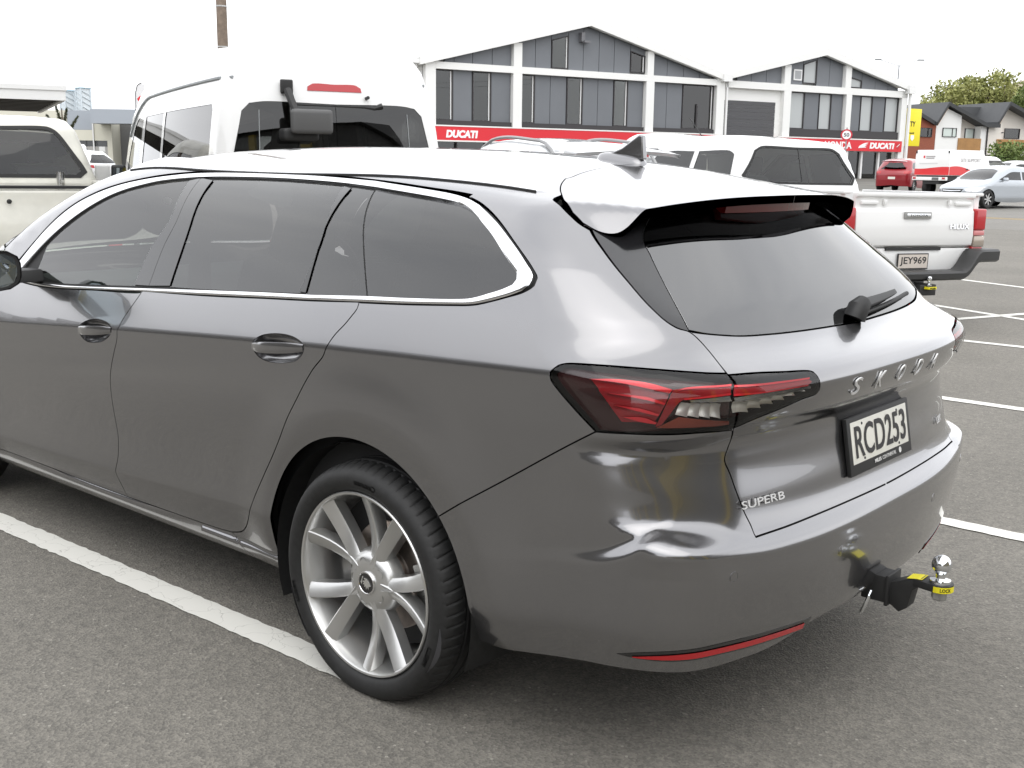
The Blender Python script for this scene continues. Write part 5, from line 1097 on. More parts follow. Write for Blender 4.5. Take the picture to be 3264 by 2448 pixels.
# ---- older white pickup at the left edge
def build_old_pickup():
    v = empty('old_pickup', (6.05, -.90, 0), R(-24), label='older scuffed white pickup at the left edge with black rubber round its back window', cat='pickup')
    OW = painted('aged_white_paint', (.66, .65, .58), rough=.45)
    mat_ow = mat('scuffed_white_paint', (.68, .67, .60), .42, 0, .5, noise=(4, .10))
    zt, hw = 1.235, .82
    pickup_bed(v, 1.5, hw, zt, .56, mat_ow, .95, None)
    tg = empty('tailgate'); tg.parent = v
    mb = MB(); mb.prism([(.0, .72), (-.03, .74), (-.04, .86), (-.04, 1.00), (-.028, 1.03), (-.028, 1.20), (-.015, 1.215), (.03, 1.215), (.03, .72)], 1.42, 'y', -.71); mb.build('tailgate_skin', mat_ow, tg, bevel=.01)
    mb = MB(); mb.box2((-.03, -.74, 1.222), (.05, .74, 1.245)); mb.build('edge_strip', RUBBER, tg, bevel=.005)
    for y in (-.05, -.46):
        mb = MB(); mb.lathe([(0, .02), (.010, .018), (.014, .006), (.018, 0)], 14, axis='x', c=(0, 0, 0)); o = mb.build('rubber_stop', RUBBER, tg, smooth=True); o.location = (-.05, y, 1.13); o.scale = (-1, 1, 1)
    mb = MB(); mb.box((-.045, .13, 1.12), (.03, .10, .05)); mb.build('gate_latch', CHROME, tg, bevel=.012)
    for sg in (1, -1):
        lm = empty('tail_lamp'); lm.parent = v
        mb = MB(); mb.box((-.005, sg * .77, .97), (.08, .10, .09)); mb.build('stop_lens', LAMPRED, lm, bevel=.01)
        mb = MB(); mb.box((-.005, sg * .77, .88), (.08, .10, .08)); mb.build('reverse_lens', mat('grey_lens', (.5, .48, .45), .2, coat=.5), lm, bevel=.01)
        mb = MB(); mb.box((-.005, sg * .77, .79), (.08, .10, .09)); mb.build('indicator_lens', LAMPRED, lm, bevel=.01)
    mb = MB(); mb.box2((-.10, -.80, .46), (.02, .80, .60)); mb.build('rear_bumper', STEEL, v, bevel=.02)
    SK = cab_skin(1.52, 3.2, .84, 1.79, belt=1.20); sc, fc = SK.scen, SK.fcen
    bot = [(sc, .55), (1.62, .5), (2.6, .46)] + arc_pts(3.95, .40, .36, .46) + [(4.5, .5), (fc, .55)]
    seam = [(sc, 1.70), (1.7, 1.70), (2.9, 1.69), (3.27, 1.60), (3.72, 1.24), (3.97, 1.06), (4.4, .98), (fc, .92)]
    rw = [(sc, 1.685), (sc + .44, 1.68), (sc + .53, 1.63), (sc + .635, 1.40), (sc + .645, 1.34), (sc + .61, 1.31), (sc, 1.31)]
    wf = [(1.86, 1.26), (1.90, 1.62), (2.5, 1.65), (2.95, 1.63), (3.25, 1.53), (3.55, 1.27)]
    veh_body(v, SK, mat_ow, bot, seam, [('cab_rear_window', rw, MIDGLASS), ('door_window', wf, MIDGLASS)], [('windscreen', [(3.74, 0), (3.70, .5), (3.58, .68), (3.18, .60), (3.14, 0)], MIDGLASS)], h=.06, roofname='cab_roof')
    rim_ = [(sc, 1.715), (sc + .45, 1.71), (sc + .56, 1.65), (sc + .665, 1.41), (sc + .68, 1.33), (sc + .635, 1.28), (sc, 1.28)]
    panel('window_rubber', SK, auto(rim_), RUBBER, v, gap=0, flange=0, off=.005, h=.06, step=.03, holes=[auto(rw)], mirror='join', hole_flange=False)
    mb = MB(); mb.tube([(1.30, -.47, 1.0), (1.30, -.47, 1.335)], .035, 12); mb.build('snorkel_pipe', CHROME, v, smooth=True)
    seat_row(v, 2.2, (-.36, .36), .85, 1.38, .5); mb = MB(); mb.box2((1.62, -.72, .5), (3.9, .72, .56)); mb.box2((3.4, -.7, .6), (3.7, .7, 1.16)); mb.build('cab_floor', DARKIN, v)
    for sg in (1, -1):
        mb = MB(); mb.box((3.35, sg * .98, 1.30), (.05, .15, .20)); mb.build('door_mirror', WHITEPAINT, v, bevel=.03, seg=3); mb = MB(); mb.tube([(3.35, sg * .80, 1.22), (3.35, sg * .95, 1.27)], .015, 6); mb.build('mirror_arm', BLACKTRIM, v)
        for x in (.95, 3.95): simple_wheel(v, x, sg * .80, .35, .22, .19, sg, STEEL)
    return v
OLDP = build_old_pickup()

def hatch(name, label, cat, loc, rz, paint, W=.88, H=1.47, L=4.4, wb=2.64, belt=.95, tail=((.3, .02), (.75, -.02), (.98, .0), (1.45, .50)), nose=((.3, 4.3), (.6, 4.4), (.8, 4.3), (.95, 4.0)), roof=None, rails=False, fin=False, glass=None, front='nose', h=.07, spoil=False, wheelr=.32, group=None, plate=None):
    """a closed car; x=0 is its tail, x=L its nose"""
    v = empty(name, loc, rz, label, cat, group)
    rf = roof or [(0, H - .13), (.35, H - .06), (1.0, H), (2.2, H), (2.7, H - .16), (3.35, belt + .04), (3.6, belt - .02), (L, belt - .22)]
    SK = gen_skin([(0, W - .05), (.6, W), (3.2, W), (L, W - .08)], list(tail), list(nose), rf, belt=belt, tumble=.42, shoulder=.10, low=.34, lowk=.2, kr=.12, kf=.30, crown=.05, rho=.20, rt=.09, xr=.55, xf=L - .8, yr=.35, rr=.45)
    sc, fc = SK.scen, SK.fcen; ra = (L - wb) * .47; fa = ra + wb; zr = H - .12
    bot = [(sc, .36), (.2, .30)] + arc_pts(ra, .36, .32, .28) + arc_pts(fa, .36, .32, .28) + [(L - .3, .26), (fc, .28)]
    seam = [(sc, zr - .03), (.5, zr), (1.0, zr + .03), (2.1, zr + .02), (2.6, zr - .10), (3.1, belt + .07), (3.4, belt - .04), (L - .3, belt - .2), (fc, belt - .27)]
    gm = glass or MIDGLASS; t0 = interp(list(tail), belt + .05); up = zr - .07
    rw = [(sc, up), (sc + .50, up - .01), (sc + .60, up - .06), (sc + .70, belt + .10), (sc + .66, belt + .06), (sc, belt + .05)]
    w1 = [(ra - .28, belt + .07), (ra - .30, belt + .14), (ra + .05, up - .02), (ra + .75, up), (ra + .82, belt + .04)]; w2 = [(ra + .90, belt + .04), (ra + .84, up), (ra + 1.35, up - .01), (2.55, up - .13), (2.95, belt + .05)]
    ws = [(3.36, 0), (3.28, .5), (3.10, .66), (2.62, .55), (2.52, .3), (2.50, 0)]
    veh_body(v, SK, paint, bot, seam, [('rear_window', rw, gm), ('rear_door_window', w1, gm), ('front_door_window', w2, gm)], [('windscreen', ws, gm)], h=h)
    mb = MB(); mb.box2((.3, -.7, .30), (3.5, .7, .36)); mb.build('floor', DARKIN, v)
    seat_row(v, 2.0, (-.36, .36), .5, 1.0, .46); seat_row(v, .95, (-.36, .36), .5, 1.0, .5)
    patch('tail_lamp', SK, [(.42, belt - .02), (.05, belt - .04), (.02, belt - .18), (.30, belt - .15)], LAMPRED, v)
    patch('headlamp', SK, [(L - .62, belt - .22), (L - .95, belt - .16), (L - .98, belt - .25), (L - .55, belt - .34)] if False else [(L - .75, belt - .19), (L - .35, belt - .25), (L - .18, belt - .30), (L - .25, belt - .40), (L - .68, belt - .34)], LAMPCLEAR, v)
    patch('grille', SK, [(fc, belt - .28), (fc - .42, belt - .28), (fc - .36, belt - .40), (fc, belt - .42)], BLACKGLOSS, v, mirror='join')
    patch('grille_bar', SK, [(fc, belt - .335), (fc - .36, belt - .325), (fc - .36, belt - .345), (fc, belt - .36)], BRIGHT, v, mirror='join', off=.010)
    patch('lower_intake', SK, [(fc, .42), (fc - .40, .43), (fc - .34, .33), (fc, .33)], BLACKTRIM, v, mirror='join')
    for x in (ra, fa):
        for sg in (1, -1): simple_wheel(v, x, sg * (W - .005), wheelr, .2, .215, sg)
    for sg in (1, -1):
        mb = MB(); mb.box((2.72, sg * (W + .09), belt + .07), (.11, .19, .12), taper=(.8, .9)); mb.build('door_mirror', paint, v, bevel=.03, seg=3); mb = MB(); mb.tube([(2.75, sg * (W - .06), belt), (2.72, sg * (W + .03), belt + .03)], .02, 6); mb.build('mirror_foot', BLACKTRIM, v)
        if rails:
            mb = MB(); q = [(x, sg * .60, SK.top(np.array([[x, .60]]))[0][2] + .035 * min(1, (x - .45) / .25 + .1, (2.35 - x) / .25 + .1)) for x in np.linspace(.45, 2.35, 16)]; mb.tube(q, .018, 8); mb.build('roof_rail', mat('grey_rail', (.30, .30, .30), .35, .6), v, smooth=True)
    if fin:
        mb = MB(); z0 = SK.top(np.array([[.55, 0.]]))[0][2]; mb.prism([(.75, z0 - .01), (.62, z0 + .025), (.50, z0 + .075), (.46, z0 + .08), (.455, z0 - .01)], .03, 'y', -.015); mb.build('roof_aerial', paint, v, bevel=.008, seg=3)
    if spoil:
        mb = MB(); vs_ = []
        for y in np.linspace(-.62, .62, 13): vs_ += [(.30 + .10 * (y / .62) ** 2, y, zr + .065 - .04 * (y / .62) ** 2), (.02 + .12 * (y / .62) ** 2, y, zr + .015 - .03 * (y / .62) ** 2), (.06 + .12 * (y / .62) ** 2, y, zr - .02 - .03 * (y / .62) ** 2), (.32 + .10 * (y / .62) ** 2, y, zr - .03)]
        mb.add(vs_, [(4 * i + a, 4 * i + (a + 1) % 4, 4 * i + 4 + (a + 1) % 4, 4 * i + 4 + a) for i in range(12) for a in range(4)] + [(0, 1, 2, 3), (48, 51, 50, 49)]); mb.build('roof_spoiler', paint, v, bevel=.008)
        mb = MB(); mb.box((.075, 0, zr - .032), (.02, .34, .02)); mb.build('high_brake_lamp', LAMPRED, v)
    patch('number_plate', SK, [(sc, .78), (sc + .18, .78), (sc + .18, .66), (sc, .66)], WHITEPLATE, v, mirror='join')
    return v
def gz(x, y):
    """ground height: level car park, then a gentle rise beyond the street"""
    D = .645 * (x + 2.14) - .739 * (y - 2.76); return .0128 * float(5 * sp(np.array((D - 27) / 5)))
hatch('suv', 'pale silver suv with roof rails between the van and the pickup', 'car', (4.25, -6.42, 0), R(-22), painted('pale_silver_paint', (.62, .63, .64), metal=.5, rough=.35), W=.90, H=1.70, L=4.6, wb=2.7, belt=1.12, rails=True, fin=True, spoil=True, glass=DARKGLASS, wheelr=.36)
hatch('hatchback', 'silver hatchback driving on the road to the right', 'car', (10.9, -41.6, gz(11, -41)), R(72), painted('silver_blue_paint', (.44, .47, .50), metal=.7, rough=.3), fin=False, glass=DARKGLASS)
hatch('red_suv', 'dark red suv parked by the showroom door', 'car', (20.9, -53.0, gz(21, -54)), R(-84), painted('dark_red_paint', (.30, .012, .02), metal=.2, rough=.3), W=.92, H=1.68, L=4.5, belt=1.10, glass=DARKGLASS, wheelr=.36, spoil=True)
hatch('parked_van', 'white van with a red high brake light beyond the four door pickup', 'van', (6.2, -11.6, 0), R(-23), WHITEPAINT, W=.92, H=1.93, L=4.7, wb=2.9, belt=1.15, tail=((.3, .0), (1.0, -.02), (1.6, .04), (1.95, .16)), spoil=True, glass=DARKGLASS, wheelr=.34)

# ---- service truck with a tool canopy
def build_service_truck():
    v = empty('service_truck', (17.6, -49.6, gz(18, -50)), R(-106), label='white service truck with red wave stripe and canopy reading site support', cat='truck')
    RW = mat('signal_red', (.62, .015, .02), .4, coat=.4)
    mb = MB(); mb.prism([(-.95, .95), (.95, .95), (.95, 1.90), (.86, 2.12), (-.86, 2.12), (-.95, 1.90)], 2.6, 'x', 0.0); mb.build('canopy', WHITEPAINT, v, bevel=.03, seg=3)
    def wave(nm, pts, m, fn):
        n = len(pts); vs_ = [fn(u, a) for u, a, b in pts] + [fn(u, b) for u, a, b in pts]; mb = MB(); mb.add(vs_, [(i, i + 1, n + i + 1, n + i) for i in range(n - 1)]); mb.build(nm, m, v)
    us = np.linspace(-.94, .94, 12); wave('wave_stripe', [(u, .97, 1.30 + .05 * math.sin(u * 2.2)) for u in us], RW, lambda u, z: (-.006, -u, z))
    for sg in (1, -1):
        us = np.linspace(.01, 2.58, 16); wave('wave_stripe', [(u, .97, 1.32 + .09 * math.sin(u * 2.0 + .3) - .05 * u) for u in us], RW, lambda u, z, sg=sg: (u, sg * .956, z))
        text('side_lettering', 'SITE SUPPORT', .2, (1.55, sg * .96, 1.66), (-sg * 1, 0, 0), (0, 0, 1), mat('grey_print', (.35, .33, .33), .6), v, depth=.001, fit=(1.5, .16))
        mb = MB(); mb.box((1.3, sg * .96, 1.24), (.14, .02, .06)); mb.build('canopy_catch', BLACKTRIM, v)
    mb = MB(); mb.box((-.006, .45, 1.80), (.006, .09, .11)); mb.build('logo_square', RW, v); mb = MB(); mb.box((-.006, .10, 1.82), (.004, .5, .05)); mb.box((-.006, .12, 1.74), (.004, .44, .05)); mb.build('logo_lettering', mat('grey_print', (.35, .33, .33), .6), v)
    mb = MB(); mb.box((-.006, .2, 1.50), (.004, 1.0, .04)); mb.build('logo_lettering', mat('pale_print', (.6, .6, .6), .6), v)
    for y in (-.92, .92): mb = MB(); mb.box((-.01, y * .96, 2.02), (.03, .06, .10)); mb.build('corner_lamp', BLACKTRIM, v)
    mb = MB(); mb.box((-.10, 0, .80), (.12, 1.86, .16)); mb.build('rear_bumper', WHITEPAINT, v, bevel=.02)
    for y in (-.80, .80): mb = MB(); mb.box((-.165, y, .82), (.02, .16, .09)); mb.build('tail_lamp', LAMPRED, v, bevel=.006)
    mb = MB(); mb.box((-.165, -.35, .80), (.012, .36, .12)); mb.build('number_plate', mat('dark_plate', (.12, .12, .12), .5), v)
    mb = MB(); mb.box2((0, -.45, .55), (4.8, .45, .75)); mb.box2((.05, -.85, .70), (2.55, .85, .95)); mb.build('chassis', BLACKTRIM, v)
    SK = cab_skin(2.65, 2.7, .92, 1.85); sc, fc = SK.scen, SK.fcen
    bot = [(sc, .60), (2.75, .5), (3.2, .46)] + arc_pts(4.55, .42, .38, .46) + [(5.0, .5), (fc, .55)]
    seam = [(sc, 1.75), (2.8, 1.75), (4.0, 1.74), (4.4, 1.62), (4.85, 1.24), (5.0, 1.06), (5.2, .98), (fc, .95)]
    veh_body(v, SK, WHITEPAINT, bot, seam, [('door_window', [(3.2, 1.26), (3.2, 1.68), (4.05, 1.66), (4.35, 1.55), (4.7, 1.27)], MIDGLASS)], [('windscreen', [(4.88, 0), (4.84, .5), (4.72, .70), (4.32, .62), (4.28, 0)], MIDGLASS)], h=.08, roofname='cab_roof')
    for x in (.95, 4.55):
        for sg in (1, -1): simple_wheel(v, x, sg * .90, .39, .26, .21, sg, STEEL)
    return v
TRUCK = build_service_truck()
# ------------------------------------------------------------------ ground, road and painted lines
def asphalt(name, base, worn=.15, scale=1.0, aggregate=True):
    m = bpy.data.materials.new(name); m.use_nodes = True; n = m.node_tree; b = n.nodes['Principled BSDF']; L_ = n.links
    g = n.nodes.new('ShaderNodeNewGeometry')
    def noise(sc, det=4, rough=.6): t = _node(n, 'ShaderNodeTexNoise', Scale=sc, Detail=det, Roughness=rough); L_.new(g.outputs['Position'], t.inputs['Vector']); return t
    def ramp(src, p0, c0, p1, c1):
        r = n.nodes.new('ShaderNodeValToRGB'); r.color_ramp.elements[0].position = p0; r.color_ramp.elements[1].position = p1
        r.color_ramp.elements[0].color = (*c0, 1); r.color_ramp.elements[1].color = (*c1, 1); L_.new(src, r.inputs['Fac']); return r
    def mul(a, b_): x = n.nodes.new('ShaderNodeMix'); x.data_type = 'RGBA'; x.blend_type = 'MULTIPLY'; x.inputs['Factor'].default_value = 1; L_.new(a, x.inputs['A']); L_.new(b_, x.inputs['B']); return x.outputs['Result']
    big = ramp(noise(.55, 5).outputs['Fac'], .3, [c * (1 - worn) for c in base], .7, [c * (1 + worn) for c in base])
    v = _node(n, 'ShaderNodeTexVoronoi', Scale=150.0 * scale); L_.new(g.outputs['Position'], v.inputs['Vector'])
    hsv = n.nodes.new('ShaderNodeSeparateColor'); L_.new(v.outputs['Color'], hsv.inputs['Color'])
    st = ramp(hsv.outputs['Red'], .0, (.72, .72, .72), 1.0, (1.22, 1.21, 1.18))
    md = ramp(noise(22 * scale, 6, .7).outputs['Fac'], .28, (.80, .80, .80), .72, (1.18, 1.18, 1.17))
    c = mul(mul(big.outputs['Color'], st.outputs['Color']), md.outputs['Color'])
    # pale stones here and there
    v2 = _node(n, 'ShaderNodeTexVoronoi', Scale=60.0 * scale); L_.new(g.outputs['Position'], v2.inputs['Vector'])
    s2 = n.nodes.new('ShaderNodeSeparateColor'); L_.new(v2.outputs['Color'], s2.inputs['Color'])
    gt = n.nodes.new('ShaderNodeMath'); gt.operation = 'GREATER_THAN'; gt.inputs[1].default_value = .955; L_.new(s2.outputs['Green'], gt.inputs[0])
    lt = n.nodes.new('ShaderNodeMath'); lt.operation = 'LESS_THAN'; lt.inputs[1].default_value = .26; L_.new(v2.outputs['Distance'], lt.inputs[0])
    an = n.nodes.new('ShaderNodeMath'); an.operation = 'MULTIPLY'; L_.new(gt.outputs[0], an.inputs[0]); L_.new(lt.outputs[0], an.inputs[1])
    mx_ = n.nodes.new('ShaderNodeMix'); mx_.data_type = 'RGBA'; L_.new(an.outputs[0], mx_.inputs['Factor']); L_.new(c, mx_.inputs['A']); mx_.inputs['B'].default_value = (.30, .285, .25, 1)
    L_.new(mx_.outputs['Result'], b.inputs['Base Color']); b.inputs['Roughness'].default_value = .88
    bp = _node(n, 'ShaderNodeBump', Strength=.55, Distance=.004); L_.new(v.outputs['Distance'], bp.inputs['Height']); L_.new(bp.outputs['Normal'], b.inputs['Normal'])
    MATS[name] = m; return m
ASPH = asphalt('car_park_asphalt', (.178, .168, .150))
ROADM = asphalt('road_asphalt', (.20, .192, .178), .08)
def sheet(name, pts, m, dz=0.0, step=4.0, parent=None):
    """a flat piece of ground as a grid that follows gz()"""
    P = np.array(pts, float); lo, hi = P.min(0), P.max(0); Q = [tuple(p) for p in P]
    loop = sm(list(P) + [P[0]], step, smooth=False)[:-1]
    xs = np.arange(lo[0], hi[0], step); ys = np.arange(lo[1], hi[1], step); g = np.array([(x, y) for x in xs for y in ys]); g = g[inpoly(g, loop)] if len(g) else g.reshape(0, 2)
    if len(g): g = g[mindist(g, loop) > step * .3]
    V = np.vstack([loop, g]) if len(g) else loop; n_ = len(loop)
    r = delaunay_2d_cdt([Vector(v) for v in V.tolist()], [(i, (i + 1) % n_) for i in range(n_)], [], 1, 1e-6)
    vs_ = [(v.x, v.y, gz(v.x, v.y) + dz) for v in r[0]]; mb = MB(); mb.add(vs_, [tuple(f) for f in r[2]]); o = mb.build(name, m, parent)
    for p in o.data.polygons:
        if p.normal.z < 0: p.flip()
    return o
g = sheet('car_park', [(-60, -26), (60, -26), (60, 60), (-60, 60)], ASPH, step=3.0); tag(g, kind='structure')
rd = sheet('road', [(-300, -48), (60, -26), (-60, -26), (-300, -26)] if False else [(-90, -26), (60, -26), (60, -47), (-90, -47)], ROADM, .0, 3.0); tag(rd, kind='structure')
far = sheet('ground', [(-90, -47), (60, -47), (60, 60), (-60, 60), (-60, 300), (500, 300), (500, -500), (-400, -500), (-400, -26), (-90, -26)], mat('far_ground', (.13, .125, .11), .9, noise=(.3, .25)), .0, 14.0); tag(far, kind='structure')
# worn white paint
def linepaint(name, col, wear=.5):
    m = bpy.data.materials.new(name); m.use_nodes = True; n = m.node_tree; b = n.nodes['Principled BSDF']; L_ = n.links; g_ = n.nodes.new('ShaderNodeNewGeometry')
    t = _node(n, 'ShaderNodeTexNoise', Scale=45.0, Detail=7.0, Roughness=.75); L_.new(g_.outputs['Position'], t.inputs['Vector'])
    v = _node(n, 'ShaderNodeTexVoronoi', Scale=9.0); v.feature = 'DISTANCE_TO_EDGE'
    t3 = _node(n, 'ShaderNodeTexNoise', Scale=12.0, Detail=3.0); L_.new(g_.outputs['Position'], t3.inputs['Vector'])
    ad = n.nodes.new('ShaderNodeMix'); ad.data_type = 'RGBA'; ad.blend_type = 'ADD'; ad.inputs['Factor'].default_value = .12; L_.new(g_.outputs['Position'], ad.inputs['A']); L_.new(t3.outputs['Color'], ad.inputs['B']); L_.new(ad.outputs['Result'], v.inputs['Vector'])
    r = n.nodes.new('ShaderNodeValToRGB'); r.color_ramp.elements[0].position = .23; r.color_ramp.elements[0].color = (.20, .19, .17, 1); r.color_ramp.elements[1].position = .33; r.color_ramp.elements[1].color = (*col, 1); L_.new(t.outputs['Fac'], r.inputs['Fac'])
    r2 = n.nodes.new('ShaderNodeValToRGB'); r2.color_ramp.elements[0].position = .002; r2.color_ramp.elements[0].color = (.30, .29, .27, 1); r2.color_ramp.elements[1].position = .012; r2.color_ramp.elements[1].color = (1, 1, 1, 1); L_.new(v.outputs['Distance'], r2.inputs['Fac'])
    x = n.nodes.new('ShaderNodeMix'); x.data_type = 'RGBA'; x.blend_type = 'MULTIPLY'; x.inputs['Factor'].default_value = wear; L_.new(r.outputs['Color'], x.inputs['A']); L_.new(r2.outputs['Color'], x.inputs['B'])
    L_.new(x.outputs['Result'], b.inputs['Base Color']); b.inputs['Roughness'].default_value = .7
    MATS[name] = m; return m
LP_ = linepaint('worn_white_line_paint', (.72, .71, .66)); YP_ = linepaint('faded_yellow_line_paint', (.62, .40, .10))
def stripe(a, b, w, m=LP_, ragged=.004, parent=g, dz=.004, jag_end=True):
    a = Vector((*a, 0)); b = Vector((*b, 0)); d = (b - a); Ln = d.length; d.normalize(); q = Vector((-d.y, d.x, 0)); n_ = max(2, int(Ln / .03)); vs_ = []
    if Ln > 12: n_ = int(Ln / .5)
    rr = random.Random(int(a.x * 100 + b.y * 37))
    for i in range(n_ + 1):
        p = a + d * Ln * i / n_
        for sg in (-1, 1):
            x = p + q * sg * (w / 2 + rr.uniform(-1, 1) * ragged) + d * (rr.uniform(-.012, .012) if i in (0, n_) else 0); vs_.append((x.x, x.y, gz(x.x, x.y) + dz))
    mb = MB(); mb.add(vs_, [(2 * i, 2 * i + 2, 2 * i + 3, 2 * i + 1) for i in range(n_)]); o = mb.build('painted_line', m, parent)
    for p in o.data.polygons:
        if p.normal.z < 0: p.flip()
    return o
stripe((.10, .860), (4.9, 1.037), .104)
for y in (-1.73, -4.28, -6.87): stripe((-.98 if y > -2 else -1.05, y + .01), (4.2, y + .06), .10)
stripe((2.9, -9.52), (-1.4, -7.50), .10); stripe((4.1, -12.85), (-1.0, -10.5), .10); stripe((1.75, -7.9), (.55, -11.1), .10)
for k in range(5): stripe((-9.0 + 0 * k, 6.0 + 2.6 * k), (-4.0, 6.2 + 2.6 * k), .10)
for off_, w in ((0, .11), (.45, .11)): stripe((40, -31.5 - off_), (-40, -31.5 - off_), w, YP_, parent=rd)
stripe((55, -42.6), (-50, -42.6), .12, LP_, parent=rd)
kb = sheet('kerb', [(-90, -47.3), (60, -47.3), (60, -47.0), (-90, -47.0)], mat('kerb_concrete', (.38, .37, .34), .85), .13, 6.0); tag(kb, kind='structure')
fp_ = sheet('footpath', [(-90, -50.2), (60, -50.2), (60, -47.3), (-90, -47.3)], mat('footpath_concrete', (.34, .33, .31), .85, noise=(2, .1)), .125, 6.0); tag(fp_, kind='structure')
# ------------------------------------------------------------------ showroom with two gables across the street
WHITEWALL = mat('white_plaster', (.80, .80, .78), .7); GREYPANEL = mat('blue_grey_panel', (.155, .165, .18), .55, noise=(.6, .04)); DARKSILL = mat('dark_sill', (.035, .032, .034), .5); SIGNRED = mat('sign_red', (.66, .018, .03), .4)
SHOPGLASS = glassmat('shop_glass', (.35, .37, .36), 1.7); FROSTED = mat('frosted_pane', (.40, .42, .42), .25, coat=.5); WHITEMETAL = mat('white_metal', (.78, .78, .77), .4)
class Facade:
    """frame of a wall: t along it, z up, d towards the viewer"""
    def __init__(s, P0, ang, parent): s.o = Vector((P0[0], P0[1], 0)); s.u = Vector((math.cos(ang), math.sin(ang), 0)); s.n = Vector((s.u.y, -s.u.x, 0)); s.par = parent
    def side(s, toward):
        if (Vector((*toward, 0)) - s.o).dot(s.n) < 0: s.n = -s.n
        return s
    def P(s, t, z, d=0.0): v = s.o + s.u * t + s.n * d; return Vector((v.x, v.y, z))
    def slab(s, name, poly, d0, d1, m, parent=None, bevel=0):
        n_ = len(poly); vs_ = [s.P(t, z, d0) for t, z in poly] + [s.P(t, z, d1) for t, z in poly]; mb = MB()
        mb.add(vs_, [tuple(range(n_)), tuple(range(2 * n_ - 1, n_ - 1, -1))] + [(i, n_ + i, n_ + (i + 1) % n_, (i + 1) % n_) for i in range(n_)]); return mb.build(name, m, parent or s.par, bevel=bevel)
    def rect(s, name, t0, t1, z0, z1, d0, d1, m, parent=None, bevel=0): return s.slab(name, [(t0, z0), (t1, z0), (t1, z1), (t0, z1)], d0, d1, m, parent, bevel)
    def window(s, t0, t1, z0, z1, gl=None, zl=None, zr=None, fr=DARKSILL, bright=True, depth=.10, name='window'):
        w = empty(name); w.parent = s.par; zl = z1 if zl is None else zl; zr = z1 if zr is None else zr; f = .07
        s.slab('pane', [(t0 + f, z0 + f), (t1 - f, z0 + f), (t1 - f, zr - f), (t0 + f, zl - f)], -depth, -depth + .02, gl or SHOPGLASS, w)
        s.slab('frame', [(t0, z0), (t0 + f, z0), (t0 + f, zl), (t0, zl)], -depth - .03, .03, fr, w); s.slab('frame', [(t1 - f, z0), (t1, z0), (t1, zr), (t1 - f, zr)], -depth - .03, .03, fr, w)
        s.slab('frame', [(t0 + f, z0), (t1 - f, z0), (t1 - f, z0 + f), (t0 + f, z0 + f)], -depth - .03, .028, fr, w); s.slab('frame', [(t0 + f, zl - f), (t1 - f, zr - f), (t1 - f, zr), (t0 + f, zl)], -depth - .03, .028, fr, w)
        if bright: s.slab('reveal', [(t1 - f - .10, z0 + f), (t1 - f - .02, z0 + f), (t1 - f - .02, zr - f), (t1 - f - .10, zr - f)], -depth + .03, -depth + .06, WHITEMETAL, w)
        return w
    def text(s, name, txt, t, z, w, h, d, m, **kw):
        # reading direction is the one that runs to the viewer's right
        r = s.u if (s.u.cross(Vector((0, 0, 1)))).dot(s.n) > 0 else -s.u
        return text(name, txt, 1.0, s.P(t, z, d), r, (0, 0, 1), m, s.par, depth=.02, fit=(w, h), **kw)
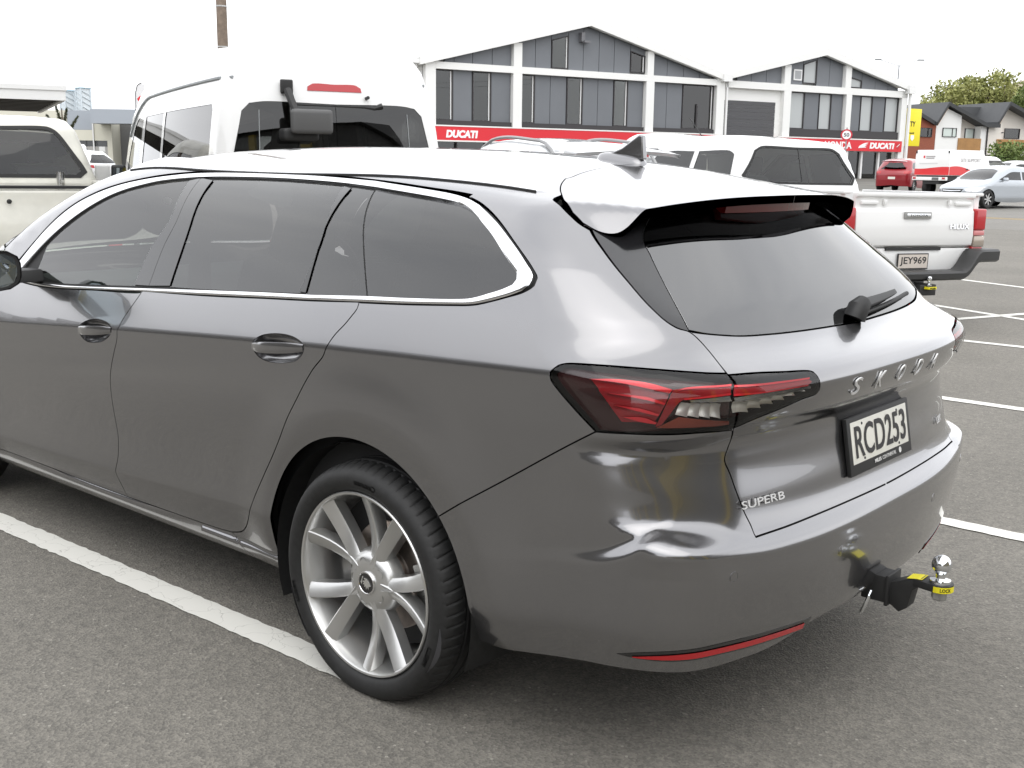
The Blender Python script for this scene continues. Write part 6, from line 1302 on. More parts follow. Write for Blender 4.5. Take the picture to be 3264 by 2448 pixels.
def build_showroom():
    b = empty('showroom', label='white showroom with two gables, grey panels and a long red sign band', cat='building')
    F_ = Facade((48.677, -50.990), R(-108.871), b).side((0, 0))
    gzb = .45
    # solid body behind the face
    F_.slab('main_wall', [(-3.3, gzb), (20.9, gzb), (20.9, 8.0), (8.9, 10.95), (-3.3, 7.8)], -18, -.42, WHITEWALL); F_.slab('main_wall', [(21.2, gzb), (40.8, gzb), (40.8, 8.0), (31.1, 10.3), (21.2, 8.0)], -18, -.42, WHITEWALL)
    # dark rooms behind the glass
    F_.rect('room_back', -2.6, 20.3, 4.2, 7.5, -.40, -.36, mat('dim_room', (.10, .10, .10), .9)); F_.rect('room_back', 27.9, 40.2, 4.5, 7.4, -.40, -.36, mat('dim_room', (.10, .10, .10), .9))
    for t in (.8, 12.0, 18.0): F_.rect('room_lamp', t - 1.9, t - 1.2, 6.72, 6.80, -.35, -.30, mat('lit_lamp', (1, .9, .7), .5, emit=((1, .82, .5), 3.0)))
    # roof slabs with white barge boards
    def roof(t0, z0, tm, zm, t1, z1):
        F_.slab('roof', [(t0, z0), (tm, zm), (tm, zm + .12), (t0, z0 + .12)], -18.2, .55, mat('pale_iron_roof', (.62, .62, .60), .5)); F_.slab('roof', [(tm, zm), (t1, z1), (t1, z1 + .12), (tm, zm + .12)], -18.2, .55, mat('pale_iron_roof', (.62, .62, .60), .5))
        F_.slab('barge_board', [(t0, z0 - .33), (tm, zm - .40), (tm, zm + .16), (t0, z0 + .16)], .20, .62, WHITEWALL); F_.slab('barge_board', [(tm, zm - .40), (t1, z1 - .33), (t1, z1 + .16), (tm, zm + .16)], .20, .62, WHITEWALL)
    roof(-3.9, 7.98, 8.92, 11.28, 20.9, 8.22); roof(21.0, 8.25, 31.08, 10.66, 41.0, 8.28)
    # beams, columns
    F_.rect('beam', -2.7, 20.4, 7.50, 7.93, -.05, .34, WHITEWALL); F_.rect('beam', 21.3, 40.8, 7.42, 7.93, -.05, .34, WHITEWALL)
    for t0, t1, zt in ((-3.4, -2.68, 7.9), (3.02, 3.70, 7.497), (13.95, 14.65, 7.497), (20.42, 21.18, 8.2)): F_.rect('column', t0, t1, gzb, zt, -.05, .34, WHITEWALL)
    for t0, t1, zt in ((3.05, 3.68, 9.45), (14.0, 14.55, 9.55), (27.06, 27.7, 9.35), (33.57, 34.2, 9.65)): F_.rect('gable_post', t0, t1, 7.933, zt, -.05, .33, WHITEWALL)
    for t0, t1, zt in ((27.1, 27.83, 7.417), (33.8, 34.4, 7.417), (40.2, 40.85, 8.0)): F_.rect('column', t0, t1, gzb, zt, -.05, .34, WHITEWALL)
    # cladding panels, each its own sheet
    def gable_z(t, t0, z0, tm, zm, t1, z1): return z0 + (zm - z0) * (t - t0) / (tm - t0) if t < tm else zm + (z1 - zm) * (t - tm) / (t1 - tm)
    g1 = lambda t: gable_z(t, -3.9, 7.98, 8.92, 11.28, 20.9, 8.22) - .34; g2 = lambda t: gable_z(t, 21.0, 8.25, 31.08, 10.66, 41.0, 8.28) - .34
    def panels(ts, z0, top, skip=()):
        for a, c in zip(ts[:-1], ts[1:]):
            if (a, c) in skip: continue
            za, zc = (top(a), top(c)) if callable(top) else (top, top)
            if max(za, zc) - z0 < .05: continue
            pk = [(a + .02, z0), (c - .02, z0), (c - .02, max(zc, z0 + .01)), (a + .02, max(za, z0 + .01))]
            if a < 8.92 < c and callable(top): pk.insert(3, (8.92, 10.86))
            F_.slab('cladding_panel', pk, -.20, -.02, GREYPANEL)
    panels([-1.9, -1.2, .15, 1.6, 3.05], 7.93, g1); panels([3.7, 4.9, 6.15, 7.52, 8.74, 10.05, 11.33, 12.70, 14.0], 7.93, g1, ((6.15, 7.52), (12.70, 14.0))); panels([14.65, 16.0, 17.5, 19.0, 20.0], 7.93, g1)
    F_.window(6.17, 7.52, 8.0, 9.9, zl=9.85, zr=10.2); F_.window(12.72, 14.0, 8.06, 9.5, zl=9.52, zr=9.25); F_.slab('cladding_panel', [(6.17, 9.86), (7.50, 10.22), (7.50, g1(7.5)), (6.17, g1(6.17))], -.2, -.02, GREYPANEL); F_.slab('cladding_panel', [(12.72, 9.53), (13.98, 9.26), (13.98, g1(13.98)), (12.72, g1(12.72))], -.2, -.02, GREYPANEL)
    zs, zw = 4.32, 7.49
    for t0, t1 in ((-2.66, -1.30), (.13, 1.52), (3.72, 4.88), (7.44, 8.76), (11.36, 12.58), (17.48, 20.38)): F_.window(t0, t1, zs, zw)
    F_.rect('mullion', 18.8, 18.92, 4.4, 6.1, -.12, .02, DARKSILL)
    for t0, t1 in ((-1.28, .11), (1.54, 3.0), (4.90, 6.12), (6.12, 7.42), (8.78, 10.02), (10.02, 11.34), (12.60, 13.93), (14.67, 16.05), (16.05, 17.46)): F_.rect('cladding_panel', t0 + .02, t1 - .02, zs, zw, -.20, -.02, GREYPANEL)
    for t0, t1 in ((-2.66, 3.0), (3.72, 13.93), (14.67, 20.38)): F_.rect('sill', t0, t1, 4.02, zs - .004, -.20, .20, DARKSILL)
    # link with the roller door
    F_.rect('link_wall', 21.2, 27.1, 4.05, 7.42, -.40, -.05, WHITEWALL); F_.rect('link_wall', 26.6, 27.1, gzb, 4.05, -.40, -.05, WHITEWALL)
    rdr = empty('roller_door'); rdr.parent = b
    for k in range(22): F_.slab('door_slat', [(21.25, .6 + .27 * k), (26.55, .6 + .27 * k), (26.55, .855 + .27 * k), (21.25, .855 + .27 * k)], -.04, -.01 + .015 * (k % 2), mat('roller_grey', (.07, .07, .075), .5), rdr)
    # second gable
    panels([22.6, 24.0, 25.5, 27.06], 7.93, g2); panels([27.7, 29.25, 30.72, 32.1, 33.57], 7.93, g2, ((29.25, 30.72),)); panels([34.2, 35.75, 37.3, 38.8, 40.0], 7.93, g2, ((34.2, 35.75),))
    F_.window(29.27, 30.72, 8.1, 9.6, zl=9.55, zr=9.95, gl=FROSTED, bright=False); F_.window(34.22, 35.74, 8.0, 8.8, zl=8.85, zr=8.62, gl=FROSTED, bright=False)
    F_.slab('cladding_panel', [(29.27, 9.56), (30.70, 9.96), (30.70, g2(30.7)), (29.27, g2(29.27))], -.2, -.02, GREYPANEL); F_.slab('cladding_panel', [(34.22, 8.86), (35.72, 8.63), (35.72, g2(35.72)), (34.22, g2(34.22))], -.2, -.02, GREYPANEL)
    F_.rect('vent', 28.25, 29.1, 8.28, 9.10, -.03, .06, WHITEMETAL); F_.rect('vent_grille', 28.35, 29.0, 8.38, 9.0, .05, .07, mat('vent_grey', (.35, .36, .37), .5))
    for i, (t0, t1) in enumerate(((27.85, 29.6), (29.6, 31.14), (31.14, 32.5), (32.5, 33.78), (34.42, 35.77), (35.77, 37.15), (37.15, 38.6), (38.6, 40.18))):
        if i in (0, 2, 5, 7): F_.window(t0, t1, 4.62, 7.41, gl=FROSTED, bright=False)
        else: F_.rect('cladding_panel', t0 + .03, t1 - .03, 4.62, 7.41, -.20, -.02, GREYPANEL)
    for t0, t1 in ((27.85, 33.78), (34.42, 40.18)): F_.rect('sill', t0, t1, 4.05, 4.615, -.20, .20, DARKSILL)
    # sign band
    F_.rect('sign_band', -3.3, 20.9, 3.06, 3.92, .345, .45, SIGNRED); F_.rect('sign_band', 26.6, 40.45, 3.03, 3.90, .345, .45, SIGNRED)
    F_.rect('sign_edge', -3.3, 20.9, 3.925, 4.01, .33, .47, WHITEWALL); F_.rect('sign_edge', -3.3, 20.9, 2.97, 3.055, .33, .47, WHITEWALL); F_.rect('sign_edge', 26.6, 40.45, 3.905, 3.99, .33, .47, WHITEWALL)
    wt = mat('sign_white', (.85, .85, .85), .5)
    F_.text('sign_lettering', 'DUCATI', -.85, 3.46, 2.35, .50, .46, wt, bold=.06, shear=.15); F_.text('sign_lettering', 'DUCATI', 38.1, 3.48, 2.9, .50, .46, wt, bold=.06, shear=.15); F_.text('sign_lettering', 'HONDA', 33.1, 3.46, 3.0, .55, .46, wt, bold=.03)
    F_.slab('wing_mark', [(35.35, 3.26), (35.95, 3.30), (36.3, 3.32), (36.05, 3.40), (36.35, 3.45), (36.1, 3.52), (36.5, 3.62), (36.2, 3.66), (36.6, 3.80), (35.9, 3.62), (35.5, 3.45)], .451, .47, wt); F_.slab('shield_mark', [(40.0, 3.20), (40.18, 3.36), (40.22, 3.72), (39.78, 3.72), (39.82, 3.36)], .451, .46, mat('shield_red', (.5, .02, .03), .4)); F_.slab('shield_mark', [(39.85, 3.40), (40.18, 3.62), (40.20, 3.70), (39.82, 3.45)], .462, .47, wt)
    # ground floor shopfront
    F_.rect('shop_wall', 27.1, 34.6, gzb, 3.0, -.40, -.02, WHITEWALL)
    F_.rect('shop_glazing', -2.6, 20.3, gzb, 2.96, -.30, -.26, SHOPGLASS); F_.rect('shop_back', -2.6, 20.3, gzb, 2.96, -.41, -.38, mat('dim_room', (.10, .10, .10), .9))
    for t in np.arange(-1.0, 20, 2.2): F_.rect('shop_mullion', t, t + .08, gzb, 2.95, -.25, -.10, DARKSILL)
    F_.rect('shop_glazing', 34.7, 40.1, gzb, 2.98, -.30, -.26, SHOPGLASS); F_.rect('shop_back', 34.7, 40.1, gzb, 2.98, -.41, -.38, mat('mid_room', (.28, .27, .26), .9)); F_.rect('door_frame', 36.3, 36.5, gzb, 2.98, -.25, -.05, WHITEMETAL); F_.rect('door_frame', 38.3, 38.5, gzb, 2.98, -.25, -.05, WHITEMETAL)
    # fittings
    F_.rect('floodlight', 8.35, 8.62, 9.85, 10.45, 0.0, .35, mat('bracket_grey', (.16, .16, .17), .5)); F_.rect('floodlight', 8.5, 9.0, 9.78, 9.92, .1, .5, mat('bracket_grey', (.16, .16, .17), .5))
    F_.rect('gutter', -4.5, -3.5, 7.75, 7.98, -6, .5, WHITEMETAL); F_.rect('downpipe', -4.15, -3.95, .5, 7.7, .1, .25, WHITEMETAL); F_.rect('downpipe', 21.35, 21.5, .5, 8.0, .2, .34, WHITEMETAL); F_.rect('rain_head', 20.7, 21.5, 7.8, 8.35, .35, .75, WHITEMETAL); F_.rect('rain_head', 40.5, 41.3, 7.75, 8.45, .35, .8, WHITEMETAL); F_.rect('downpipe', 40.9, 41.1, .6, 7.75, .36, .55, WHITEMETAL)
    return F_
SHOW = build_showroom()
ys_ = empty('hanging_sign', label='tall yellow sign board fixed to the right end of the showroom', cat='sign')
FY = Facade((48.677, -50.990), R(-108.871), ys_).side((0, 0))
FY.rect('board', 40.95, 42.75, 3.55, 6.6, .05, .30, mat('sign_yellow', (.86, .72, .02), .45), bevel=.02); FY.rect('bracket', 41.0, 41.3, 3.0, 3.55, .08, .2, DARKSILL); FY.rect('bracket', 40.86, 40.95, 5.8, 6.0, .1, .25, DARKSILL)
FY.text('lettering', 'TY', 41.75, 5.36, .62, .42, .31, BLACKINK, bold=.02); FY.text('lettering', 'rental', 41.65, 4.62, .62, .16, .31, BLACKINK, bold=.01); FY.slab('shield', [(41.8, 3.95), (42.0, 4.15), (42.0, 4.45), (41.6, 4.45), (41.6, 4.15)], .302, .32, mat('sign_white', (.85, .85, .85), .5))
# ------------------------------------------------------------------ town houses behind
HO = Vector((CAM_C[0] + 1.5 * (37.50 - CAM_C[0]), CAM_C[1] + 1.5 * (-96.317 - CAM_C[1])))
kt = lambda t: 1.5 * t; kz = lambda z: 1.4273 + 1.5 * (z - 1.4273)
CEDAR = mat('cedar_cladding', (.36, .19, .065), .6, noise=(1.2, .15)); ROOFDARK = mat('charcoal_roof', (.075, .078, .082), .6, noise=(.8, .08)); CREAM = mat('cream_plaster', (.72, .68, .62), .8); FASCIA = mat('black_fascia', (.03, .032, .034), .5)
def brickmat():
    m = bpy.data.materials.new('red_brick'); m.use_nodes = True; n = m.node_tree; b = n.nodes['Principled BSDF']; g_ = n.nodes.new('ShaderNodeNewGeometry'); mp_ = n.nodes.new('ShaderNodeMapping'); mp_.inputs['Rotation'].default_value = (R(90), 0, R(26)); t = n.nodes.new('ShaderNodeTexBrick'); t.inputs['Color1'].default_value = (.30, .085, .045, 1); t.inputs['Color2'].default_value = (.26, .07, .04, 1); t.inputs['Mortar'].default_value = (.22, .10, .07, 1); t.inputs['Scale'].default_value = 4.0
    n.links.new(g_.outputs['Position'], mp_.inputs['Vector']); n.links.new(mp_.outputs['Vector'], t.inputs['Vector']); n.links.new(t.outputs['Color'], b.inputs['Base Color']); b.inputs['Roughness'].default_value = .85; return m
BRICKM = brickmat()
def house(name, label, build):
    h = empty(name, label=label, cat='house', group='town houses across the street'); f = Facade(HO, R(-116.493), h).side((0, 0)); build(f); return h
def rl(f, pts, d0, d1, th=.35, m=ROOFDARK, fas=True):
    """roof run: slabs along the profile pts, with a black fascia at the front"""
    for (a, za), (c, zc) in zip(pts[:-1], pts[1:]):
        f.slab('roof', [(a, za), (c, zc), (c, zc + th), (a, za + th)], d0, d1, m)
        if fas: f.slab('fascia', [(a, za - .12), (c, zc - .12), (c, zc + th + .03), (a, za + th + .03)], d1 + .004, d1 + .12, FASCIA)
def hw(f, t0, t1, z0, z1, gl=None):
    w = f.window(kt(t0), kt(t1), kz(z0), kz(z1), gl=gl or SHOPGLASS, bright=False, depth=.08); f.rect('mullion', kt(t0 + (t1 - t0) * .68), kt(t0 + (t1 - t0) * .68) + .08, kz(z0) + .05, kz(z1) - .05, -.05, .03, DARKSILL, w); return w
PALEGLASS = mat('curtained_pane', (.55, .62, .58), .2, coat=.6)
def hA(f):
    f.slab('brick_wall', [(kt(-3.5), 1.5), (kt(3.08), 1.5), (kt(3.08), kz(5.5)), (kt(.55), kz(6.6)), (kt(-3.5), kz(6.6))], -9, -.12, BRICKM)
    rl(f, [(kt(-3.6), kz(6.5)), (kt(.3), kz(6.65)), (kt(2.78), kz(5.6))], -9, .3); f.slab('roof', [(kt(-3.6), kz(7.0)), (kt(3.5), kz(7.0)), (kt(3.5), kz(7.2)), (kt(-3.6), kz(7.2))], -9.5, -5, ROOFDARK)
    f.slab('roof_slope', [(kt(-3.6), kz(6.55)), (kt(3.2), kz(5.75)), (kt(3.5), kz(7.1)), (kt(-3.6), kz(7.1))], -4.9, -4.6, ROOFDARK); hw(f, 1.2, 2.61, 4.52, 5.32)
def hB(f):
    f.slab('plaster_wall', [(kt(3.12), 1.5), (kt(6.1), 1.5), (kt(6.0), kz(6.5)), (kt(3.95), kz(7.2)), (kt(3.12), kz(5.7))], -9, -.12, WHITEWALL); f.slab('recess_wall', [(kt(6.1), 1.5), (kt(9.3), 1.5), (kt(9.3), kz(5.6)), (kt(6.1), kz(6.5))], -9, -1.4, CREAM)
    f.rect('pier', kt(8.45), kt(9.12), 1.5, kz(5.62), -1.39, -.15, WHITEWALL)
    rl(f, [(kt(2.72), kz(5.62)), (kt(3.94), kz(7.40)), (kt(8.7), kz(5.60)), (kt(10.2), kz(5.60))], -9, .6); f.slab('soffit', [(kt(2.85), kz(5.55)), (kt(3.9), kz(7.1)), (kt(3.9), kz(7.2)), (kt(2.85), kz(5.65))], -.12, .58, CEDAR)
    f.slab('roof_slope', [(kt(4.0), kz(7.4)), (kt(8.7), kz(5.75)), (kt(11.2), kz(5.8)), (kt(11.2), kz(7.55))], -4.6, -4.3, ROOFDARK)
    hw(f, 3.85, 5.47, 4.58, 5.38, PALEGLASS); w = f.window(kt(7.3), kt(8.4), kz(4.5), kz(5.42), gl=PALEGLASS, bright=False); 
    for ch in w.children: ch.location = f.n * -1.28
    f.rect('balcony_front', kt(5.75), kt(8.46), kz(3.4), kz(4.5), -.10, .02, CEDAR); f.rect('balcony_floor', kt(5.75), kt(8.46), kz(3.35), kz(3.45), -1.4, -.10, WHITEWALL); f.rect('ground_window', kt(7.2), kt(8.4), kz(2.7), kz(3.2), -1.4, -1.36, DARKSILL)
    f.rect('downpipe', kt(9.14), kt(9.14) + .12, 1.5, kz(5.6), -.1, .05, DARKSILL)
def hC(f):
    f.slab('plaster_wall', [(kt(9.32), 1.5), (kt(11.0), 1.5), (kt(11.0), kz(6.0)), (kt(9.32), kz(5.6))], -9, -.14, CREAM); f.slab('recess_wall', [(kt(10.5), 1.5), (kt(18), 1.5), (kt(18), kz(5.6)), (kt(11.3), kz(7.55)), (kt(10.5), kz(6.2))], -9, -1.2, CREAM)
    rl(f, [(kt(9.95), kz(5.8)), (kt(11.19), kz(7.65)), (kt(18), kz(5.2))], -9, .6); f.slab('soffit', [(kt(10.1), kz(5.75)), (kt(11.1), kz(7.35)), (kt(11.1), kz(7.5)), (kt(10.1), kz(5.9))], -1.19, .58, CEDAR)
    w = f.window(kt(12.0), kt(13.9), kz(4.6), kz(5.54), gl=SHOPGLASS, bright=False)
    for ch in w.children: ch.location = f.n * -1.1
    f.rect('balcony_front', kt(10.4), kt(13.9), kz(3.42), kz(4.5), -.10, .02, CEDAR); f.rect('ground_window', kt(11.5), kt(13.4), kz(2.6), kz(3.2), -1.2, -1.16, DARKSILL); f.rect('wall_lamp', kt(10.95), kt(11.1), kz(5.05), kz(5.15), -.14, .05, DARKSILL)
house('brick_house', 'red brick town house beside the yellow sign', hA); house('plaster_house', 'white plaster town house with cedar balcony, next to the brick one', hB); house('end_house', 'cream plaster town house at the right edge with cedar lined gable', hC)
fb = empty('timber_fence', label='dark timber fence in front of the town houses', cat='fence'); ff = Facade(HO + Vector((0, 0)), R(-116.493), fb).side((0, 0))
for k in range(56): ff.rect('paling', 8.6 + .25 * k, 8.6 + .25 * k + .23, gz(60, -150), kz(3.02) + .04 * math.sin(k * 7.1), 4.0, 4.04, mat('fence_timber', (.075, .065, .055), .8, noise=(2, .3)))
ff.rect('rail', 8.6, 22.6, kz(2.8), kz(2.88), 3.94, 3.996, mat('fence_timber', (.075, .065, .055), .8))
# ------------------------------------------------------------------ buildings at the left
lb = empty('depot_building', label='low cream and grey depot building seen past the left pickup', cat='building')
FL = Facade((86.5, -42.74), math.atan2(-46.41 + 42.74, 82.34 - 86.51), lb).side((0, 0))
CR2 = mat('cream_panel', (.66, .64, .54), .7); BG2 = mat('pale_blue_grey_panel', (.36, .39, .43), .7); DK2 = mat('grey_recess', (.17, .17, .17), .8)
FL.rect('upper_panel', .0, 2.15, 3.96, 5.5, -12, 0, BG2); FL.rect('upper_panel', -14, -.02, 3.2, 5.5, -12, -.02, CR2); FL.rect('upper_panel', 2.16, 3.6, 3.1, 5.5, -12, 0, CR2); FL.rect('lower_panel', 0, 2.15, 3.1, 3.955, -12, -.01, CR2)
FL.rect('door_recess', 3.62, 6.4, .9, 4.5, -8, -2, DK2); FL.rect('door_recess', 6.4, 14, .9, 5.5, -8, -.1, DK2); FL.rect('side_wall', 3.2, 3.6, .9, 3.1, -8, 0, CR2)
FL.rect('awning', 2.75, 9, 4.42, 5.55, .01, 2.2, BG2); FL.rect('base_wall', -14, 3.2, .9, 2.62, -12, 0, mat('grey_base', (.40, .39, .37), .8)); 
for k in range(4): FL.rect('window_pane', -.2 + .85 * k, .6 + .85 * k, 2.64, 3.08, -.1, -.06, SHOPGLASS)
FL.rect('window_back', -14, 3.2, 2.62, 3.1, -1.0, -.4, mat('mid_room', (.28, .27, .26), .9)); FL.rect('notice', 2.5, 3.0, 2.2, 2.62, .01, .03, WHITEWALL); FL.rect('drainpipe', 2.05, 2.15, .9, 5.5, .02, .12, WHITEMETAL)
for i, (px_, h0, h1) in enumerate((((126.2, -63.3), 7.2, 9.55), ((124.6, -64.5), 7.2, 9.85))):
    t_ = empty('roof_tower', (px_[0], px_[1], 0), label=('left' if i == 0 else 'right') + ' one of two pale lattice towers beyond the depot roof', cat='tower', group='lattice towers')
    lt_ = mat('pale_steel', (.62, .68, .72), .5, .2); 
    for dx in (-.6, .6):
        for dy in (-.6, .6): mb = MB(); mb.tube([(dx, dy, .9), (dx, dy, h1)], .09, 6); mb.build('post', lt_, t_)
    for z0 in np.arange(6.0, h1 - .4, .6):
        for a, c in (((-.6, -.6), (.6, -.6)), ((.6, -.6), (.6, .6)), ((-.6, .6), (.6, .6)), ((-.6, -.6), (-.6, .6))): mb = MB(); mb.tube([(*a, z0), (*c, z0 + .6)], .05, 5); mb.build('brace', lt_, t_)
    mb = MB(); mb.box((0, 0, (h0 + h1) / 2), (1.1, 1.1, h1 - h0)); mb.build('casing', mat('pale_casing', (.68, .73, .76), .6), t_); mb = MB(); mb.box((0, 0, h1 + .06), (1.4, 1.4, .12)); mb.build('cap', mat('blue_cap', (.45, .60, .70), .5), t_)
# flat canopy at the far left
cn = empty('canopy', label='flat white edged canopy with dark ribbed underside, top left', cat='canopy')
ca = math.atan2(-13.23 + 10.39, 31.11 - 23.53); CM = Matrix.Translation((23.53, -10.42, 0)) @ Matrix.Rotation(R(-22), 4, 'Z')
def cbox(nm, a, b_, m): mb = MB(); mb.box2(a, b_); o = mb.build(nm, m, cn); o.matrix_local = CM; return o
cbox('fascia', (0, 0, 2.83), (.10, 9, 3.14), WHITEMETAL); cbox('fascia', (.10, 0, 2.83), (8, .10, 3.14), WHITEMETAL); cbox('deck', (.10, .10, 3.02), (8, 9, 3.10), WHITEMETAL); cbox('fascia_lip', (-.03, -.03, 3.06), (8, 9, 3.17), WHITEMETAL)
for k in range(20): cbox('rib', (.12 + .39 * k, .12, 2.86 if k % 2 else 2.92), (.12 + .39 * k + .36, 8.9, 3.02), mat('dark_rib', (.07, .065, .06), .7))
for x in (1.5, 7): cbox('post', (x, 5.5, 0), (x + .14, 5.64, 3.0), WHITEMETAL)
# ------------------------------------------------------------------ poles, lamps, signs, banner, wires
pl_ = empty('power_pole', (27.1, -17.3, 0), label='weathered timber pole with steel bands behind the van', cat='pole')
mb = MB(); mb.lathe([(.17, 0), (.165, 3), (.15, 8), (.14, 11)], 20); mb.build('shaft', mat('weathered_pole_timber', (.20, .155, .12), .8, noise=(6, .25)), pl_, smooth=True)
for z in (4.85, 6.02, 7.4): mb = MB(); mb.lathe([(.158, z - .02), (.165, z - .02), (.165, z + .02), (.158, z + .02)], 20); mb.build('band', STEEL, pl_)
mb = MB(); mb.box((0, 0, 10.4), (.1, 2.2, .12)); mb.build('cross_arm', mat('weathered_pole_timber', (.20, .155, .12), .8), pl_)
def wire(a, b_, sag, label):
    a, b_ = Vector(a), Vector(b_); q = [a + (b_ - a) * t + Vector((0, 0, -4 * sag * t * (1 - t))) for t in np.linspace(0, 1, 24)]; mb = MB(); mb.tube(q, .012, 5); o = mb.build('overhead_wire', mat('wire_grey', (.22, .22, .23), .6)); tag(o, label, 'wire', 'overhead wires'); return o
wire((27.1, -16.3, 10.4), (17.9, -66.0, 9.95), 1.7, 'upper of the two thin wires crossing the sky at the top right'); wire((27.1, -18.3, 10.4), (17.0, -66.0, 9.55), 1.75, 'lower of the two thin wires crossing the sky at the top right')
lp = empty('street_lamp', (44.0, -108.6, gz(44, -108)), label='double armed street lamp rising behind the showroom roof', cat='street lamp')
lm_ = mat('lamp_grey', (.30, .31, .32), .5, .4); mb = MB(); mb.tube([(0, 0, 0), (0, 0, 10.8)], [.12, .07], 10); mb.build('column', lm_, lp)
for sg in (1, -1):
    d = Vector((.75, .66, 0)) * sg; mb = MB(); mb.tube([Vector((0, 0, 10.75)), d * 1.0 + Vector((0, 0, 11.05)), d * 1.9 + Vector((0, 0, 11.30))], .035, 8); mb.build('arm', lm_, lp)
    mb = MB(); mb.box((0, 0, 0), (.75, .26, .14), taper=(.8, .6)); o = mb.build('lamp_head', mat('lamp_head_grey', (.14, .15, .15), .5), lp, bevel=.03); o.matrix_local = Matrix.Translation(d * 2.15 + Vector((0, 0, 11.34))) @ Matrix.Rotation(math.atan2(d.y, d.x), 4, 'Z')
sg_ = empty('speed_sign', (25.1, -56.5, gz(25, -56)), math.atan2(2.76 + 56.5, -2.14 - 25.1), label='round red ringed speed limit sign reading 50', cat='road sign')
mb = MB(); mb.tube([(-.04, 0, 0), (-.04, 0, 3.35)], .035, 8); mb.build('post', lm_, sg_)
zc_ = 3.39 - gz(25, -56)
mb = MB(); mb.lathe([(0, .0), (.31, .0), (.31, .02), (.235, .02), (.235, .012), (0, .012)], 40, axis='x', c=(0, 0, zc_)); o = mb.build('sign_ring', mat('sign_ring_red', (.55, .02, .04), .45), sg_); 
mb = MB(); mb.lathe([(0, .0175), (.234, .0175)], 40, axis='x', c=(0, 0, zc_)); mb.build('sign_face', mat('sign_white', (.85, .85, .85), .5), sg_)
text('sign_number', '50', .3, (.020, 0, zc_), (0, 1, 0), (0, 0, 1), BLACKINK, sg_, depth=.002, bold=.006, fit=(.29, .20))
bn = empty('feather_banner', (40.0, -22.05, 0), math.atan2(2.76 + 22, -2.14 - 40), label='white feather banner with a red square behind the van', cat='banner')
mb = MB(); q = [(0, -.18, .5), (0, -.18, 3.6), (0, -.16, 4.2), (0, -.08, 4.5), (0, .1, 4.62)]; mb.tube(q, .02, 6); mb.build('banner_pole', BLACKTRIM, bn)
mb = MB(); mb.prism([(-.17, 1.2), (.22, 1.2), (.22, 4.5), (.10, 4.6), (-.08, 4.48), (-.15, 4.2), (-.17, 3.6)], .012, 'x', -.006); mb.build('banner_cloth', mat('banner_white', (.75, .75, .76), .8), bn)
mb = MB(); mb.prism([(-.11, 3.96), (.02, 4.10), (.08, 4.0), (-.05, 3.86)], .02, 'x', -.01); mb.build('banner_square', SIGNRED, bn)
# ------------------------------------------------------------------ planting
def leaf_cloud(rng, centres, n, size, droop=.5, dark=.5):
    vs_ = []; fs_ = []
    for k in range(n):
        c, r = centres[rng.randrange(len(centres))]
        while True:
            p = Vector((rng.uniform(-1, 1), rng.uniform(-1, 1), rng.uniform(-1, 1)))
            if .25 < p.length < 1: break
        p = Vector(c) + Vector((p.x * r[0], p.y * r[1], p.z * r[2])); a = Vector((rng.gauss(0, 1), rng.gauss(0, 1), rng.gauss(0, 1) - droop)).normalized(); b_ = a.cross(Vector((rng.gauss(0, 1), rng.gauss(0, 1), rng.gauss(0, 1)))).normalized(); s = size * rng.uniform(.6, 1.4)
        i = len(vs_); vs_ += [p - a * s, p + b_ * s * .4, p + a * s, p - b_ * s * .4]; fs_.append((i, i + 1, i + 2, i + 3))
    return vs_, fs_
def leafmat(name, c0, c1, sc=.8):
    m = bpy.data.materials.new(name); m.use_nodes = True; n = m.node_tree; b = n.nodes['Principled BSDF']; g_ = n.nodes.new('ShaderNodeNewGeometry'); t = _node(n, 'ShaderNodeTexNoise', Scale=sc, Detail=5.0); n.links.new(g_.outputs['Position'], t.inputs['Vector']); r = n.nodes.new('ShaderNodeValToRGB'); r.color_ramp.elements[0].position = .32; r.color_ramp.elements[1].position = .68; r.color_ramp.elements[0].color = (*c0, 1); r.color_ramp.elements[1].color = (*c1, 1); n.links.new(t.outputs['Fac'], r.inputs['Fac']); n.links.new(r.outputs['Color'], b.inputs['Base Color']); b.inputs['Roughness'].default_value = .65
    b.inputs['Transmission Weight'].default_value = 0.0; return m
WILLOW = leafmat('spring_willow_leaf', (.16, .18, .04), (.38, .38, .14), .5); GREEN = leafmat('green_leaf', (.08, .13, .03), (.20, .25, .07), .6); HEDGE = leafmat('hedge_leaf', (.04, .07, .012), (.12, .17, .03), 3.0); CONE = leafmat('conifer_leaf', (.030, .045, .018), (.075, .085, .035), 2.0); BARK = mat('bark', (.14, .11, .085), .9, noise=(5, .3))
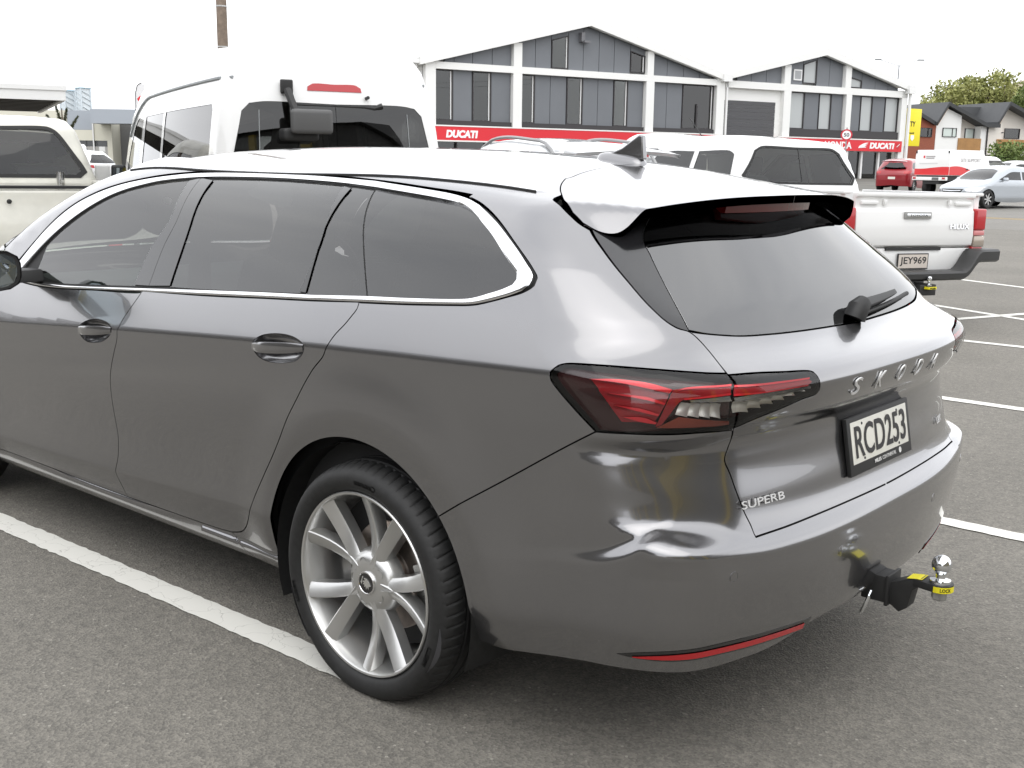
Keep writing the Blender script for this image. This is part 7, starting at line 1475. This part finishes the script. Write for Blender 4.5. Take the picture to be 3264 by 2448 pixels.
def tree(name, label, x, y, h, w, m, n, size, seed, cat='tree', lean=0.0, group=None, clumps=26):
    rng = random.Random(seed); z0 = gz(x, y); t = empty(name, (x, y, z0), label=label, cat=cat, group=group); mb = MB()
    mb.tube([(0, 0, -.2), (.1, 0, h * .25), (.2 + lean * .3, .1, h * .5), (.2 + lean * .6, .2, h * .8)], [h * .035, h * .028, h * .018, h * .006], 9)
    cs = []
    for k in range(clumps):
        a = rng.uniform(0, 6.283); q = rng.random() ** .5; zz = h * (.38 + .56 * rng.random()); ww = w * (1 - .55 * ((zz / h - .38) / .6) ** 1.6) * q
        c = Vector((math.cos(a) * ww + lean * zz / h, math.sin(a) * ww, zz)); r = h * rng.uniform(.07, .13); cs.append((c, (r, r, r * rng.uniform(.7, 1.3))))
        mb.tube([(.12, .03, h * .3 + .2 * rng.random()), c * .55 + Vector((0, 0, h * .18)), c], [h * .012, h * .007, h * .003], 5)
    mb.build('trunk', BARK, t, smooth=True); v_, f_2 = leaf_cloud(rng, cs, n, size); mb = MB(); mb.add(v_, f_2); mb.build('crown', m, t)
    return t
tv = [(2925, 178, 10.6), (2955, 180, 12.2), (2992, 182, 14.0), (3030, 185, 14.6), (3072, 186, 16.2), (3115, 187, 16.0), (3150, 188, 13.2), (3185, 190, 11.0), (3235, 170, 13.2), (3275, 168, 14.0)]
def at_px(u, depth): # plan position straight ahead of a picture column
    a = (u - 1632) / 3493.09; return (CAM_C[0] + depth * (CAM_R[2][0] + a * CAM_R[0][0]), CAM_C[1] + depth * (CAM_R[2][1] + a * CAM_R[0][1]))
wl = ['shortest yellow green willow, at the left end of the row', 'second yellow green willow from the left in the row', 'third yellow green willow from the left in the row', 'fourth yellow green willow from the left in the row', 'tallest yellow green willow in the middle of the row', 'yellow green willow just right of the tallest', 'yellow green willow third from the right end of the row', 'low yellow green willow at the right end of the row', 'deeper green tree at the right edge above the cream house', 'deeper green tree cut off by the right edge']
for i, (u, d, h) in enumerate(tv):
    x, y = at_px(u, d); tree('willow_tree' if i < 8 else 'broadleaf_tree', wl[i] + ' behind the houses' if i < 8 else wl[i], x, y, h, h * .36, WILLOW if i < 8 else GREEN, 2600, .34, 40 + i, lean=1.2, group='trees behind the houses')
# hillside and its two far trees
hx = []; 
def hill_h(u): return float(np.interp(u, [2500, 2860, 2900, 2960, 3060, 3180, 3264, 3500], [3, 10, 30, 36.5, 43, 51, 53, 60]))
vs_ = []; us_ = np.linspace(2450, 3600, 40)
for d, k in ((420, 0.0), (520, .55), (640, 1.0), (800, .9)):
    for u in us_: x, y = at_px(u, d); vs_.append((x, y, 2 + hill_h(u) * k))
mb = MB(); mb.add(vs_, [(r * 40 + i, r * 40 + i + 1, (r + 1) * 40 + i + 1, (r + 1) * 40 + i) for r in range(3) for i in range(39)]); hl = mb.build('hill', mat('dry_grass_hill', (.30, .26, .19), .95, noise=(.02, .15)), smooth=True); tag(hl, kind='structure')
for i, (u, h) in enumerate(((2938, 10), (2951, 13))): x, y = at_px(u, 640); tt = tree('far_tree', ('left' if i == 0 else 'right') + ' one of two small dark trees on the hill skyline', x, y, h, 5.0, CONE, 500, 1.2, 90 + i, group='trees on the hill'); tt.location.z = 2 + hill_h(u) - 2.5
# hedge and conifer at the left, shrubs by the fence
def mound(name, label, c, dims, m, n, size, seed, cat='shrub', group=None):
    rng = random.Random(seed); t = empty(name, (c[0], c[1], gz(c[0], c[1])), label=label, cat=cat, group=group); cs = [(Vector((rng.uniform(-1, 1) * dims[0], rng.uniform(-1, 1) * dims[1], dims[2] * rng.uniform(.3, .75))), (dims[2] * .3,) * 3) for _ in range(26)]
    v_, f_2 = leaf_cloud(rng, cs, n, size); mb = MB(); mb.add(v_, f_2); mb.build('foliage', m, t); mb = MB()
    for q in cs[:10]: mb.tube([(q[0].x * .4, q[0].y * .4, 0), q[0]], .02, 5)
    mb.build('stems', BARK, t); return t
mound('hedge', 'bright green clipped hedge between the left pickup and the van', (20.9, -9.6), (1.3, 1.6, 1.22), HEDGE, 9000, .05, 5, 'hedge')
for i, (u, d, w, h) in enumerate(((3150, 118, 1.4, 3.6), (3262, 30, 1.6, 1.6))):
    x, y = at_px(u, d)
    if i == 0: mound('shrub', 'loose green shrub in front of the cream house', (x, y), (w, w, h), GREEN, 1800, .22, 15)
cf = empty('conifer', (37.4, -17.35, 0), label='dark spiky conifer rising behind the left pickup', cat='tree'); rng = random.Random(3); mb = MB(); mb.tube([(0, 0, 0), (0, 0, 3.3)], [.10, .02], 8)
tips = [((-.05, .62, 3.05), .5), ((.1, .18, 3.45), .6), ((.0, -.20, 3.30), .5), ((0, -.62, 3.05), .55), ((0, -.42, 2.75), .6), ((0, .45, 2.7), .6), ((0, .0, 2.6), .7), ((.3, -.1, 2.9), .5)]
vs_ = []; fs_ = []
for (c, L_) in tips:
    a = Vector((c[0] * .3, c[1] * .3, c[2] - L_ * 1.1)); b_ = Vector(c); mb.tube([a, b_], [.03, .008], 5)
    for k in range(420):
        t = rng.random(); p = a + (b_ - a) * t; d = Vector((rng.gauss(0, 1), rng.gauss(0, 1), rng.gauss(.5, .7))).normalized(); q = d.cross(Vector((rng.gauss(0, 1), rng.gauss(0, 1), rng.gauss(0, 1)))).normalized() * .014; e = p + d * .11 * (1.1 - .5 * t); i = len(vs_); vs_ += [p - q, p + q, e]; fs_.append((i, i + 1, i + 2))
mb.build('trunk', BARK, cf, smooth=True); m2 = MB(); m2.add(vs_, fs_); m2.build('needles', CONE, cf)
# traffic far off at the left and at the right edge
for i, (nm, lb_, u, d, rz, pc, H, gl) in enumerate((('small_truck', 'white van with glowing brake lights far off between the left pickup and the passenger van', 285, 62, -30, (.75, .75, .74), 1.9, 'van'), ('parked_car', 'dark car far off beside the white van, left of the passenger van', 318, 58, -25, (.06, .065, .07), 1.5, 'car'), ('parked_car', 'white car far off just left of the passenger van mirror', 375, 55, 10, (.75, .76, .77), 1.6, 'car'), ('parked_car', 'white car parked by the fence at the right edge', 3235, 75, 60, (.75, .75, .75), 1.6, 'car'), ('parked_car', 'small white car behind the silver hatchback', 3190, 80, 80, (.72, .72, .72), 1.5, 'car'))):
    x, y = at_px(u, d); hatch(nm, lb_, gl, (x, y, gz(x, y)), R(rz), painted('far_paint_%d' % i, pc), H=H, glass=DARKGLASS, h=.12)
for i, (u, v_, d) in enumerate(((292, 493, 61.5), (330, 524, 57.0))):
    x, y = at_px(u, d); z = CAM_C[2] + (512 + u * .0128 - v_) / 3493 * d; mb = MB(); mb.lathe([(0, .1), (.08, .06), (.1, 0), (.08, -.06), (0, -.1)], 12, c=(x, y, z)); o = mb.build('brake_light', mat('lit_brake_lamp', (.8, .1, .02), .4, emit=((1, .25, .03), 4.0))); tag(o, ('upper' if i == 0 else 'lower') + ' glowing brake light far off left of the passenger van', 'brake light', 'lit brake lights')
# ------------------------------------------------------------------ behind the photographer: sheds that the paint and the glass mirror
wg = mat('grey_weatherboard', (0.16, 0.16, 0.155), .7, noise=(3, .15)); wd = mat('dark_shed_wall', (0.10, 0.095, 0.085), .8, noise=(1.5, .2)); yl = mat('ochre_post', (0.52, 0.38, 0.06), .6); rfm = mat('iron_roof', (0.13, 0.13, 0.13), .5)
b = empty('workshop', (0, 0, 0), label='grey clad workshop with ochre posts behind the photographer', cat='building')
def shed(parent, c, w, d, h, ang, wall, roofm, rise=1.0):
    rot = Matrix.Rotation(ang, 4, 'Z'); mb = MB(); mb.box((0, 0, h / 2), (w, d, h)); o = mb.build('wall', wall, parent); o.matrix_local = Matrix.Translation(c) @ rot
    mb = MB(); mb.prism([(-w / 2 - .4, h), (w / 2 + .4, h), (0, h + rise)], d + .8, 'y', -d / 2 - .4); o = mb.build('roof', roofm, parent); o.matrix_local = Matrix.Translation(c) @ rot
shed(b, Vector((-16, 8, 0)), 10, 26, 4.6, R(20), wg, rfm)
for k in range(7):
    p = Matrix.Translation((-16, 8, 0)) @ Matrix.Rotation(R(20), 4, 'Z') @ Vector((5.12, -11 + 3.6 * k, 2.2)); mb = MB(); mb.box((0, 0, 0), (.22, .5, 4.4)); o = mb.build('post', yl, b); o.matrix_local = Matrix.Translation(p) @ Matrix.Rotation(R(20), 4, 'Z')
b2 = empty('warehouse', label='long dark warehouse to the left of the photographer', cat='building')
shed(b2, Vector((20, 27, 0)), 56, 14, 7.0, R(-4), wd, rfm, 1.5)
